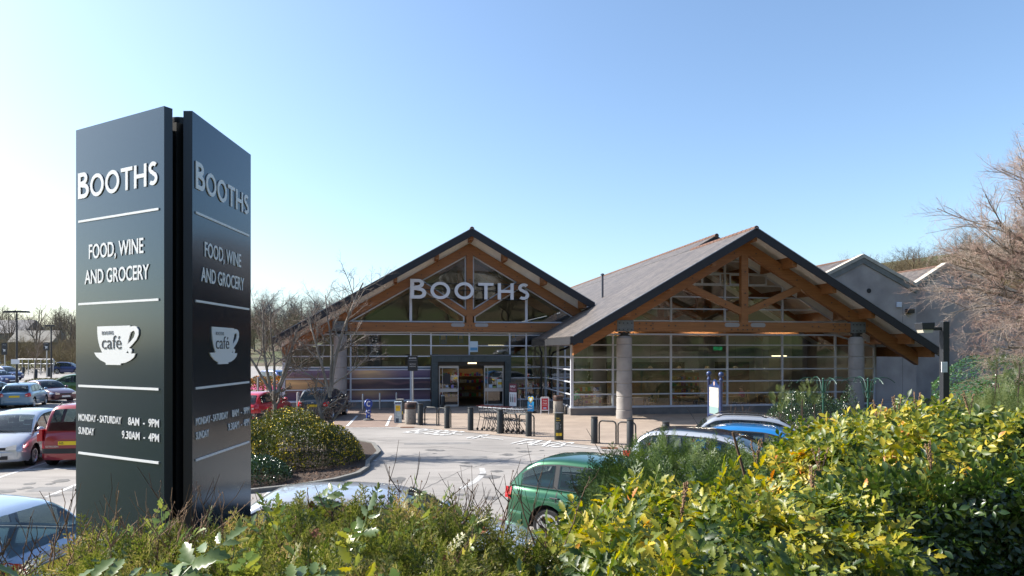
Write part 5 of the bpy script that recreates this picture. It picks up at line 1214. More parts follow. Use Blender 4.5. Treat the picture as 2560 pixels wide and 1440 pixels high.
# nested shallow trolleys
m_chr = mat('chrome wire', (.5,.5,.5), .25, metal=.9); m_trd = mat('trolley dark frame', (.07,.07,.075), .4, metal=.6)
def trolley():
    t = put('shopping_trolley', 'shallow wire trolley nested in the row behind the black bollards', 'shopping trolley', 0, 0, 0, 'nested shopping trolleys')
    def wire(name, z0, x0, x1, w, h, rim_):
        mb = MB(); q = [(x0,-w,z0),(x1,-w*.8,z0),(x1,w*.8,z0),(x0,w,z0),(x0,-w,z0)]; mb.tube(q, .011, 5, rim_); mb.tube([(a,b,c-h) for a,b,c in q], .008, 4, m_chr)
        for i in range(7): f = i/6; mb.tube([(x0+(x1-x0)*f,-w*(1-.2*f),z0),(x0+(x1-x0)*f,-w*(1-.2*f),z0-h),(x0+(x1-x0)*f,w*(1-.2*f),z0-h),(x0+(x1-x0)*f,w*(1-.2*f),z0)], .005, 3, m_chr)
        for i in range(5): f = -1+i*.5; mb.tube([(x0,w*f,z0-h),(x1,w*.8*f,z0-h)], .005, 3, m_chr)
        return mb.build(name, None, t)
    wire('upper_basket', 1.0, -.35, .42, .27, .14, m_chr); wire('lower_tray', .55, -.1, .45, .24, .05, m_trd)
    for s in (-1,1):
        mb = MB(); mb.tube([(-.4,.24*s,1.0),(-.3,.25*s,.6),(-.42,.25*s,.12)], .014, 6); mb.build('frame_leg', m_trd, t, True)
        mb = MB(); mb.tube([(-.3,.25*s,.6),(.05,.24*s,.52),(.35,.22*s,.12)], .014, 6); mb.build('frame_leg', m_trd, t, True)
        for x_ in (-.42,.35):
            mb = MB(); mb.lathe([(.055,-.015),(.062,0),(.055,.015)], 12, None, Matrix.Translation((x_-.02,.24*s,.062)) @ Matrix.Rotation(R(90),4,'X')); mb.build('castor', m_tyre, t, True)
    mb = MB(); mb.tube([(-.45,-.27,1.04),(-.45,.27,1.04)], .018, 8); mb.build('handle', mat('handle maroon', (.12,.02,.02), .5), t, True)
    return t
a = G(1222,1079); b = G(1296,1086); tr0 = trolley(); 
for i in range(7):
    f = i/6; x = a[0]+(b[0]-a[0])*f; y = a[1]+.35+(b[1]-a[1])*f; rz = math.atan2(b[1]-a[1], b[0]-a[0])+.05
    if i == 0: tr0.location = (x,y,.012); tr0.rotation_euler = (0,0,rz)
    else: dup(tr0, None, (x,y,.012), rz)
# blue town map sign
pa = Vector((7.5,26.0)); pb = Vector((7.64,24.95)); t = put('map_sign', 'blue framed town map sign on two ball topped posts in front of the cafe', 'map sign', pa.x, pa.y, math.atan2(pb.y-pa.y, pb.x-pa.x)); Wd = (pb-pa).length
m_tb = mat('town blue paint', (.02,.04,.12), .35, coat=.2)
for xx in (0, Wd):
    mb = MB(); mb.lathe([(.075,0),(.075,.5),(.06,.56),(.085,.6),(.06,.64),(.055,.7),(.055,2.28),(.075,2.3),(.075,2.34),(.04,2.38),(.05,2.42)], 16, None, Matrix.Translation((xx,0,0))); mb.sphere((xx,0,2.52), .1, 10); mb.build('post', m_tb, t, True, angle=60)
mb = MB(); top = [(.07,2.1)]+[(.07+(Wd-.14)*f, 2.1+.22*math.exp(-((f-.5)/.2)**2)) for f in np.linspace(.1,.9,13)]+[(Wd-.07,2.1)]
mb.prism([(.06,.95)]+top+[(Wd-.06,.95)], 'y', -.03, .03); bd = mb.build('board', m_tb, t)
mb = MB(); mb.box(.13,Wd-.13,-.042,-.031,1.03,2.02); mb.build('map_panel', mat('map print', (.55,.51,.44), .4, n=(16,.35), detail=8), bd)
mb = MB(); mb.box(.14,Wd-.14,-.047,-.043,1.04,1.3); mb.build('map_sea', mat('map sea', (.2,.3,.3), .4), bd)
mb = MB(); mb.prism([(Wd/2-.05,2.24),(Wd/2+.05,2.24),(Wd/2+.05,2.14),(Wd/2,2.06),(Wd/2-.05,2.14)], 'y', -.036, -.031); mb.build('crest', mat('crest', (.5,.35,.3), .5), bd)
# green metal plant frames
m_tg = mat('trellis green', (.01,.065,.045), .45)
def trellis(label, x, y, z, ztop, rz):
    t = thing('plant_frame', label, 'plant support', (x,y,z), rz, 'green metal plant frames'); h = ztop-z
    mb = MB(); mb.tube([(0,0,0),(0,0,h-.05)], .035, 8); mb.sphere((0,0,h-.02), .045, 6); mb.build('pole', m_tg, t, True)
    for k in range(4):
        a = math.pi/2*k+.0; ca, sa = math.cos(a), math.sin(a); mb = MB()
        def q(r_, z_): return (ca*r_, sa*r_, h+z_)
        mb.tube([q(.03,-.55),q(.12,-.38),q(.2,-.18),q(.32,-.03),q(.5,.04),q(.72,.02),q(.9,-.07),q(1.02,-.17)], .014, 5)
        mb.tube([q(.02,-.75),q(.1,-.7),q(.17,-.55),q(.21,-.3),q(.24,-.1)], .01, 5)
        sp = [q(.5+.09*math.cos(R(g))*(1-g/700), -.12+.09*math.sin(R(g))*(1-g/700)) for g in range(90,560,35)]; mb.tube([q(.45,.03)]+sp, .008, 4)
        mb.build('scroll_arm', m_tg, t, True)
for px, s in ((2058,'in front of the cafe glass'),(2170,'in front of the right hand stone column')):
    Yt = 25.5; x = (px-1280)/F*Yt; gz = float(ground_z(x,Yt)); trellis('green metal plant frame with curled arms '+s, x, Yt, max(gz,0), H+(877-946)/F*Yt, .02)
# lamp posts
m_post = mat('lamp post black', (.018,.02,.024), .45)
YL = 17; x = (2361-1280)/F*YL; t = thing('lamp_post', 'square black lamp post with one lantern arm in front of the red twigged tree', 'lamp post', (x,YL,float(ground_z(x,YL))), 0); zt = H+(877-804)/F*YL-t.location.z
mb = MB(); mb.box(-.08,.08,-.08,.08,0,zt); mb.build('post', m_post, t, bevel=.01)
mb = MB(); mb.box(-.33,-.08,-.025,.025,zt-.22,zt-.14); mb.build('arm', m_post, t)
mb = MB(); mb.prism([(-.66,zt-.03),(-.33,zt-.02),(-.33,zt-.2),(-.64,zt-.2)], 'y', -.16, .16); l = mb.build('lantern', m_post, t, bevel=.015)
mb = MB(); mb.prism([(-.62,zt-.201),(-.35,zt-.201),(-.37,zt-.28),(-.59,zt-.28)], 'y', -.13, .13); mb.build('diffuser', mat('lantern glass', (.5,.46,.38), .3), l)
mb = MB(); mb.box(-.13,.015,-.1,-.081,zt-1.26,zt-1.0); s_ = mb.build('notice', mat('notice white', (.75,.75,.76), .5), t)
for i in range(7): mb = MB(); mb.box(-.115,0,-.104,-.101,zt-1.24+i*.032,zt-1.23+i*.032); mb.build('print_line', MATS['pale grey print'], s_)
t = thing('lamp_post', 'tall twin headed lamp post in the left car park', 'lamp post', ((42-1280)/F*45, 45, 0), 0); zt = H+(877-779)/F*45
mb = MB(); mb.tube([(0,0,0),(0,0,.9),(0,0,zt)], [.09,.07,.05], 10); mb.build('post', m_post, t, True)
for s in (-1,1): mb = MB(); mb.prism([(s*.05,zt-.06),(s*.8,zt-.08),(s*.72,zt+.04),(s*.05,zt+.06)], 'y', -.18, .18); mb.build('lantern', m_post, t)
mb = MB(); mb.box(-.3,.25,-.12,-.09,H-33/F*45,H-21/F*45); mb.build('notice', MATS['notice white'], t)
t = thing('lamp_post', 'distant slim lamp post beside the second trolley park sign', 'lamp post', ((128-1280)/F*85, 85, 0), 0); zt = H+(877-815)/F*85
mb = MB(); mb.tube([(0,0,0),(0,0,zt)], [.1,.08], 8); mb.build('post', m_post, t, True); mb = MB(); mb.box(-.7,.3,-.2,.2,zt-.05,zt+.12); mb.build('lantern', m_post, t)
t = thing('lamp_post', 'tall lamp post hidden behind the pylon sign, throwing a long shadow over the road', 'lamp post', (-10.3,23.2,0), 0)
mb = MB(); mb.tube([(0,0,0),(0,0,7.6)], [.09,.06], 10); mb.build('post', m_post, t, True); mb = MB(); mb.box(-.15,.6,-.16,.16,7.55,7.7); mb.build('lantern', m_post, t)
t = thing('sign_pole', 'slim pale pole standing behind the bright red car', 'pole', ((645-1280)/F*38, 38, 0), 0); mb = MB(); mb.tube([(0,0,0),(0,0,H-66/F*38)], .06, 8); mb.build('pole', m_galv, t, True); mb = MB(); mb.lathe([(.12,0),(.1,.03)],12); mb.build('base', m_galv, t)
def cartsign(px, Yd, w, y0, y1, ybase, label, cart=True):
    t = thing('trolley_park_sign', label, 'sign', ((px-1280)/F*Yd, Yd, 0), 0); z0, z1 = H+(877-y1)/F*Yd, H+(877-y0)/F*Yd
    mb = MB(); mb.tube([(0,0,0),(0,0,z0+.05)], .07, 8); mb.build('post', m_galv, t, True); ww = w/F*Yd/2
    mb = MB(); mb.box(-ww,ww,-.1,-.04,z0,z1); b = mb.build('board', mat('sign charcoal', (.02,.022,.026), .4), t)
    if cart:
        k = ww*1.2; zc = z0+(z1-z0)*.35; mb = MB(); mb.add(*xz(outline_vf([[(-.45,.5),(-.3,.5),(-.22,.35),(.4,.3),(.3,-.02),(-.15,0),(-.2,-.12),(.3,-.14),(.3,-.2),(-.28,-.18),(-.2,.03),(-.33,.42),(-.45,.42)],arc(-.15,-.3,.07,0,360,10)[:-1],arc(.22,-.3,.07,0,360,10)[:-1]],.01),0,0,-.11)); 
        mb.v = [(a*k, b_, zc+c*k) for a,b_,c in mb.v]; mb.build('trolley_emblem', m_white, b); small_text('BOOTHS', ww*1.1, z1-(z1-z0)*.2, MATS['pale grey print'], b, -.11)
    else:
        small_text('TROLLEY', ww*1.3, z1-(z1-z0)*.3, MATS['pale grey print'], b, -.11)
    return t
cartsign(12, 95, 14, 857, 887, 925, 'black trolley park sign at the far left edge'); cartsign(117, 88, 15, 856, 876, 922, 'black trolley park sign beside the distant lamp post'); 
x, y = (-68.0, 100)
t = thing('railing', 'pale tubular railing round the far trolley park', 'railing', ((40-1280)/F*97, 97, 0), 0)
L_ = 93/F*97; z1 = H-21/F*97; z0 = H-36/F*97; mb = MB(); mb.tube([(0,0,z1),(L_,0,z1),(L_+.15,0,z1-.2),(L_+.15,0,z0)], .06, 6); mb.tube([(0,0,z0+.2),(L_+.1,0,z0+.2)], .06, 6); mb.build('rail', m_galv, t)
for i in range(7): mb = MB(); mb.tube([(L_*i/6,0,0),(L_*i/6,0,z1)], .05, 6); mb.build('post', m_galv, t)
for px, py, s in ((58,940,'left of the thin sapling'),(90,948,'nearest the low hedge'),(122,942,'beside the blue four wheel drive')):
    x, y = G(px, py); bollard('far black bollard '+s, x, y, 'black bollards in the left car park', .16, 1.2)
# pink parasol and the blue truck beyond the flowering hedge
x = (655-1280)/F*52; t = thing('parasol', 'bright pink parasol beyond the orange flowering hedge', 'parasol', (x,52,0), 0); z = H-84/F*52
mb = MB(); mb.lathe([(1.55,z-.32),(1.1,z-.12),(.5,z+.05),(.01,z+.14)], 10, None, None, cap=False); mb.build('canopy', mat('pink cloth', (.65,.08,.25), .7), t); mb = MB(); mb.tube([(0,0,0),(0,0,z+.1)], .03, 6); mb.build('pole', m_galv, t)
make_car('parked_van', 'deep blue van half hidden by the left tree beyond the orange flowering hedge', ((700-1280)/F*56, 56), -35, 'van', paint('deep blue', (.01,.04,.2)), None, cat='van')
# ================================================================== INSIDE THE CAFE
m_pine = mat('pale wood', (.42,.26,.12), .5, n=(6,.25), stretch=(1,1,5))
def uvw(u, v, z=.05): c, s = math.cos(TH), math.sin(TH); return (PL[0]+c*u-s*v, PL[1]+s*u+c*v, z)
def chair():
    t = thing('cafe_chair', 'pale wooden chair at a cafe table behind the glass', 'chair', (0,0,0), 0, 'cafe chairs behind the glass')
    mb = MB(); mb.box(-.21,.21,-.2,.2,.42,.46); mb.build('seat', m_pine, t, bevel=.01)
    for s in (-1,1):
        mb = MB(); mb.tube([(s*.19,-.18,0),(s*.18,-.17,.42)], .018, 6); mb.build('leg', m_pine, t); mb = MB(); mb.tube([(s*.2,.22,0),(s*.18,.18,.42)], .018, 6); mb.build('leg', m_pine, t)
    mb = MB(); mb.tube([(-.19,.18,.44),(-.2,.22,.7),(-.16,.25,.92),(0,.27,.99),(.16,.25,.92),(.2,.22,.7),(.19,.18,.44)], .016, 6); mb.build('back_frame', m_pine, t, True)
    mb = MB(); mb.box(-.06,.06,.225,.24,.46,.96); mb.build('back_splat', m_pine, t); return t
def table():
    t = thing('cafe_table', 'pale wooden cafe table behind the glass', 'table', (0,0,0), 0, 'cafe tables behind the glass')
    mb = MB(); mb.box(-.55,.55,-.36,.36,.71,.75); mb.build('tabletop', m_pine, t, bevel=.008)
    mb = MB(); mb.box(-.5,.5,-.31,.31,.64,.709); mb.build('apron', m_pine, t)
    for a in (-1,1):
        for b in (-1,1): mb = MB(); mb.box(a*.5-.03,a*.5+.03,b*.31-.03,b*.31+.03,0,.64); mb.build('leg', m_pine, t)
    return t
ch0 = chair(); tb0 = table(); first = [True, True]; k = 0
for u, v in ((6.2,-3.6),(8.9,-3.4),(9.9,-1.3),(11.9,-3.5),(14.3,-3.5),(15.6,-1.4),(17.2,-3.5),(19.6,-3.6)):
    p = uvw(u,v)
    if first[1]: tb0.location = p; tb0.rotation_euler = (0,0,TH); first[1] = False
    else: dup(tb0, None, p, TH)
    for du, dv, r_ in ((-.85,0,90),(.85,0,-90)):
        p = uvw(u+du,v+dv); rr = TH+R(r_)+.2*math.sin(k*2.3); k += 1
        if first[0]: ch0.location = p; ch0.rotation_euler = (0,0,rr); first[0] = False
        else: dup(ch0, None, p, rr)
def lamp():
    t = thing('pendant_lamp', 'small warm pendant lamp glowing inside the cafe', 'lamp', (0,0,0), 0, 'pendant lamps in the cafe')
    mb = MB(); mb.tube([(0,0,.1),(0,0,1.6)], .008, 4); mb.build('cord', m_black, t); mb = MB(); mb.lathe([(.17,0),(.12,.1),(.03,.14)], 14, None, None, cap=False); mb.build('lamp_shade', mat('shade', (.3,.2,.1), .5), t, True)
    mb = MB(); mb.lathe([(.15,.0),(.14,.02)], 12); mb.build('bulb', mat('warm bulb', (1,.7,.3), .5, emit=((1,.55,.15),3.5)), t); return t
l0 = lamp()
for i, px in enumerate((1626,1697,1768,1838)):
    Yd = 41.0; p = ((px-1280)/F*Yd, Yd, H-44/F*Yd)
    if i == 0: l0.location = p
    else: dup(l0, None, p)
for i, (px, py) in enumerate(((1948,891),(1240,865))):
    t = thing('ceiling_light', ('slim lit strip light hanging in the cafe','slim lit strip light hanging in the shop hall')[i], 'light', ((px-1280)/F*43, 43, H+(877-py)/F*43), .2); mb = MB(); mb.box(-.5,.5,-.04,.04,0,.06); mb.build('tube', mat('strip tube', (1,.9,.7), .5, emit=((1,.85,.5),1.5)), t); mb = MB(); mb.box(-.52,.52,-.06,.06,.0601,.1); mb.build('housing', m_black, t)
for i, (u, v) in enumerate(((8.5,-2.2),(13.4,-2.2),(18.5,-2.2),(9.5,3.2),(16.5,3.2),(-3.5,5.5),(1.5,5.5))):  # unseen strip lights added above the tie beams to brighten both halls
    p = uvw(u, v, 4.8); t = thing('ceiling_light', 'unseen strip light added under the hall roof to brighten the interior', 'light', p, TH, 'added strip lights in the halls'); mb = MB(); mb.box(-.9,.9,-.07,.07,0,.05); mb.build('tube', mat('added fill tube', (1,.9,.7), .5, emit=((1,.93,.8),14)), t); mb = MB(); mb.box(-.92,.92,-.1,.1,.0501,.1); mb.build('housing', m_black, t)
for px, py, w_, h_, c, s in ((1108,846,.5,.75,(.03,.1,.35),'blue hanging banner left of the window poster'),(1152,844,.35,.7,(.03,.1,.35),'narrow blue hanging banner nearest the window poster'),(1284,842,.32,.6,(.02,.14,.45),'blue hanging banner above the half price board'),(946,864,.25,.45,(.25,.25,.3),'grey hanging banner above the sunset mural')):
    Yd = 43.5; t = thing('hanging_banner', s, 'banner', ((px-1280)/F*Yd, Yd, H+(877-py)/F*Yd), TH, 'banners hanging in the shop hall'); mb = MB(); mb.box(-w_/2,w_/2,-.01,.01,-h_/2,h_/2); b = mb.build('cloth', mat('banner %.2f %.2f' % (c[0],c[2]), c, .6), t)
    mb = MB(); mb.box(-w_*.3,w_*.3,-.014,-.011,-h_*.1,h_*.3); mb.build('print_panel', mat('banner print', (.55,.35,.3), .6), b); mb = MB(); mb.tube([(0,0,h_/2),(0,0,h_/2+1.0)], .008, 4); mb.build('cord', m_black, t)
def shelf(label, u, v, w_, h_, rows, rz=0, seed=1):
    t = thing('display_shelf', label, 'shelf unit', uvw(u,v), TH+rz, None); q = random.Random(seed)
    mb = MB(); mb.box(-w_/2,w_/2,.2,.24,0,h_); mb.build('back_panel', m_pine, t)
    cols = [(.5,.05,.04),(.6,.4,.05),(.1,.3,.08),(.6,.25,.04),(.5,.5,.45),(.08,.12,.35),(.3,.04,.12)]
    for k in range(rows):
        z = .15+k*(h_-.2)/rows; mb = MB(); mb.box(-w_/2,w_/2,-.2,.199,z,z+.03); sh = mb.build('shelf_board', m_pine, t); n = int(w_/.16)
        for i in range(n):
            hh = q.uniform(.12,.26); mb = MB(); x = -w_/2+w_*(i+.5)/n; mb.box(x-.065,x+.065,-.16,.1,z+.031,z+.03+hh); c = q.choice(cols); mb.build('goods', mat('goods %d' % cols.index(c), c, .5), sh)
shelf('stocked display shelf behind the glass right of the entrance', 3.9, 3.0, 1.5, 1.5, 3, 0, 1)
shelf('tall stocked shelf seen through the open entrance doors', .1, 7.6, 3.0, 2.1, 4, 0, 2)
shelf('low stocked shelf behind the glass corner of the cafe', 6.8, .2, 2.2, 1.3, 3, 0, 3)
shelf('tall stocked shelf deep inside the cafe hall', 15.6, 3.0, 4.0, 1.9, 4, 0, 4)
t = thing('exit_sign', 'green exit sign hanging inside the cafe', 'sign', ((1795-1280)/F*41, 41, H-(868-877+3)/F*41), TH); mb = MB(); mb.box(-.28,.28,-.02,.02,-.12,.1); mb.build('panel', mat('exit green', (.01,.3,.12), .4, emit=((.01,.35,.13),.05)), t); mb = MB(); mb.tube([(0,0,.1),(0,0,1.2)], .01, 4); mb.build('hanger', m_black, t)
# seated people behind the glass
def skin_mesh(name, verts, edges, radii, m_, parent):
    me = bpy.data.meshes.new(name); me.from_pydata(verts, edges, []); me.materials.append(m_); o = bpy.data.objects.new(name, me); COL.objects.link(o); o.parent = parent
    md = o.modifiers.new('skin', 'SKIN'); md.use_smooth_shade = True
    for i, r_ in enumerate(radii): me.skin_vertices[0].data[i].radius = (r_, r_) if not isinstance(r_, tuple) else r_
    me.skin_vertices[0].data[0].use_root = True
    sb = o.modifiers.new('subdivision', 'SUBSURF'); sb.levels = 1; sb.render_levels = 1; return o
m_skin = mat('skin', (.5,.3,.22), .6)
def sitter(label, loc, rz, shirt, legs, hair):
    t = thing('person', label, 'person', loc, rz, None)
    V_ = [(0,0,.52),(0,.02,.72),(0,.03,.95),(0,.02,1.07),(0,-.01,1.16),(0,-.03,1.27)]; r_ = [.14,.125,.15,.055,.085,.08]; E = [(0,1),(1,2),(2,3),(3,4),(4,5)]
    for s in (-1,1):
        a = len(V_); V_ += [(s*.17,.02,.98),(s*.24,-.04,.74),(s*.16,-.3,.78),(s*.14,-.36,.785)]; r_ += [.06,.045,.032,.028]; E += [(2,a),(a,a+1),(a+1,a+2),(a+2,a+3)]
        for q, (dx, l) in enumerate(((-.032,.065),(-.011,.08),(.011,.075),(.03,.06))):
            b = len(V_); V_ += [(s*(.14+dx),-.4,.785),(s*(.14+dx),-.4-l,.775)]; r_ += [.009,.007]; E += [(a+3,b),(b,b+1)]
        b = len(V_); V_ += [(s*.105,-.37,.79),(s*.09,-.41,.785)]; r_ += [.01,.008]; E += [(a+3,b),(b,b+1)]
        a = len(V_); V_ += [(s*.1,-.05,.52),(s*.12,-.42,.52),(s*.12,-.44,.1),(s*.12,-.54,.05)]; r_ += [.09,.065,.045,.04]; E += [(0,a),(a,a+1),(a+1,a+2),(a+2,a+3)]
    body = skin_mesh('body', V_, E, r_, m_skin, t)
    sv = [(0,.01,.6),(0,.02,.74),(0,.03,.93),(0,.025,1.02)]; sr = [.165,.155,.175,.09]; se = [(0,1),(1,2),(2,3)]
    for s in (-1,1): a = len(sv); sv += [(s*.175,.02,.97),(s*.245,-.03,.75),(s*.2,-.18,.765)]; sr += [.075,.06,.048]; se += [(2,a),(a,a+1),(a+1,a+2)]
    skin_mesh('shirt', sv, se, sr, mat(label[:18], shirt, .85), t)
    lv = [(0,0,.52)]; lr = [.16]; le = []
    for s in (-1,1): a = len(lv); lv += [(s*.1,-.08,.52),(s*.12,-.42,.52),(s*.12,-.44,.14)]; lr += [.1,.08,.06]; le += [(0,a),(a,a+1),(a+1,a+2)]
    skin_mesh('trousers', lv, le, lr, mat('trouser %.2f' % legs[0], legs, .85), t)
    mb = MB(); mb.sphere((0,.015,1.25), .098, 8, None, 1.1); mb.build('hair', mat('hair %.2f' % hair[0], hair, .8), t, True)
    mb = MB()
    for s in (-1,1): mb.sphere((s*.03,-.107,1.22), .011, 4)
    mb.build('eyes', m_dark, t); mb = MB(); mb.prism([(-.012,1.17),(.012,1.17),(0,1.21)], 'y', -.135, -.1); mb.build('nose', m_skin, t); mb = MB(); mb.box(-.025,.025,-.11,-.1,1.14,1.15); mb.build('mouth', mat('lips', (.35,.1,.09), .6), t)
p = uvw(5.35,-3.6); sitter('person in a green top seated at the leftmost cafe table', p, TH-R(-90)+.4, (.02,.3,.14), (.03,.03,.05), (.05,.03,.02))
p = uvw(8.05,-3.4); sitter('person in a dark red top seated beside the round stone column', p, TH+R(90), (.3,.02,.05), (.04,.04,.06), (.02,.015,.01))
p = uvw(12.75,-3.5); sitter('person in a pale top seated in the middle of the cafe', p, TH-R(90), (.45,.42,.38), (.03,.04,.08), (.2,.18,.16))
p = uvw(15.15,-3.5); sitter('person in a magenta top seated right of the map sign', p, TH-R(90), (.35,.03,.14), (.02,.02,.02), (.1,.05,.03))
# ================================================================== PLANTS
RNG = np.random.default_rng(11)
def rot_from(zdir, spin, rng=None):
    """(k,3,3) matrices whose third column is zdir, spun about it"""
    z = zdir/np.linalg.norm(zdir, axis=1, keepdims=True); ref = np.where(np.abs(z[:,2:3]) > .9, np.array([[1.,0,0]]), np.array([[0,0,1.]]))
    x = np.cross(ref, z); x /= np.linalg.norm(x, axis=1, keepdims=True); y = np.cross(z, x); c = np.cos(spin)[:,None]; s = np.sin(spin)[:,None]
    return np.stack([x*c+y*s, y*c-x*s, z], -1)
def scatter(T, Fq, Rm, off, sc):
    """copy a template to many places -> big vertex / face arrays"""
    V = np.einsum('kij,nj->kni', Rm, T)*sc[:,None,None]+off[:,None,:]; n = len(T)
    F_ = (Fq[None]+(np.arange(len(off))*n)[:,None,None]).reshape(-1, Fq.shape[1]); return V.reshape(-1,3), F_
def merge(parts):
    Vs = []; Fs = []; o = 0
    for V, F_ in parts: Vs.append(V); Fs.append(F_+o); o += len(V)
    return np.concatenate(Vs), np.concatenate(Fs)
# ---- templates
def leaflet(n=8, L=.07, wid=.82, fold=.28, curl=.15):
    if n == 8: t = np.array([0,.13,.26,.4,.53,.66,.79,.9,1.]); w = np.array([.02,.27,.17,.33,.2,.28,.14,.12,0])
    else: t = np.array([0,.3,.55,.75,1.]); w = np.array([.03,.3,.3,.2,0])
    k = len(t); z = -curl*t*t; mid = np.stack([t, t*0, z], -1); l = np.stack([t+.06*(w > .2), w*wid, z+fold*w*wid], -1); r_ = l*[1,-1,1]
    V = np.concatenate([l,mid,r_])*L; F_ = []
    for i in range(k-1): F_ += [(i,i+k,i+k+1,i+1),(i+k,i+2*k,i+2*k+1,i+k+1)]
    return V, np.array(F_)
def strip(p0, p1, w, up=(0,0,1)):
    p0, p1 = np.array(p0,float), np.array(p1,float); d = p1-p0; s = np.cross(d, up); s = s/(np.linalg.norm(s)+1e-9)*w/2
    return np.array([p0-s, p0+s, p1+s*.5, p1-s*.5]), np.array([[0,1,2,3]])
def pinnate(pairs=5, length=.26, n=8, leafL=.075, rng=RNG):
    """compound holly-like leaf lying along +x"""
    parts = []; T, Fq = leaflet(n, leafL)
    for i in range(pairs):
        f = (i+.7)/pairs; x = f*length; z = .05*length*4*f*(1-f)-.25*length*f*f; sc = .75+.5*math.sin(math.pi*min(f+.12,1))
        for s in (-1,1):
            a = s*(R(62)+rng.uniform(-.15,.15)); M = np.array(Matrix.Rotation(a,3,'Z') @ Matrix.Rotation(rng.uniform(-.3,.25),3,'Y') @ Matrix.Rotation(rng.uniform(-.35,.35),3,'X')); parts.append((T@M.T*sc+[x,s*.004,z], Fq))
    M = np.array(Matrix.Rotation(.25,3,'Y')); parts.append((T@M.T*1.15+[length,0,-.25*length], Fq))
    for i in range(4):
        f0, f1 = i/4, (i+1)/4; q = lambda f: (f*length, 0, .2*length*f*(1-f)-.25*length*f*f-.002)
        parts.append(strip(q(f0), q(f1), .004))
    return merge(parts)
def rosette(seed, n=8, leaves=8, elev=(.05,.75), length=.26, leafL=.075, pairs=5):
    rng = np.random.default_rng(seed); parts = []
    for i in range(leaves):
        V, F_ = pinnate(pairs, length*rng.uniform(.75,1.15), n, leafL*rng.uniform(.85,1.1), rng); a = i*2.4+rng.uniform(-.3,.3); e = rng.uniform(*elev)
        M = np.array(Matrix.Rotation(a,3,'Z') @ Matrix.Rotation(-e,3,'Y') @ Matrix.Rotation(rng.uniform(-.3,.3),3,'X')); parts.append((V@M.T, F_))
    return merge(parts)
def spray(seed, L=.16, side=9, sub=4, w=.0035):
    """flat conifer spray along +z... built in the xz plane"""
    rng = np.random.default_rng(seed); P = []; up = (0,1,0)
    for i in range(5): P.append(strip((0,.01*i*i*.1,L*i/5), (0,.01*(i+1)**2*.1,L*(i+1)/5), w*1.3, up))
    for i in range(side):
        f = .12+.86*i/side; s = 1 if i % 2 else -1; l = L*.46*(1-f*.72)*rng.uniform(.8,1.15); a = R(46)+rng.uniform(-.12,.12)
        p = np.array([0, .025*f*f, L*f]); d = np.array([s*math.sin(a), rng.uniform(-.12,.12), math.cos(a)]); P.append(strip(p, p+d*l, w, up))
        for j in range(sub):
            g = .25+.7*j/sub; t2 = 1 if j % 2 else -1; a2 = a*s+t2*R(38); q = p+d*l*g; d2 = np.array([math.sin(a2), rng.uniform(-.2,.2), math.cos(a2)]); P.append(strip(q, q+d2*l*.38*(1.1-g*.5), w*.95, up))
    return merge(P)
def shell_points(n, bx, by, top, base, depth, seed=0, zmin=None):
    """random points in the outer shell of a heightfield shrub, with an outward direction"""
    rng = np.random.default_rng(seed); out = []; dirs = []; tot = 0
    while tot < n:
        x = rng.uniform(*bx, n*6); y = rng.uniform(*by, n*6); t = top(x,y); z = rng.uniform(0,1,n*6)*(t.max()-base)+base
        e = .06; gx_ = (top(x+e,y)-top(x-e,y))/(2*e); gy_ = (top(x,y+e)-top(x,y-e))/(2*e); gl = np.sqrt(1+gx_**2+gy_**2)
        d = (t-z)/gl; ok = (d > 0) & (d < depth*rng.uniform(.15,1,n*6)) & (t > base+.02)
        p = np.stack([x,y,z],-1)[ok]; q = np.stack([-gx_,-gy_,np.ones_like(x)],-1)[ok]; out.append(p); dirs.append(q/np.linalg.norm(q,axis=1,keepdims=True)); tot += len(p)
    return np.concatenate(out)[:n], np.concatenate(dirs)[:n]
def bump_top(x, y, s, a, seed): return a*(vnoise(x,y,s,seed)-.5)*2 + a*.5*(vnoise(x,y,s*.4,seed+3)-.5)*2
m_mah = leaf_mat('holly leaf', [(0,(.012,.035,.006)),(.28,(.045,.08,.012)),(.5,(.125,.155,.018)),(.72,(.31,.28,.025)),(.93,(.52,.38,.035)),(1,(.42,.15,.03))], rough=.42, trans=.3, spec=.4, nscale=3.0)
m_mah_shade = leaf_mat('holly leaf shade tone', [(0,(.01,.03,.008)),(.4,(.028,.06,.012)),(.7,(.07,.11,.02)),(.92,(.16,.18,.03)),(1,(.3,.2,.03))], rough=.28, trans=.25, spec=.6)  # darker copy of the holly leaf with shade painted into its colours
m_grey = leaf_mat('grey green holly leaf', [(0,(.05,.085,.025)),(.5,(.11,.16,.045)),(1,(.2,.24,.07))], rough=.33, trans=.25, spec=.5)
m_con = leaf_mat('cypress spray', [(0,(.03,.05,.01)),(.3,(.08,.105,.018)),(.58,(.165,.175,.04)),(.82,(.32,.27,.11)),(1,(.36,.21,.11))], rough=.4, trans=.3, nscale=4)
m_con2 = leaf_mat('feathery cypress', [(0,(.02,.045,.01)),(.5,(.055,.095,.018)),(.85,(.11,.15,.03)),(1,(.16,.17,.05))], rough=.5, trans=.2, nscale=1)
m_con3 = leaf_mat('pale cypress', [(0,(.05,.08,.02)),(.5,(.1,.13,.035)),(1,(.18,.19,.06))], rough=.5, trans=.25, nscale=1)
m_twig = mat('brown twig', (.13,.075,.045), .8, n=(30,.4)); m_tan = mat('tan twig', (.3,.18,.1), .75, n=(30,.35)); m_stem = mat('dark stem', (.05,.035,.025), .9)
ros = [rosette(s, leafL=.058, length=.23) for s in (1,2,3)]; ros_lo = [rosette(s, n=4, leafL=.058, length=.24) for s in (4,5,6)]
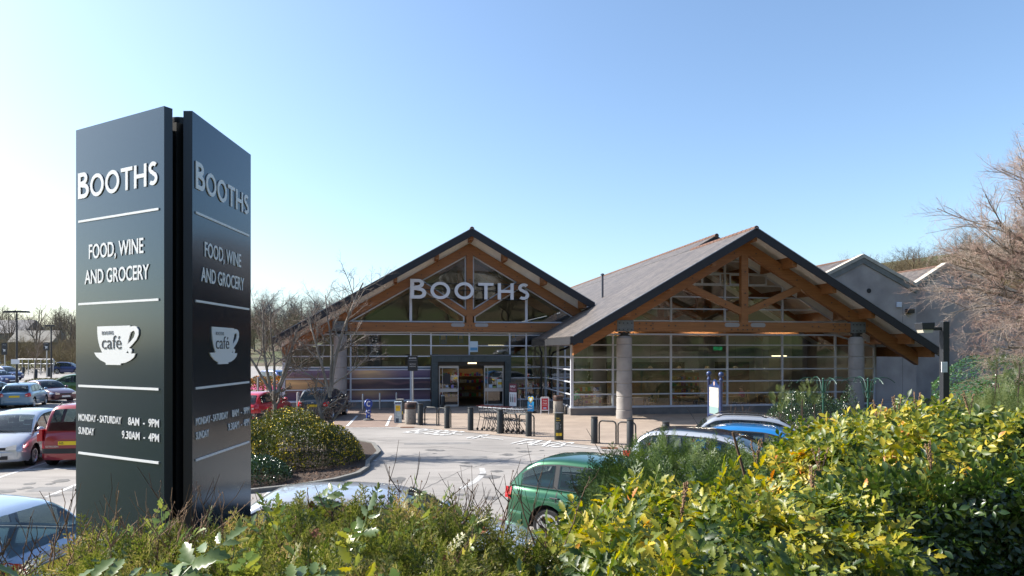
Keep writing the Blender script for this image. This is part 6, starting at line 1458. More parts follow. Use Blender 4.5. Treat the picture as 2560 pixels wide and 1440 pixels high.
def fill(pts, dirs, templates, rng, tilt=.5, size=(.8,1.2), up=0.5):
    parts = []; k = rng.integers(0,len(templates),len(pts))
    for i, (T, Fq) in enumerate(templates):
        s = k == i; n = s.sum()
        if not n: continue
        z = dirs[s]*(1-up)+np.array([0,0,up])+rng.normal(0,tilt,(n,3)); parts.append(scatter(T, Fq, rot_from(z, rng.uniform(0,6.28,n)), pts[s], rng.uniform(*size,n)))
    return parts
def shrub(name, label, cat, pts, parts, m_, stems=0, foot=None, group=None, extra=None):
    c = pts.mean(0); gz = float(ground_z(c[0],c[1])); t = thing(name, label, cat, (c[0],c[1],gz), 0, group); V, F_ = merge(parts); np_mesh('foliage', V-[c[0],c[1],gz], F_, m_, t)
    if stems:
        mb = MB(); r = random.Random(5)
        for i in range(stems):
            p = pts[r.randrange(len(pts))]; b = (p[0]+r.uniform(-.15,.15), p[1]+r.uniform(-.1,.1), float(ground_z(p[0],p[1])))
            mid = tuple((p[k]+b[k])/2+r.uniform(-.06,.06) for k in range(3)); mb.tube([(b[0]-c[0],b[1]-c[1],b[2]-gz),(mid[0]-c[0],mid[1]-c[1],mid[2]-gz),(p[0]-c[0],p[1]-c[1],p[2]-gz)], [.014,.011,.007], 5)
        mb.build('stems', m_stem, t)
    return t, c, gz
# ---- clipped cypress hedge along the bottom of the view
def topA(x, y):
    r = x/np.maximum(y,.1); h = np.interp(r, [-.76,-.67,-.62,-.4,-.3,-.1,0,.06,.12], [2.34,2.37,2.58,2.60,2.70,2.70,2.56,2.5,2.3]); h = h-sstep((y-3.0)/.25)*1.0
    return h+bump_top(x,y,.35,.05,2)
pts, dr = shell_points(9500, (-3.0,.6), (1.75,3.25), topA, 2.1, .26, 1); keep = pts[:,0]/pts[:,1] < .11; pts, dr = pts[keep], dr[keep]
spr = [spray(s, L=.11, w=.004) for s in (1,2,3)]; rg = np.random.default_rng(5)
dr2 = dr*[1,1,1]+[.0,-.35,.15]
parts = fill(pts, dr2, spr, rg, tilt=.55, size=(.7,1.25), up=.25)
tA, cA, gA = shrub('cypress_hedge', 'clipped green cypress hedge filling the bottom left and middle of the view', 'hedge', pts, parts, m_con, stems=60)
# brown leftovers: bare shoots sticking up from the hedge
mb = MB(); r = random.Random(9)
def shoot(x, y, z, dx, dy, h, m_, forks=2, r0=.004):
    pts = []; n = 6; px_, py_, pz = x, y, z; vx, vy = dx, dy
    for i in range(n+1):
        f = i/n; pts.append((x+dx*f*h+r.uniform(-.006,.006), y+dy*f*h+r.uniform(-.006,.006), z+h*f*(1-.12*f*abs(dx))))
    mb.tube([(a-cA[0],b-cA[1],c-gA) for a,b,c in pts], [r0*(1-.6*i/n) for i in range(n+1)], 5, m_)
    for k in range(forks):
        q = pts[r.randint(1,n-1)]; a = r.uniform(-1,1); l = h*r.uniform(.3,.6); mb.tube([(q[0]-cA[0],q[1]-cA[1],q[2]-gA),(q[0]+a*l*.5-cA[0],q[1]-cA[1]+r.uniform(-.02,.02),q[2]+l*.5-gA),(q[0]+a*l*.8-cA[0],q[1]-cA[1],q[2]+l-gA)], [r0*.6,r0*.5,r0*.3], 4, m_)
        # buds
    for q in pts[1:]:
        if r.random() < .7: mb.lathe([(.0005,0),(r0*1.1,.004),(.0005,.011)], 4, m_, Matrix.Translation((q[0]-cA[0]+r.uniform(-.004,.004),q[1]-cA[1],q[2]-gA)), cap=False)
for i in range(300):
    x = r.uniform(-2.4,.3); y = r.uniform(2.2,3.1); z = float(topA(np.array([x]),np.array([y]))[0])-.1; shoot(x,y,z,r.uniform(-.7,.9),r.uniform(-.2,.2),r.uniform(.08,.2),r.choice([m_twig,m_tan,m_tan]),r.randint(0,2),r.uniform(.0016,.0032))
for i in range(55):                       # denser brown patch below the pylon
    x = r.gauss(-1.45,.22); y = r.uniform(2.5,3.0); z = 2.56; shoot(x,y,z,r.uniform(-.3,1.0),r.uniform(-.2,.2),r.uniform(.12,.28),r.choice([m_twig,m_tan,m_tan]),2,r.uniform(.002,.0035))
for i in range(34):                       # tall bare stems in the middle
    x = r.gauss(-.22,.26); y = r.uniform(2.7,3.1); z = 2.55; shoot(x,y,z,r.uniform(-1.1,1.1),r.uniform(-.2,.2),r.uniform(.16,.36),m_twig,3,r.uniform(.0025,.004))
for i in range(24):
    x = r.uniform(-2.3,-1.8); y = r.uniform(2.4,2.8); shoot(x,y,2.48,r.uniform(-1.3,1.3),0,r.uniform(.12,.24),m_twig,2,.003)
mb.build('bare_shoots', None, tA)
# small holly leaf sprays and lone broad leaves mixed through the hedge
g_ = np.random.default_rng(21); n = 46; P = np.stack([g_.uniform(-1.9,.35,n), g_.uniform(1.95,2.95,n), np.zeros(n)],-1); P[:,2] = topA(P[:,0],P[:,1])+g_.uniform(-.02,.05,n)
lv = [pinnate(3, .12, 8, .045, g_) for _ in range(3)]; lv = [(V[:, [2,1,0]]*[1,1,1], F_) for V, F_ in lv]
V, F_ = merge(fill(P-[cA[0],cA[1],gA], g_.normal(0,1,(n,3))+[0,-.4,1.2], lv, g_, tilt=.4, size=(.7,1.3), up=.2)); np_mesh('mixed_holly_leaves', V, F_, leaf_mat('mixed holly leaf', [(0,(.05,.09,.03)),(.5,(.12,.17,.06)),(.8,(.3,.3,.05)),(1,(.45,.36,.04))], rough=.3, trans=.25, spec=.6, nscale=5), tA)
# dead orange leaves caught in the hedge
T, Fq = leaflet(4, .05); n = 60; x = RNG.uniform(-1.2,.9,n); y = RNG.uniform(2.1,3.0,n); P = np.stack([x,y,topA(x,y)+.0],-1)
V, F_ = scatter(T*[1,1.4,1], Fq, rot_from(RNG.normal(0,1,(n,3)), RNG.uniform(0,6,n)), P-[cA[0],cA[1],gA], RNG.uniform(.6,1.2,n)); np_mesh('dead_leaves', V, F_, mat('dead leaf', (.3,.1,.04), .7, n=(20,.5)), tA)
# ---- grey green holly sprigs close to the lens
def sprig(label, tips):
    c = np.array(tips[0][0]); t = thing('holly_sprig', label, 'shrub', (c[0],c[1],float(ground_z(c[0],c[1]))), 0, 'glossy holly sprigs in the foreground hedge'); gz = t.location.z; parts = []; mb = MB()
    for p, az, el, L, s in tips:
        V, F_ = pinnate(4, L, 8, .062*s, RNG); M = np.array(Matrix.Rotation(az,3,'Z') @ Matrix.Rotation(-el,3,'Y') @ Matrix.Rotation(.5*math.sin(az*3),3,'X')); parts.append((V@M.T+np.array(p)-[c[0],c[1],gz], F_))
        mb.tube([(p[0]-c[0],p[1]-c[1],p[2]-gz),(p[0]-c[0]-.02,p[1]-c[1]+.02,p[2]-gz-.3),(.0,0.03,.0)], [.004,.006,.009], 5)
    V, F_ = merge(parts); np_mesh('leaves', V, F_, m_grey, t); mb.build('stem', m_stem, t)
sprig('large grey green spiny leaves at the bottom left corner', [((-1.13,1.72,2.80),.2,.3,.16,1),((-1.3,1.85,2.76),2.6,.2,.16,1),((-.95,1.75,2.77),.6,.0,.15,1),((-1.2,1.7,2.74),-.6,.2,.17,1),((-.9,1.8,2.82),1.2,.1,.13,.9)])
sprig('shiny spiny holly leaf spray rising in front of the pylon foot', [((-.86,1.72,2.80),.9,.75,.17,1),((-.83,1.8,2.76),2.4,.5,.13,.9),((-.72,1.7,2.76),.1,.3,.14,1),((-.78,1.75,2.72),-.7,.1,.15,.9),((-.6,1.8,2.78),.7,.2,.12,.9)])
sprig('pale yellow green holly leaves poking up before the silver roof', [((-.83,2.9,2.74),.6,.7,.13,.8),((-.75,2.85,2.73),2.2,.5,.12,.8),((-.45,2.9,2.72),1.2,.6,.12,.8)])
# ---- big holly-leaved bushes on the right
def topB(x, y):
    crest = np.interp(x/np.maximum(y,.1), [.03,.1,.17,.3,.4,.5,.58,.64,.8], [2.15,2.42,2.56,2.53,2.5,2.4,2.2,1.9,1.7])
    return crest-sstep((2.7-y)/1.2)*.3-sstep((y-4.0)/.4)*.9+bump_top(x,y,.4,.09,7)
pts, dr = shell_points(760, (.12,2.9), (2.0,4.3), topB, 1.95, .4, 3); rg = np.random.default_rng(8)
keep = pts[:,0]/pts[:,1] > .075; pts, dr = pts[keep], dr[keep]
parts = fill(pts, dr+[-.1,-.25,0], ros, rg, tilt=.35, size=(.75,1.15), up=.35)
tB, cB, gB = shrub('holly_bush', 'yellow green holly leaved bush in the right foreground before the green car', 'shrub', pts, parts, m_mah, stems=120)
def topC(x, y):
    crest = np.interp(x/np.maximum(y,.1), [.28,.36,.44,.5,.6,.68,.8,.95], [1.6,2.08,2.5,2.69,2.73,2.67,2.56,2.4])
    return crest-sstep((6.2-y)/1.5)*.42-sstep((5.05-y)/.3)*1.3-sstep((y-7.0)/.4)*1.2+bump_top(x,y,.5,.11,9)
pts, dr = shell_points(1000, (1.5,6.0), (4.0,7.4), topC, 1.85, .5, 4); keep = (pts[:,0]/pts[:,1] > .3) & ((pts[:,2] > 2.17+.1*np.sin(pts[:,0]*5)) | (pts[:,0]/pts[:,1] < .52)); pts, dr = pts[keep], dr[keep]
parts = fill(pts, dr+[-.1,-.25,0], ros_lo, rg, tilt=.35, size=(.85,1.3), up=.35)
tC, cC, gC = shrub('holly_bush', 'broad holly leaved bush spreading to the right edge below the lamp post', 'shrub', pts, parts, m_mah, stems=120)
def topC2(x, y): return 2.35-sstep((x-4.4)/-1.2)*.3+bump_top(x,y,.5,.12,21)-sstep((3.9-y)/.8)*.5-sstep((y-5.2)/.3)*.8
pts, dr = shell_points(260, (1.9,4.2), (3.3,5.4), topC2, 1.75, .5, 14); keep = pts[:,0]/pts[:,1] < .53+.05*np.sin(pts[:,2]*40); pts, dr = pts[keep], dr[keep]
parts = fill(pts, dr+[-.1,-.3,0], ros_lo, rg, tilt=.4, size=(.8,1.2), up=.3)
shrub('holly_bush', 'holly leaves toned dark for shade, drooping over the bare soil at the bottom right', 'shrub', pts, parts, m_mah_shade, stems=60)
# leaves down the near face of the broad bush, shade put into their colour
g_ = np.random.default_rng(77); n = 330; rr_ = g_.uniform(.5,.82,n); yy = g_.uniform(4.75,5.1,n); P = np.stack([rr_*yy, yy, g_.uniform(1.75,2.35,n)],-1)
D = np.tile([[-.1,-1.,.25]],(n,1)); V, F_ = merge(fill(P, D, ros_lo, g_, tilt=.3, size=(.8,1.2), up=.1)); np_mesh('shade_toned_foliage', V-[cC[0],cC[1],gC], F_, m_mah_shade, tC)
# flower spikes standing out of the bushes
for px, py, Yd in ((2195,1010,6.2),(2240,1000,6.3),(2290,990,6.3),(2425,990,6.6),(1890,1110,5.2),(2030,1180,4.8),(2050,1130,5.2),(2330,1120,5.0),(1860,1260,3.4),(1700,1230,3.4)):
    b = at(px,py,Yd)
    for k in range(3):
        mb = MB()
        a = r.uniform(-.6,.6); p0 = b+Vector((0,0,-.18)); p1 = b+Vector((a*.12,r.uniform(-.03,.03),r.uniform(.02,.06)))
        mb.tube([p0-Vector((cC[0],cC[1],gC)), p1-Vector((cC[0],cC[1],gC))], [.004,.003], 4, m_tan)
        for j in range(16):
            f = .35+.65*j/16; q = p0.lerp(p1,f)-Vector((cC[0],cC[1],gC)); mb.sphere(q+Vector((r.uniform(-.009,.009),r.uniform(-.009,.009),0)), .0055, 3, m_tan)
        mb.build('flower_spike', None, tC)
# ---- feathery conifers between the bushes and the cars
sprL = [spray(s, L=.3, side=12, sub=4, w=.007) for s in (11,12)]
def conifer(label, bx, by, top, base, n, m_, seed, tips=()):
    pts, dr = shell_points(n, bx, by, top, base, .4, seed); rg = np.random.default_rng(seed); parts = fill(pts, dr, sprL, rg, tilt=.35, size=(.55,1.0), up=.65)
    for (x, y, z, h) in tips:
        k = 34; f = rg.uniform(0,1,k); a = rg.uniform(0,6.28,k); rr = .14*(1-f)+.02; P = np.stack([x+rr*np.cos(a)*.6, y+rr*np.sin(a)*.6, z+h*f],-1); D = np.stack([np.cos(a)*.7,np.sin(a)*.7,np.full(k,1.2)],-1)
        parts.append(scatter(sprL[0][0], sprL[0][1], rot_from(D, rg.uniform(0,6,k)), P, .5*(1-f*.55)))
        pts = np.concatenate([pts, P])
    return shrub('conifer_bush', label, 'shrub', pts, parts, m_, stems=30, group='feathery conifers on the bank')
tD = lambda x, y: np.interp(x/np.maximum(y,.1), [.09,.13,.2,.26,.34,.42], [1.95,2.32,2.42,2.4,2.34,2.2])-sstep((y-6.2)/.3)*.8-sstep((4.9-y)/.5)*.4+bump_top(x,y,.3,.08,31)
conifer('dark feathery conifer with upright tips in front of the silver people carrier', (.35,2.4), (4.4,6.4), tD, 2.0, 800, m_con2, 41, [(1.28,5.6,2.38,.38),(1.42,5.5,2.35,.3),(.86,5.5,2.15,.3),(.66,5.3,2.0,.3),(1.1,5.7,2.3,.25)])
tE = lambda x, y: np.interp(x/np.maximum(y,.1), [.3,.36,.44,.5], [2.0,2.08,2.22,2.2])-sstep((y-8.3)/.3)*.8+bump_top(x,y,.3,.09,33)
conifer('pale feathery conifer in front of the bright blue car', (2.0,4.0), (6.6,8.6), tE, 1.9, 700, m_con3, 42, [(2.9,7.4,2.7,.3),(3.3,7.6,2.75,.3)])
tG = lambda x, y: np.interp(x/np.maximum(y,.1), [.62,.68,.72,.8,.9], [2.2,2.6,2.75,2.7,2.6])-sstep((y-10.2)/.3)*.8+bump_top(x,y,.4,.12,35)
conifer('tall pale conifer shoots at the right edge below the red twigged tree', (5.4,8.2), (8.2,10.4), tG, 1.9, 800, m_con3, 43, [(6.4,9.0,2.95,.5),(6.75,9.1,2.9,.35)])
mb = MB(); a = at(1832,1080,5.0); mb.tube([Vector((a.x+.14,a.y,2.3)), a], [.012,.009], 6); t = thing('garden_cane', 'bare brown stake leaning up out of the conifers', 'stake', (a.x+.14,a.y,1.7), 0); mb.v = [(p[0]-a.x-.14,p[1]-a.y,p[2]-1.7) for p in mb.v]; mb.build('stake', m_twig, t)
# ---- leafy shrubs with simple leaves
def simple_leaf(L=.06, w=.45, fold=.15):
    t_ = np.array([0,.5,1.]); ww = np.array([.03,w,.0]); V = np.concatenate([np.stack([t_,ww/2,fold*ww],-1),np.stack([t_,0*ww,0*ww],-1),np.stack([t_,-ww/2,fold*ww],-1)])*L
    return V, np.array([(0,3,4,1),(1,4,5,2),(3,6,7,4),(4,7,8,5)])
def leafy(name, label, cat, bx, by, top, base, n, L, m_, seed, depth=.3, tilt=.7, up=.3, stems=20, group=None, flowers=None):
    pts, dr = shell_points(n, bx, by, top, base, depth, seed); rg = np.random.default_rng(seed); T, Fq = simple_leaf(L)
    T = T[:, [2,1,0]]                     # leaf stands along its direction
    parts = fill(pts, dr, [(T,Fq)], rg, tilt=tilt, size=(.6,1.3), up=up); t, c, gz = shrub(name, label, cat, pts, parts, m_, stems, group=group)
    if flowers:
        fm, k, fs, thr = flowers; idx = np.where((dr[:,2] > thr) & (vnoise(pts[:,0],pts[:,1],.45,seed) > .35))[0]; idx = rg.choice(idx, min(k,len(idx)), replace=False)
        P = pts[idx]+dr[idx]*.03; Tf = np.array([[-.5,-.5,0],[.5,-.5,.1],[.5,.5,0],[-.5,.5,.1]])*fs; V, F_ = scatter(Tf, np.array([[0,1,2,3]]), rot_from(rg.normal(0,1,(len(P),3)), rg.uniform(0,6,len(P))), P-[c[0],c[1],gz], rg.uniform(.5,1.3,len(P))); np_mesh('flowers', V, F_, fm, t)
    return t
def dome(cx, cy, rx, ry, h, base=0., p=2.4, amp=.1, s=.5, seed=1):
    def f(x, y):
        d = (np.abs((x-cx)/rx)**p+np.abs((y-cy)/ry)**p); return base+h*np.clip(1-d,0,1)**(1/p)+bump_top(x,y,s,amp,seed)*np.clip(1-d,0,1)
    return f
m_bar = leaf_mat('barberry leaf', [(0,(.012,.026,.008)),(.5,(.04,.06,.014)),(.9,(.11,.12,.02)),(1,(.2,.17,.02))], rough=.4, trans=.2)
m_yfl = mat('yellow flowers', (.75,.53,.015), .6, n=(3,.2)); m_ofl = mat('orange flowers', (.6,.22,.03), .6, n=(3,.3)); m_dkl = leaf_mat('glossy dark leaf', [(0,(.01,.03,.012)),(.6,(.025,.06,.022)),(1,(.06,.11,.03))], rough=.22, trans=.1, spec=.8)
d1 = dome(-6.8,20.7,2.3,2.3,1.5,.1,1.75,.42,.7,51); d1b = dome(-9.3,20.6,2.0,2.2,1.2,.1,2.2,.35,.7,52)
leafy('flowering_bush', 'large rounded bush with yellow flowers on the kerbed island', 'shrub', (-9.1,-4.3), (18.2,23.0), d1, .12, 42000, .055, m_bar, 61, .5, .8, .35, 60, flowers=(m_yfl,5600,.034,.25))
leafy('flowering_bush', 'second yellow flowered bush running behind the pylon sign', 'shrub', (-11.4,-7.6), (18.3,22.9), d1b, .12, 14000, .07, m_bar, 62, .4, .8, .35, 30, flowers=(m_yfl,1800,.036,.3))
leafy('ground_shrub', 'low glossy green shrub at the front of the island beside the pylon', 'shrub', (-8.6,-5.6), (16.5,18.8), dome(-7.1,17.6,1.4,1.1,.62,.07,2.2,.1,.4,53), .09, 9000, .06, m_dkl, 63, .3, .7, .5, 15)
# mulch chips and litter at the island edge
rg = np.random.default_rng(3); n = 5000; x = rg.uniform(-12.4,-4.3,n); y = rg.uniform(15.5,19.6,n)
ins = np.array([sum(((ISL[i][1] > b) != (ISL[i-1][1] > b)) and (a < (ISL[i-1][0]-ISL[i][0])*(b-ISL[i][1])/(ISL[i-1][1]-ISL[i][1])+ISL[i][0]) for i in range(len(ISL))) % 2 for a, b in zip(x,y)], bool)
x, y = x[ins], y[ins]; T = np.array([[-1,-.35,0],[1,-.3,.1],[1,.3,0],[-1,.35,.15]])*.03; V, F_ = scatter(T, np.array([[0,1,2,3]]), rot_from(np.stack([rg.normal(0,.5,len(x)),rg.normal(0,.5,len(x)),np.ones(len(x))],-1), rg.uniform(0,6,len(x))), np.stack([x,y,np.full(len(x),.085)],-1), rg.uniform(.5,1.4,len(x)))
tag(np_mesh('bark_chips', V, F_, mat('bark chip', (.16,.09,.055), .9, n=(4,.6))), 'brown bark chips strewn over the kerbed island', 'bark', kind='stuff')
# hedge with orange flowers beyond the red car, clipped hedge in the left car park
leafy('flowering_hedge', 'orange flowering hedge beside the left end of the glass hall', 'hedge', (-17.5,-12.9), (40.5,43.0), dome(-15.2,41.8,2.3,1.2,1.75,0,4,.15,.6,54), .05, 7000, .09, m_bar, 64, .5, .7, .3, 10, flowers=(m_ofl,2600,.07,.0))
x0, y0 = G(50,976); x1, y1 = G(250,976)
leafy('clipped_hedge', 'low clipped olive hedge across the left car park', 'hedge', (x0,x1), (y0,y0+1.6), dome((x0+x1)/2,y0+.8,(x1-x0)/2,.8,.95,0,6,.08,.6,55), .05, 9000, .1, leaf_mat('olive leaf', [(0,(.04,.045,.012)),(.6,(.09,.085,.025)),(1,(.14,.12,.05))], trans=.2), 65, .3, .7, .3, 5)
leafy('clipped_hedge', 'brownish hedge far off beside the trolley park sign', 'hedge', (-76,-66), (100,102), dome(-71,101,4.5,1,2.0,0,4,.2,.8,56), .05, 4000, .16, MATS['olive leaf'], 66, .4, .7, .3, 0)
# shrubs before the cafe glass
m_cam = m_dkl
leafy('evergreen_shrub', 'dark glossy evergreen shrub against the cafe glass behind the left plant frame', 'shrub', (11.2,15.4), (29.2,31.6), dome(13.2,30.4,1.9,1.1,1.5,0,2.2,.3,.5,57), .05, 9000, .075, m_cam, 67, .6, .8, .4, 14)
leafy('evergreen_shrub', 'upright glossy shrub with loose tips rising behind the left plant frame', 'shrub', (13.5,14.9), (28.2,29.4), dome(14.2,28.8,.6,.5,2.3,0,1.4,.3,.3,58), .05, 1600, .075, m_cam, 68, .5, .8, .5, 6)
leafy('evergreen_shrub', 'slim dark evergreen left of the plant frames', 'shrub', (11.3,12.3), (28.6,29.5), dome(11.8,29.0,.35,.35,2.4,0,1.2,.3,.3,59), .05, 500, .075, m_cam, 69, .4, .8, .5, 4)
leafy('low_hedge', 'low orange tinted hedge behind the silver estate car', 'hedge', (10.2,15.8), (22.6,24.2), dome(13,23.4,2.8,.8,.9,.1,4,.1,.4,60), .1, 6000, .07, leaf_mat('amber leaf', [(0,(.08,.05,.015)),(.6,(.24,.13,.03)),(1,(.35,.2,.04))], trans=.25), 70, .35, .7, .4, 6)
# ivy mound on the right bank
def topI(x, y):
    g = ground_z(x,y); return g+.42+.25*vnoise(x,y,1.5,5)+.5*sstep((x-16)/3)
pts, dr = shell_points(36000, (12.0,30.0), (16.5,32), topI, .3, .3, 71); k = (pts[:,0]/pts[:,1] > .615) & (ground_z(pts[:,0],pts[:,1]) > .15); pts, dr = pts[k], dr[k]; rg = np.random.default_rng(72)
T, Fq = simple_leaf(.09,.9,.1); V, F_ = merge(fill(pts, dr, [(T,Fq)], rg, tilt=.3, size=(.6,1.3), up=.3))
m_ivy = leaf_mat('ivy leaf', [(0,(.01,.035,.01)),(.5,(.025,.075,.015)),(1,(.07,.14,.03))], rough=.25, trans=.15, spec=.7)
tag(np_mesh('ivy', V, F_, m_ivy), 'dark green ivy spread over the bank at the right edge', 'ivy', kind='stuff')
pts, dr = shell_points(9000, (4.5,15.0), (9.0,20.0), lambda x, y: ground_z(x,y)+.3+.2*vnoise(x,y,.8,6), .2, .25, 73); k = ground_z(pts[:,0],pts[:,1]) > .15; pts, dr = pts[k], dr[k]
V, F_ = merge(fill(pts, dr, [simple_leaf(.08,.8,.1)], rg, tilt=.3, size=(.6,1.3), up=.3)); tag(np_mesh('ground_cover', V, F_, m_ivy), 'low ivy ground cover on the slope behind the bushes', 'ground cover', kind='stuff')
# soil litter on the shaded ground bottom right
x = RNG.uniform(1,8,5000); y = RNG.uniform(1,8,5000); P = np.stack([x,y,ground_z(x,y)+.02],-1); T, Fq = simple_leaf(.06,.5,.2)
V, F_ = scatter(T, Fq, rot_from(RNG.normal(0,.5,(5000,3))+[0,0,1], RNG.uniform(0,6,5000)), P, RNG.uniform(.5,1.2,5000)); tag(np_mesh('leaf_litter', V, F_, mat('leaf litter', (.09,.055,.035), .9, n=(2,.5))), 'dry brown leaf litter on the soil under the bushes', 'leaf litter', kind='stuff')

# ---- bare trees
class Tree:
    def __init__(s, seed): s.r = random.Random(seed); s.V = []; s.F = []; s.mi = []
    def tube(s, pts, r0, r1, n, mi):
        k = len(pts); o = len(s.V); up = None
        for i, p in enumerate(pts):
            d = (pts[min(i+1,k-1)]-pts[max(i-1,0)]); d.normalize(); a = d.orthogonal().normalized() if up is None else (up-d*up.dot(d)).normalized(); up = a; b = d.cross(a); rr = r0+(r1-r0)*i/(k-1)
            for j in range(n): t = 6.2832*j/n; s.V.append(tuple(p+(a*math.cos(t)+b*math.sin(t))*rr))
        for i in range(k-1):
            for j in range(n): s.F.append((o+i*n+j, o+i*n+(j+1)%n, o+(i+1)*n+(j+1)%n, o+(i+1)*n+j)); s.mi.append(mi)
    def limb(s, p, d, L, r0, lvl, P):
        r = s.r; n = P['seg'][lvl]; pts = [p]; dirs = [d]; dd = d.copy()
        for i in range(n):
            dd = dd+Vector((r.gauss(0,1),r.gauss(0,1),r.gauss(0,1)))*P['wob'][lvl]+Vector((0,0,P['up'][lvl])); dd.normalize(); pts.append(pts[-1]+dd*L/n); dirs.append(dd.copy())
        last = lvl == len(P['seg'])-1
        s.tube(pts, r0, r0*P['taper'][lvl], P['sides'][lvl], min(lvl//P['tw'],1))
        if last: return
        k = P['kids'][lvl]
        for c in range(k):
            f = P['start'][lvl]+(1-P['start'][lvl])*(c+r.random()*.8)/k; i = min(int(f*n),n-1); q = pts[i].lerp(pts[i+1], f*n-i); az = r.uniform(0,6.28) if lvl else c*2.4+r.uniform(-.4,.4); sp = P['spread'][lvl]*r.uniform(.7,1.3)
            a = dirs[i].orthogonal().normalized(); b = dirs[i].cross(a); nd = dirs[i]*math.cos(sp)+(a*math.cos(az)+b*math.sin(az))*math.sin(sp)
            s.limb(q, nd, L*P['len'][lvl]*r.uniform(.65,1.2)*(1.15-.55*f), r0*(1-(1-P['taper'][lvl])*f)*P['thin'][lvl], lvl+1, P)
    def build(s, name, mats_, parent, split=True):
        V = np.array(s.V); Fq = np.array(s.F); mi = np.array(s.mi)
        if split:
            for k, nm in ((0,'trunk'),(1,'twigs')):
                f = Fq[mi == k]
                if len(f) == 0: continue
                u, inv = np.unique(f, return_inverse=True); np_mesh(nm, V[u], inv.reshape(f.shape), mats_[k], parent, smooth=True)
        else: return V, Fq
m_bark = mat('pale grey bark', (.29,.25,.21), .85, n=(9,.5), bump=.4, stretch=(1,1,.3)); m_bark2 = mat('brown twigs', (.2,.13,.1), .8, n=(3,.4))
m_redtw = mat('reddish twigs', (.31,.175,.14), .7, n=(1.5,.45), c2=(.44,.38,.32)); m_brk3 = mat('grey brown bark', (.2,.165,.13), .85, n=(6,.4), bump=.3)
def bare_tree(name, label, loc, seed, trunks, P, mats_, cat='tree', group=None, rz=0):
    T = Tree(seed); gz = max(0, float(ground_z(loc[0],loc[1]))) if len(loc) < 3 else loc[2]
    t = thing(name, label, cat, (loc[0],loc[1],gz), rz, group)
    for p, d, L, r0 in trunks: T.limb(Vector(p), Vector(d).normalized(), L, r0, P.get('l0',0), P)
    T.build(name, mats_, t); return t, T
PI_ = dict(seg=[9,7,6,4,3], wob=[.07,.12,.16,.22,.25], up=[.04,.05,.03,.02,.0], taper=[.35,.35,.4,.5,.5], sides=[8,6,5,3,3], kids=[9,8,7,5], start=[.2,.15,.1,.1], spread=[.75,.8,.85,.8], len=[.5,.5,.42,.5], thin=[.55,.6,.6,.6], tw=3)
bare_tree('bare_tree', 'pale barked bare tree behind the yellow bush, in front of the mural', (-5.85,22.0), 5, [((0,0,0),(.0,0,1),2.3,.115),((.02,0,2.1),(.05,.05,1),3.7,.065),((0,0,1.9),(-.3,.1,1),2.9,.055),((.0,0,2.0),(.02,-.1,1),3.3,.045),((.05,0,2.3),(.8,.1,.55),2.0,.03),((-.03,0,2.2),(-.9,-.1,.45),2.1,.03)],
    {**PI_, 'kids':[6,7,6,4], 'start':[.3,.15,.1,.1], 'thin':[.62,.62,.7,.8]}, (m_bark, m_bark2))
bare_tree('bare_tree', 'pale barked bare tree between the red car and the black hatchback', (-7.75,22.3), 6, [((0,0,0),(.03,0,1),2.1,.125),((0,0,1.8),(.3,.1,1),2.6,.06),((0,0,1.7),(-.35,.1,1),3.2,.06),((0,0,1.9),(-.7,-.1,1),3.3,.05),((.05,0,1.9),(.6,0,1),2.2,.045),((0,0,2),(-.1,.2,1),3.0,.05)],
    {**PI_, 'kids':[6,7,7,4], 'start':[.3,.15,.1,.1], 'thin':[.62,.62,.7,.8]}, (m_bark, m_bark2))
# large red-twigged tree reaching in from the right edge
PR = dict(seg=[8,8,7,6,5], wob=[.05,.07,.09,.11,.13], up=[.02,.02,.01,.0,.02], taper=[.5,.35,.35,.45,.4], sides=[10,7,5,4,3], kids=[7,9,9,8], start=[.2,.15,.12,.1], spread=[.6,.62,.68,.75], len=[.6,.58,.55,.6], thin=[.55,.58,.68,.85], tw=3)
def scl(tr, s): return [(tuple(q*s for q in p), d, L*s, r0*s) for p, d, L, r0 in tr]
bare_tree('bare_tree', 'large bare tree with fine reddish twigs reaching in from the right edge', (21.4,22.8), 8, scl([((0,0,0),(-.12,0,1),1.6,.16),((-.1,0,1.1),(-1,.1,.42),3.6,.06),((-.1,0,1.3),(-.85,.3,.62),3.6,.06),((-.15,0,1.5),(-.62,0,1),3.5,.065),((-.15,0,1.5),(-.3,-.3,1),3.6,.06),((-.1,0,1.4),(-.8,-.4,.7),3.3,.05),((0,0,1.0),(-.95,-.2,.0),3.2,.045),((0,0,.8),(-.95,.1,-.12),3.0,.04),((-.1,0,1.5),(-.45,.5,1),3.5,.06),((-.1,0,1.3),(-1,.4,.25),3.4,.05),((-.1,0,1.5),(-.5,.1,1.1),3.7,.055)], 1.62),
    {**PR, 'kids':[9,9,7,5]}, (m_brk3, m_redtw))
bare_tree('bare_tree', 'second red twigged tree just behind the first at the right edge', (26.0,28.5), 9, scl([((0,0,0),(-.05,0,1),2.0,.16),((-.1,0,1.4),(-.7,0,.8),3.7,.07),((-.1,0,1.7),(-.3,.2,1),4.0,.075),((0,0,1.8),(.3,-.1,1),4.2,.07),((0,0,1.6),(-.5,-.4,1),3.7,.06)], 1.65),
    {**PR, 'kids':[8,8,7,6]}, (m_brk3, m_redtw))
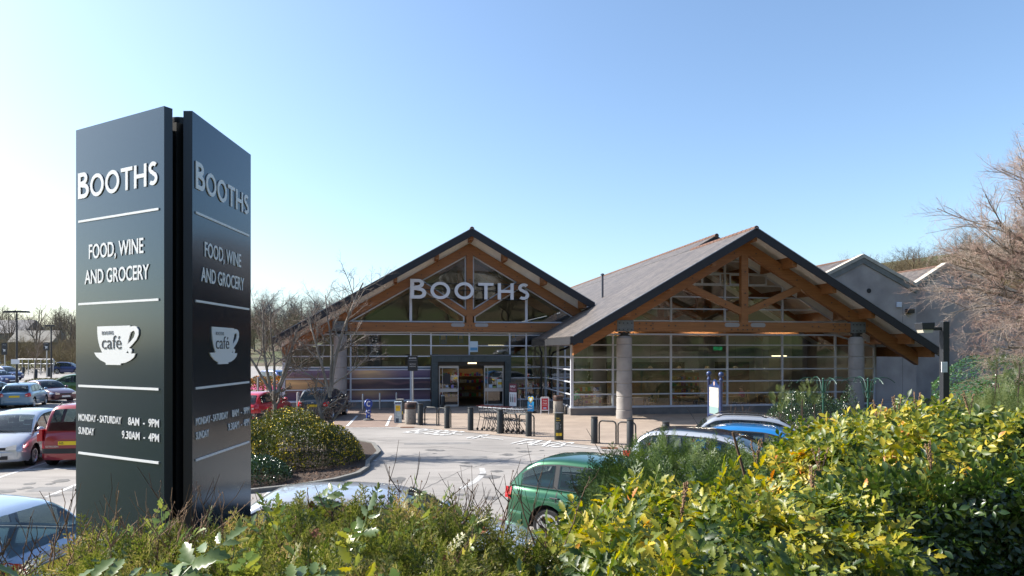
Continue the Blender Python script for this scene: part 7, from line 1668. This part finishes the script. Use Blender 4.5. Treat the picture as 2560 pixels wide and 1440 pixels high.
# pruned rose and shrub skeletons before the cafe glass
for px, py, h, s, seed in ((1822,1035,1.5,'just right of the map sign',21),(1852,1035,1.55,'with upright twigs behind the silver estate',22),(1940,1040,1.1,'left of the evergreen shrubs',23)):
    Yd = 27.5; x = (px-1280)/F*Yd
    bare_tree('pruned_shrub', 'leafless brown pruned shrub '+s, (x,Yd,0), seed, [((0,0,0),(.1,0,1),h*.8,.03),((0,0,.3),(.5,.1,1),h*.6,.022),((0,0,.35),(-.5,0,1),h*.55,.022)], {**PI_, 'seg':[5,4,3,3], 'kids':[4,3,2], 'sides':[6,4,3,3], 'len':[.5,.5,.5]}, (m_stem, mat('red brown twigs', (.16,.07,.05), .8)), 'shrub')
# small sapling by the far bollards and single trees on the left horizon
PF = dict(seg=[7,6,5,4], wob=[.05,.1,.14,.2], up=[.03,.04,.03,.0], taper=[.35,.35,.4,.5], sides=[6,4,3,3], kids=[11,9,9], start=[.3,.15,.1], spread=[.6,.65,.7], len=[.5,.45,.42], thin=[.5,.5,.5], tw=2)
x, y = G(86,947); bare_tree('bare_tree', 'thin leafless sapling between the far bollards', (x,y,0), 31, [((0,0,0),(0,0,1),4.6,.09)], PF, (m_brk3, m_bark2))
FT = [(92,832,748,150),(152,836,760,155),(175,842,775,150),(20,836,772,160),(-15,840,770,165),(60,845,795,160),(120,845,790,170),(212,845,775,150)]
for i, (px, pb, ptop, Yd) in enumerate(FT):
    x = (px-1280)/F*Yd; zt = H+(877-ptop)/F*Yd; gz = float(ground_z(x,Yd)); 
    bare_tree('bare_tree', 'tall bare tree on the left skyline', (x,Yd,gz), 40+i, [((0,0,0),(0,0,1),(zt-gz)*.86,.24),((0,0,(zt-gz)*.25),(.3,0,1),(zt-gz)*.6,.15),((0,0,(zt-gz)*.2),(-.35,.1,1),(zt-gz)*.6,.15)], {**PF, 'kids':[9,8,8]}, (m_brk3, mat('far twigs', (.13,.1,.075), .9)), group='bare trees on the left skyline')
# ---- distant woods: one mass each
def wood_template(seed, h=11, n1=12, n2=11, n3=8):
    T = Tree(seed); P = dict(seg=[4,3,3,2], wob=[.06,.12,.16,.2], up=[.03,.06,.04,.02], taper=[.3,.35,.4,.5], sides=[4,3,3,3], kids=[n1,n2,n3], start=[.2,.1,.1], spread=[.6,.65,.75], len=[.5,.5,.5], thin=[.45,.5,.7], tw=9)
    T.limb(Vector((0,0,0)), Vector((0,0,1)), h, .22, 0, P); V, Fq = T.build('x', None, None, split=False); return V, Fq
wt = [wood_template(s) for s in (81,82,83)]
def wood(name, label, xs, ys, mt, seed, sc=(.7,1.2), wide=1.0):
    rg = np.random.default_rng(seed); parts = []; k = rg.integers(0,3,len(xs)); z = ground_z(xs,ys)-.2
    for i in range(3):
        s = k == i; n = s.sum()
        if n: Rm = rot_from(np.tile([[0,0,1.]],(n,1))+rg.normal(0,.04,(n,3)), rg.uniform(0,6,n)); parts.append(scatter(wt[i][0]*[wide,wide,1], wt[i][1], Rm, np.stack([xs[s],ys[s],z[s]],-1), rg.uniform(*sc,n)))
    V, F_ = merge(parts); return tag(np_mesh(name, V, F_, mt), label, 'woodland', kind='stuff')
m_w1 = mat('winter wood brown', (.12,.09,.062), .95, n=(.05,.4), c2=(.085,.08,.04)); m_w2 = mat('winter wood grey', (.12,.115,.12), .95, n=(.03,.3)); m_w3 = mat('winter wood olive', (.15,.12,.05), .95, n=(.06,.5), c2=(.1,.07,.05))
rg = np.random.default_rng(4); n = 120; y = rg.uniform(165,300,n); x = rg.uniform(-.78,-.3,n)*y; wood('far_wood', 'brown leafless woodland behind the left car park', x, y, m_w1, 1, (.6,1.1), 1.3)
n = 60; y = rg.uniform(105,150,n); x = rg.uniform(-.76,-.6,n)*y; wood('far_scrub', 'tangled scrub at the back edge of the left car park', x, y, m_w3, 2, (.25,.5), 1.6)
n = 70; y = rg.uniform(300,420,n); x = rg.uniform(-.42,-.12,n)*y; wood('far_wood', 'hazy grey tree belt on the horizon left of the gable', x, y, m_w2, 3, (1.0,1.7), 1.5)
n = 150; y = rg.uniform(80,190,n); x = rg.uniform(.5,.95,n)*y; wood('hill_wood', 'leafless trees on the hill behind the rendered block', x, y, m_w3, 5, (.7,1.1), 1.3)
n = 260; x = rg.uniform(-130,150,n); y = rg.uniform(-125,-38,n); wood('hill_wood', 'leafless woodland on the hill behind the viewer, mirrored in the glass', x, y, m_w1, 6, (.7,1.2), 1.5)
# ---- far buildings
def house(label, px, py, Yd, w, d, h, rz, wallc, roofc):
    x = (px-1280)/F*Yd; zt = H+(877-py)/F*Yd; gz = float(ground_z(x,Yd)); t = thing('farm_building', label, 'building', (x,Yd,gz), rz); h = zt-gz; e = h*.62
    mb = MB(); mb.prism([(-w/2,0),(w/2,0),(w/2,e),(-w/2,e)], 'y', -d/2, d/2); wl = mb.build('wall', mat('wall '+label[:12], wallc, .9, n=(.3,.2)), t)
    mb = MB(); mb.prism([(-d/2-.3,e),(d/2+.3,e),(0,h)], 'x', -w/2-.3, w/2+.3); mb.build('roof', mat('roof '+label[:12], roofc, .8), t)
    for i in range(3): xx = -w/2+w*(i+.5)/3; mb = MB(); mb.box(xx-.6,xx+.6,-d/2-.06,-d/2,e*.3,e*.65); mb.build('window', m_black, t)
house('pale roofed barn among the left trees', 98, 826, 158, 9, 7, 5, .1, (.12,.11,.09), (.2,.19,.17))
house('grey slated house half hidden in the left woods', 25, 800, 175, 14, 8, 9, -.1, (.2,.18,.15), (.12,.12,.13))
house('white house on the hill behind the viewer, mirrored in the shop gable', 1900, 700, 60, 14, 8, 9, .2, (.6,.58,.52), (.12,.12,.13)); bpy.data.objects['farm_building.002'].location = (30,-75,float(ground_z(30,-75)))
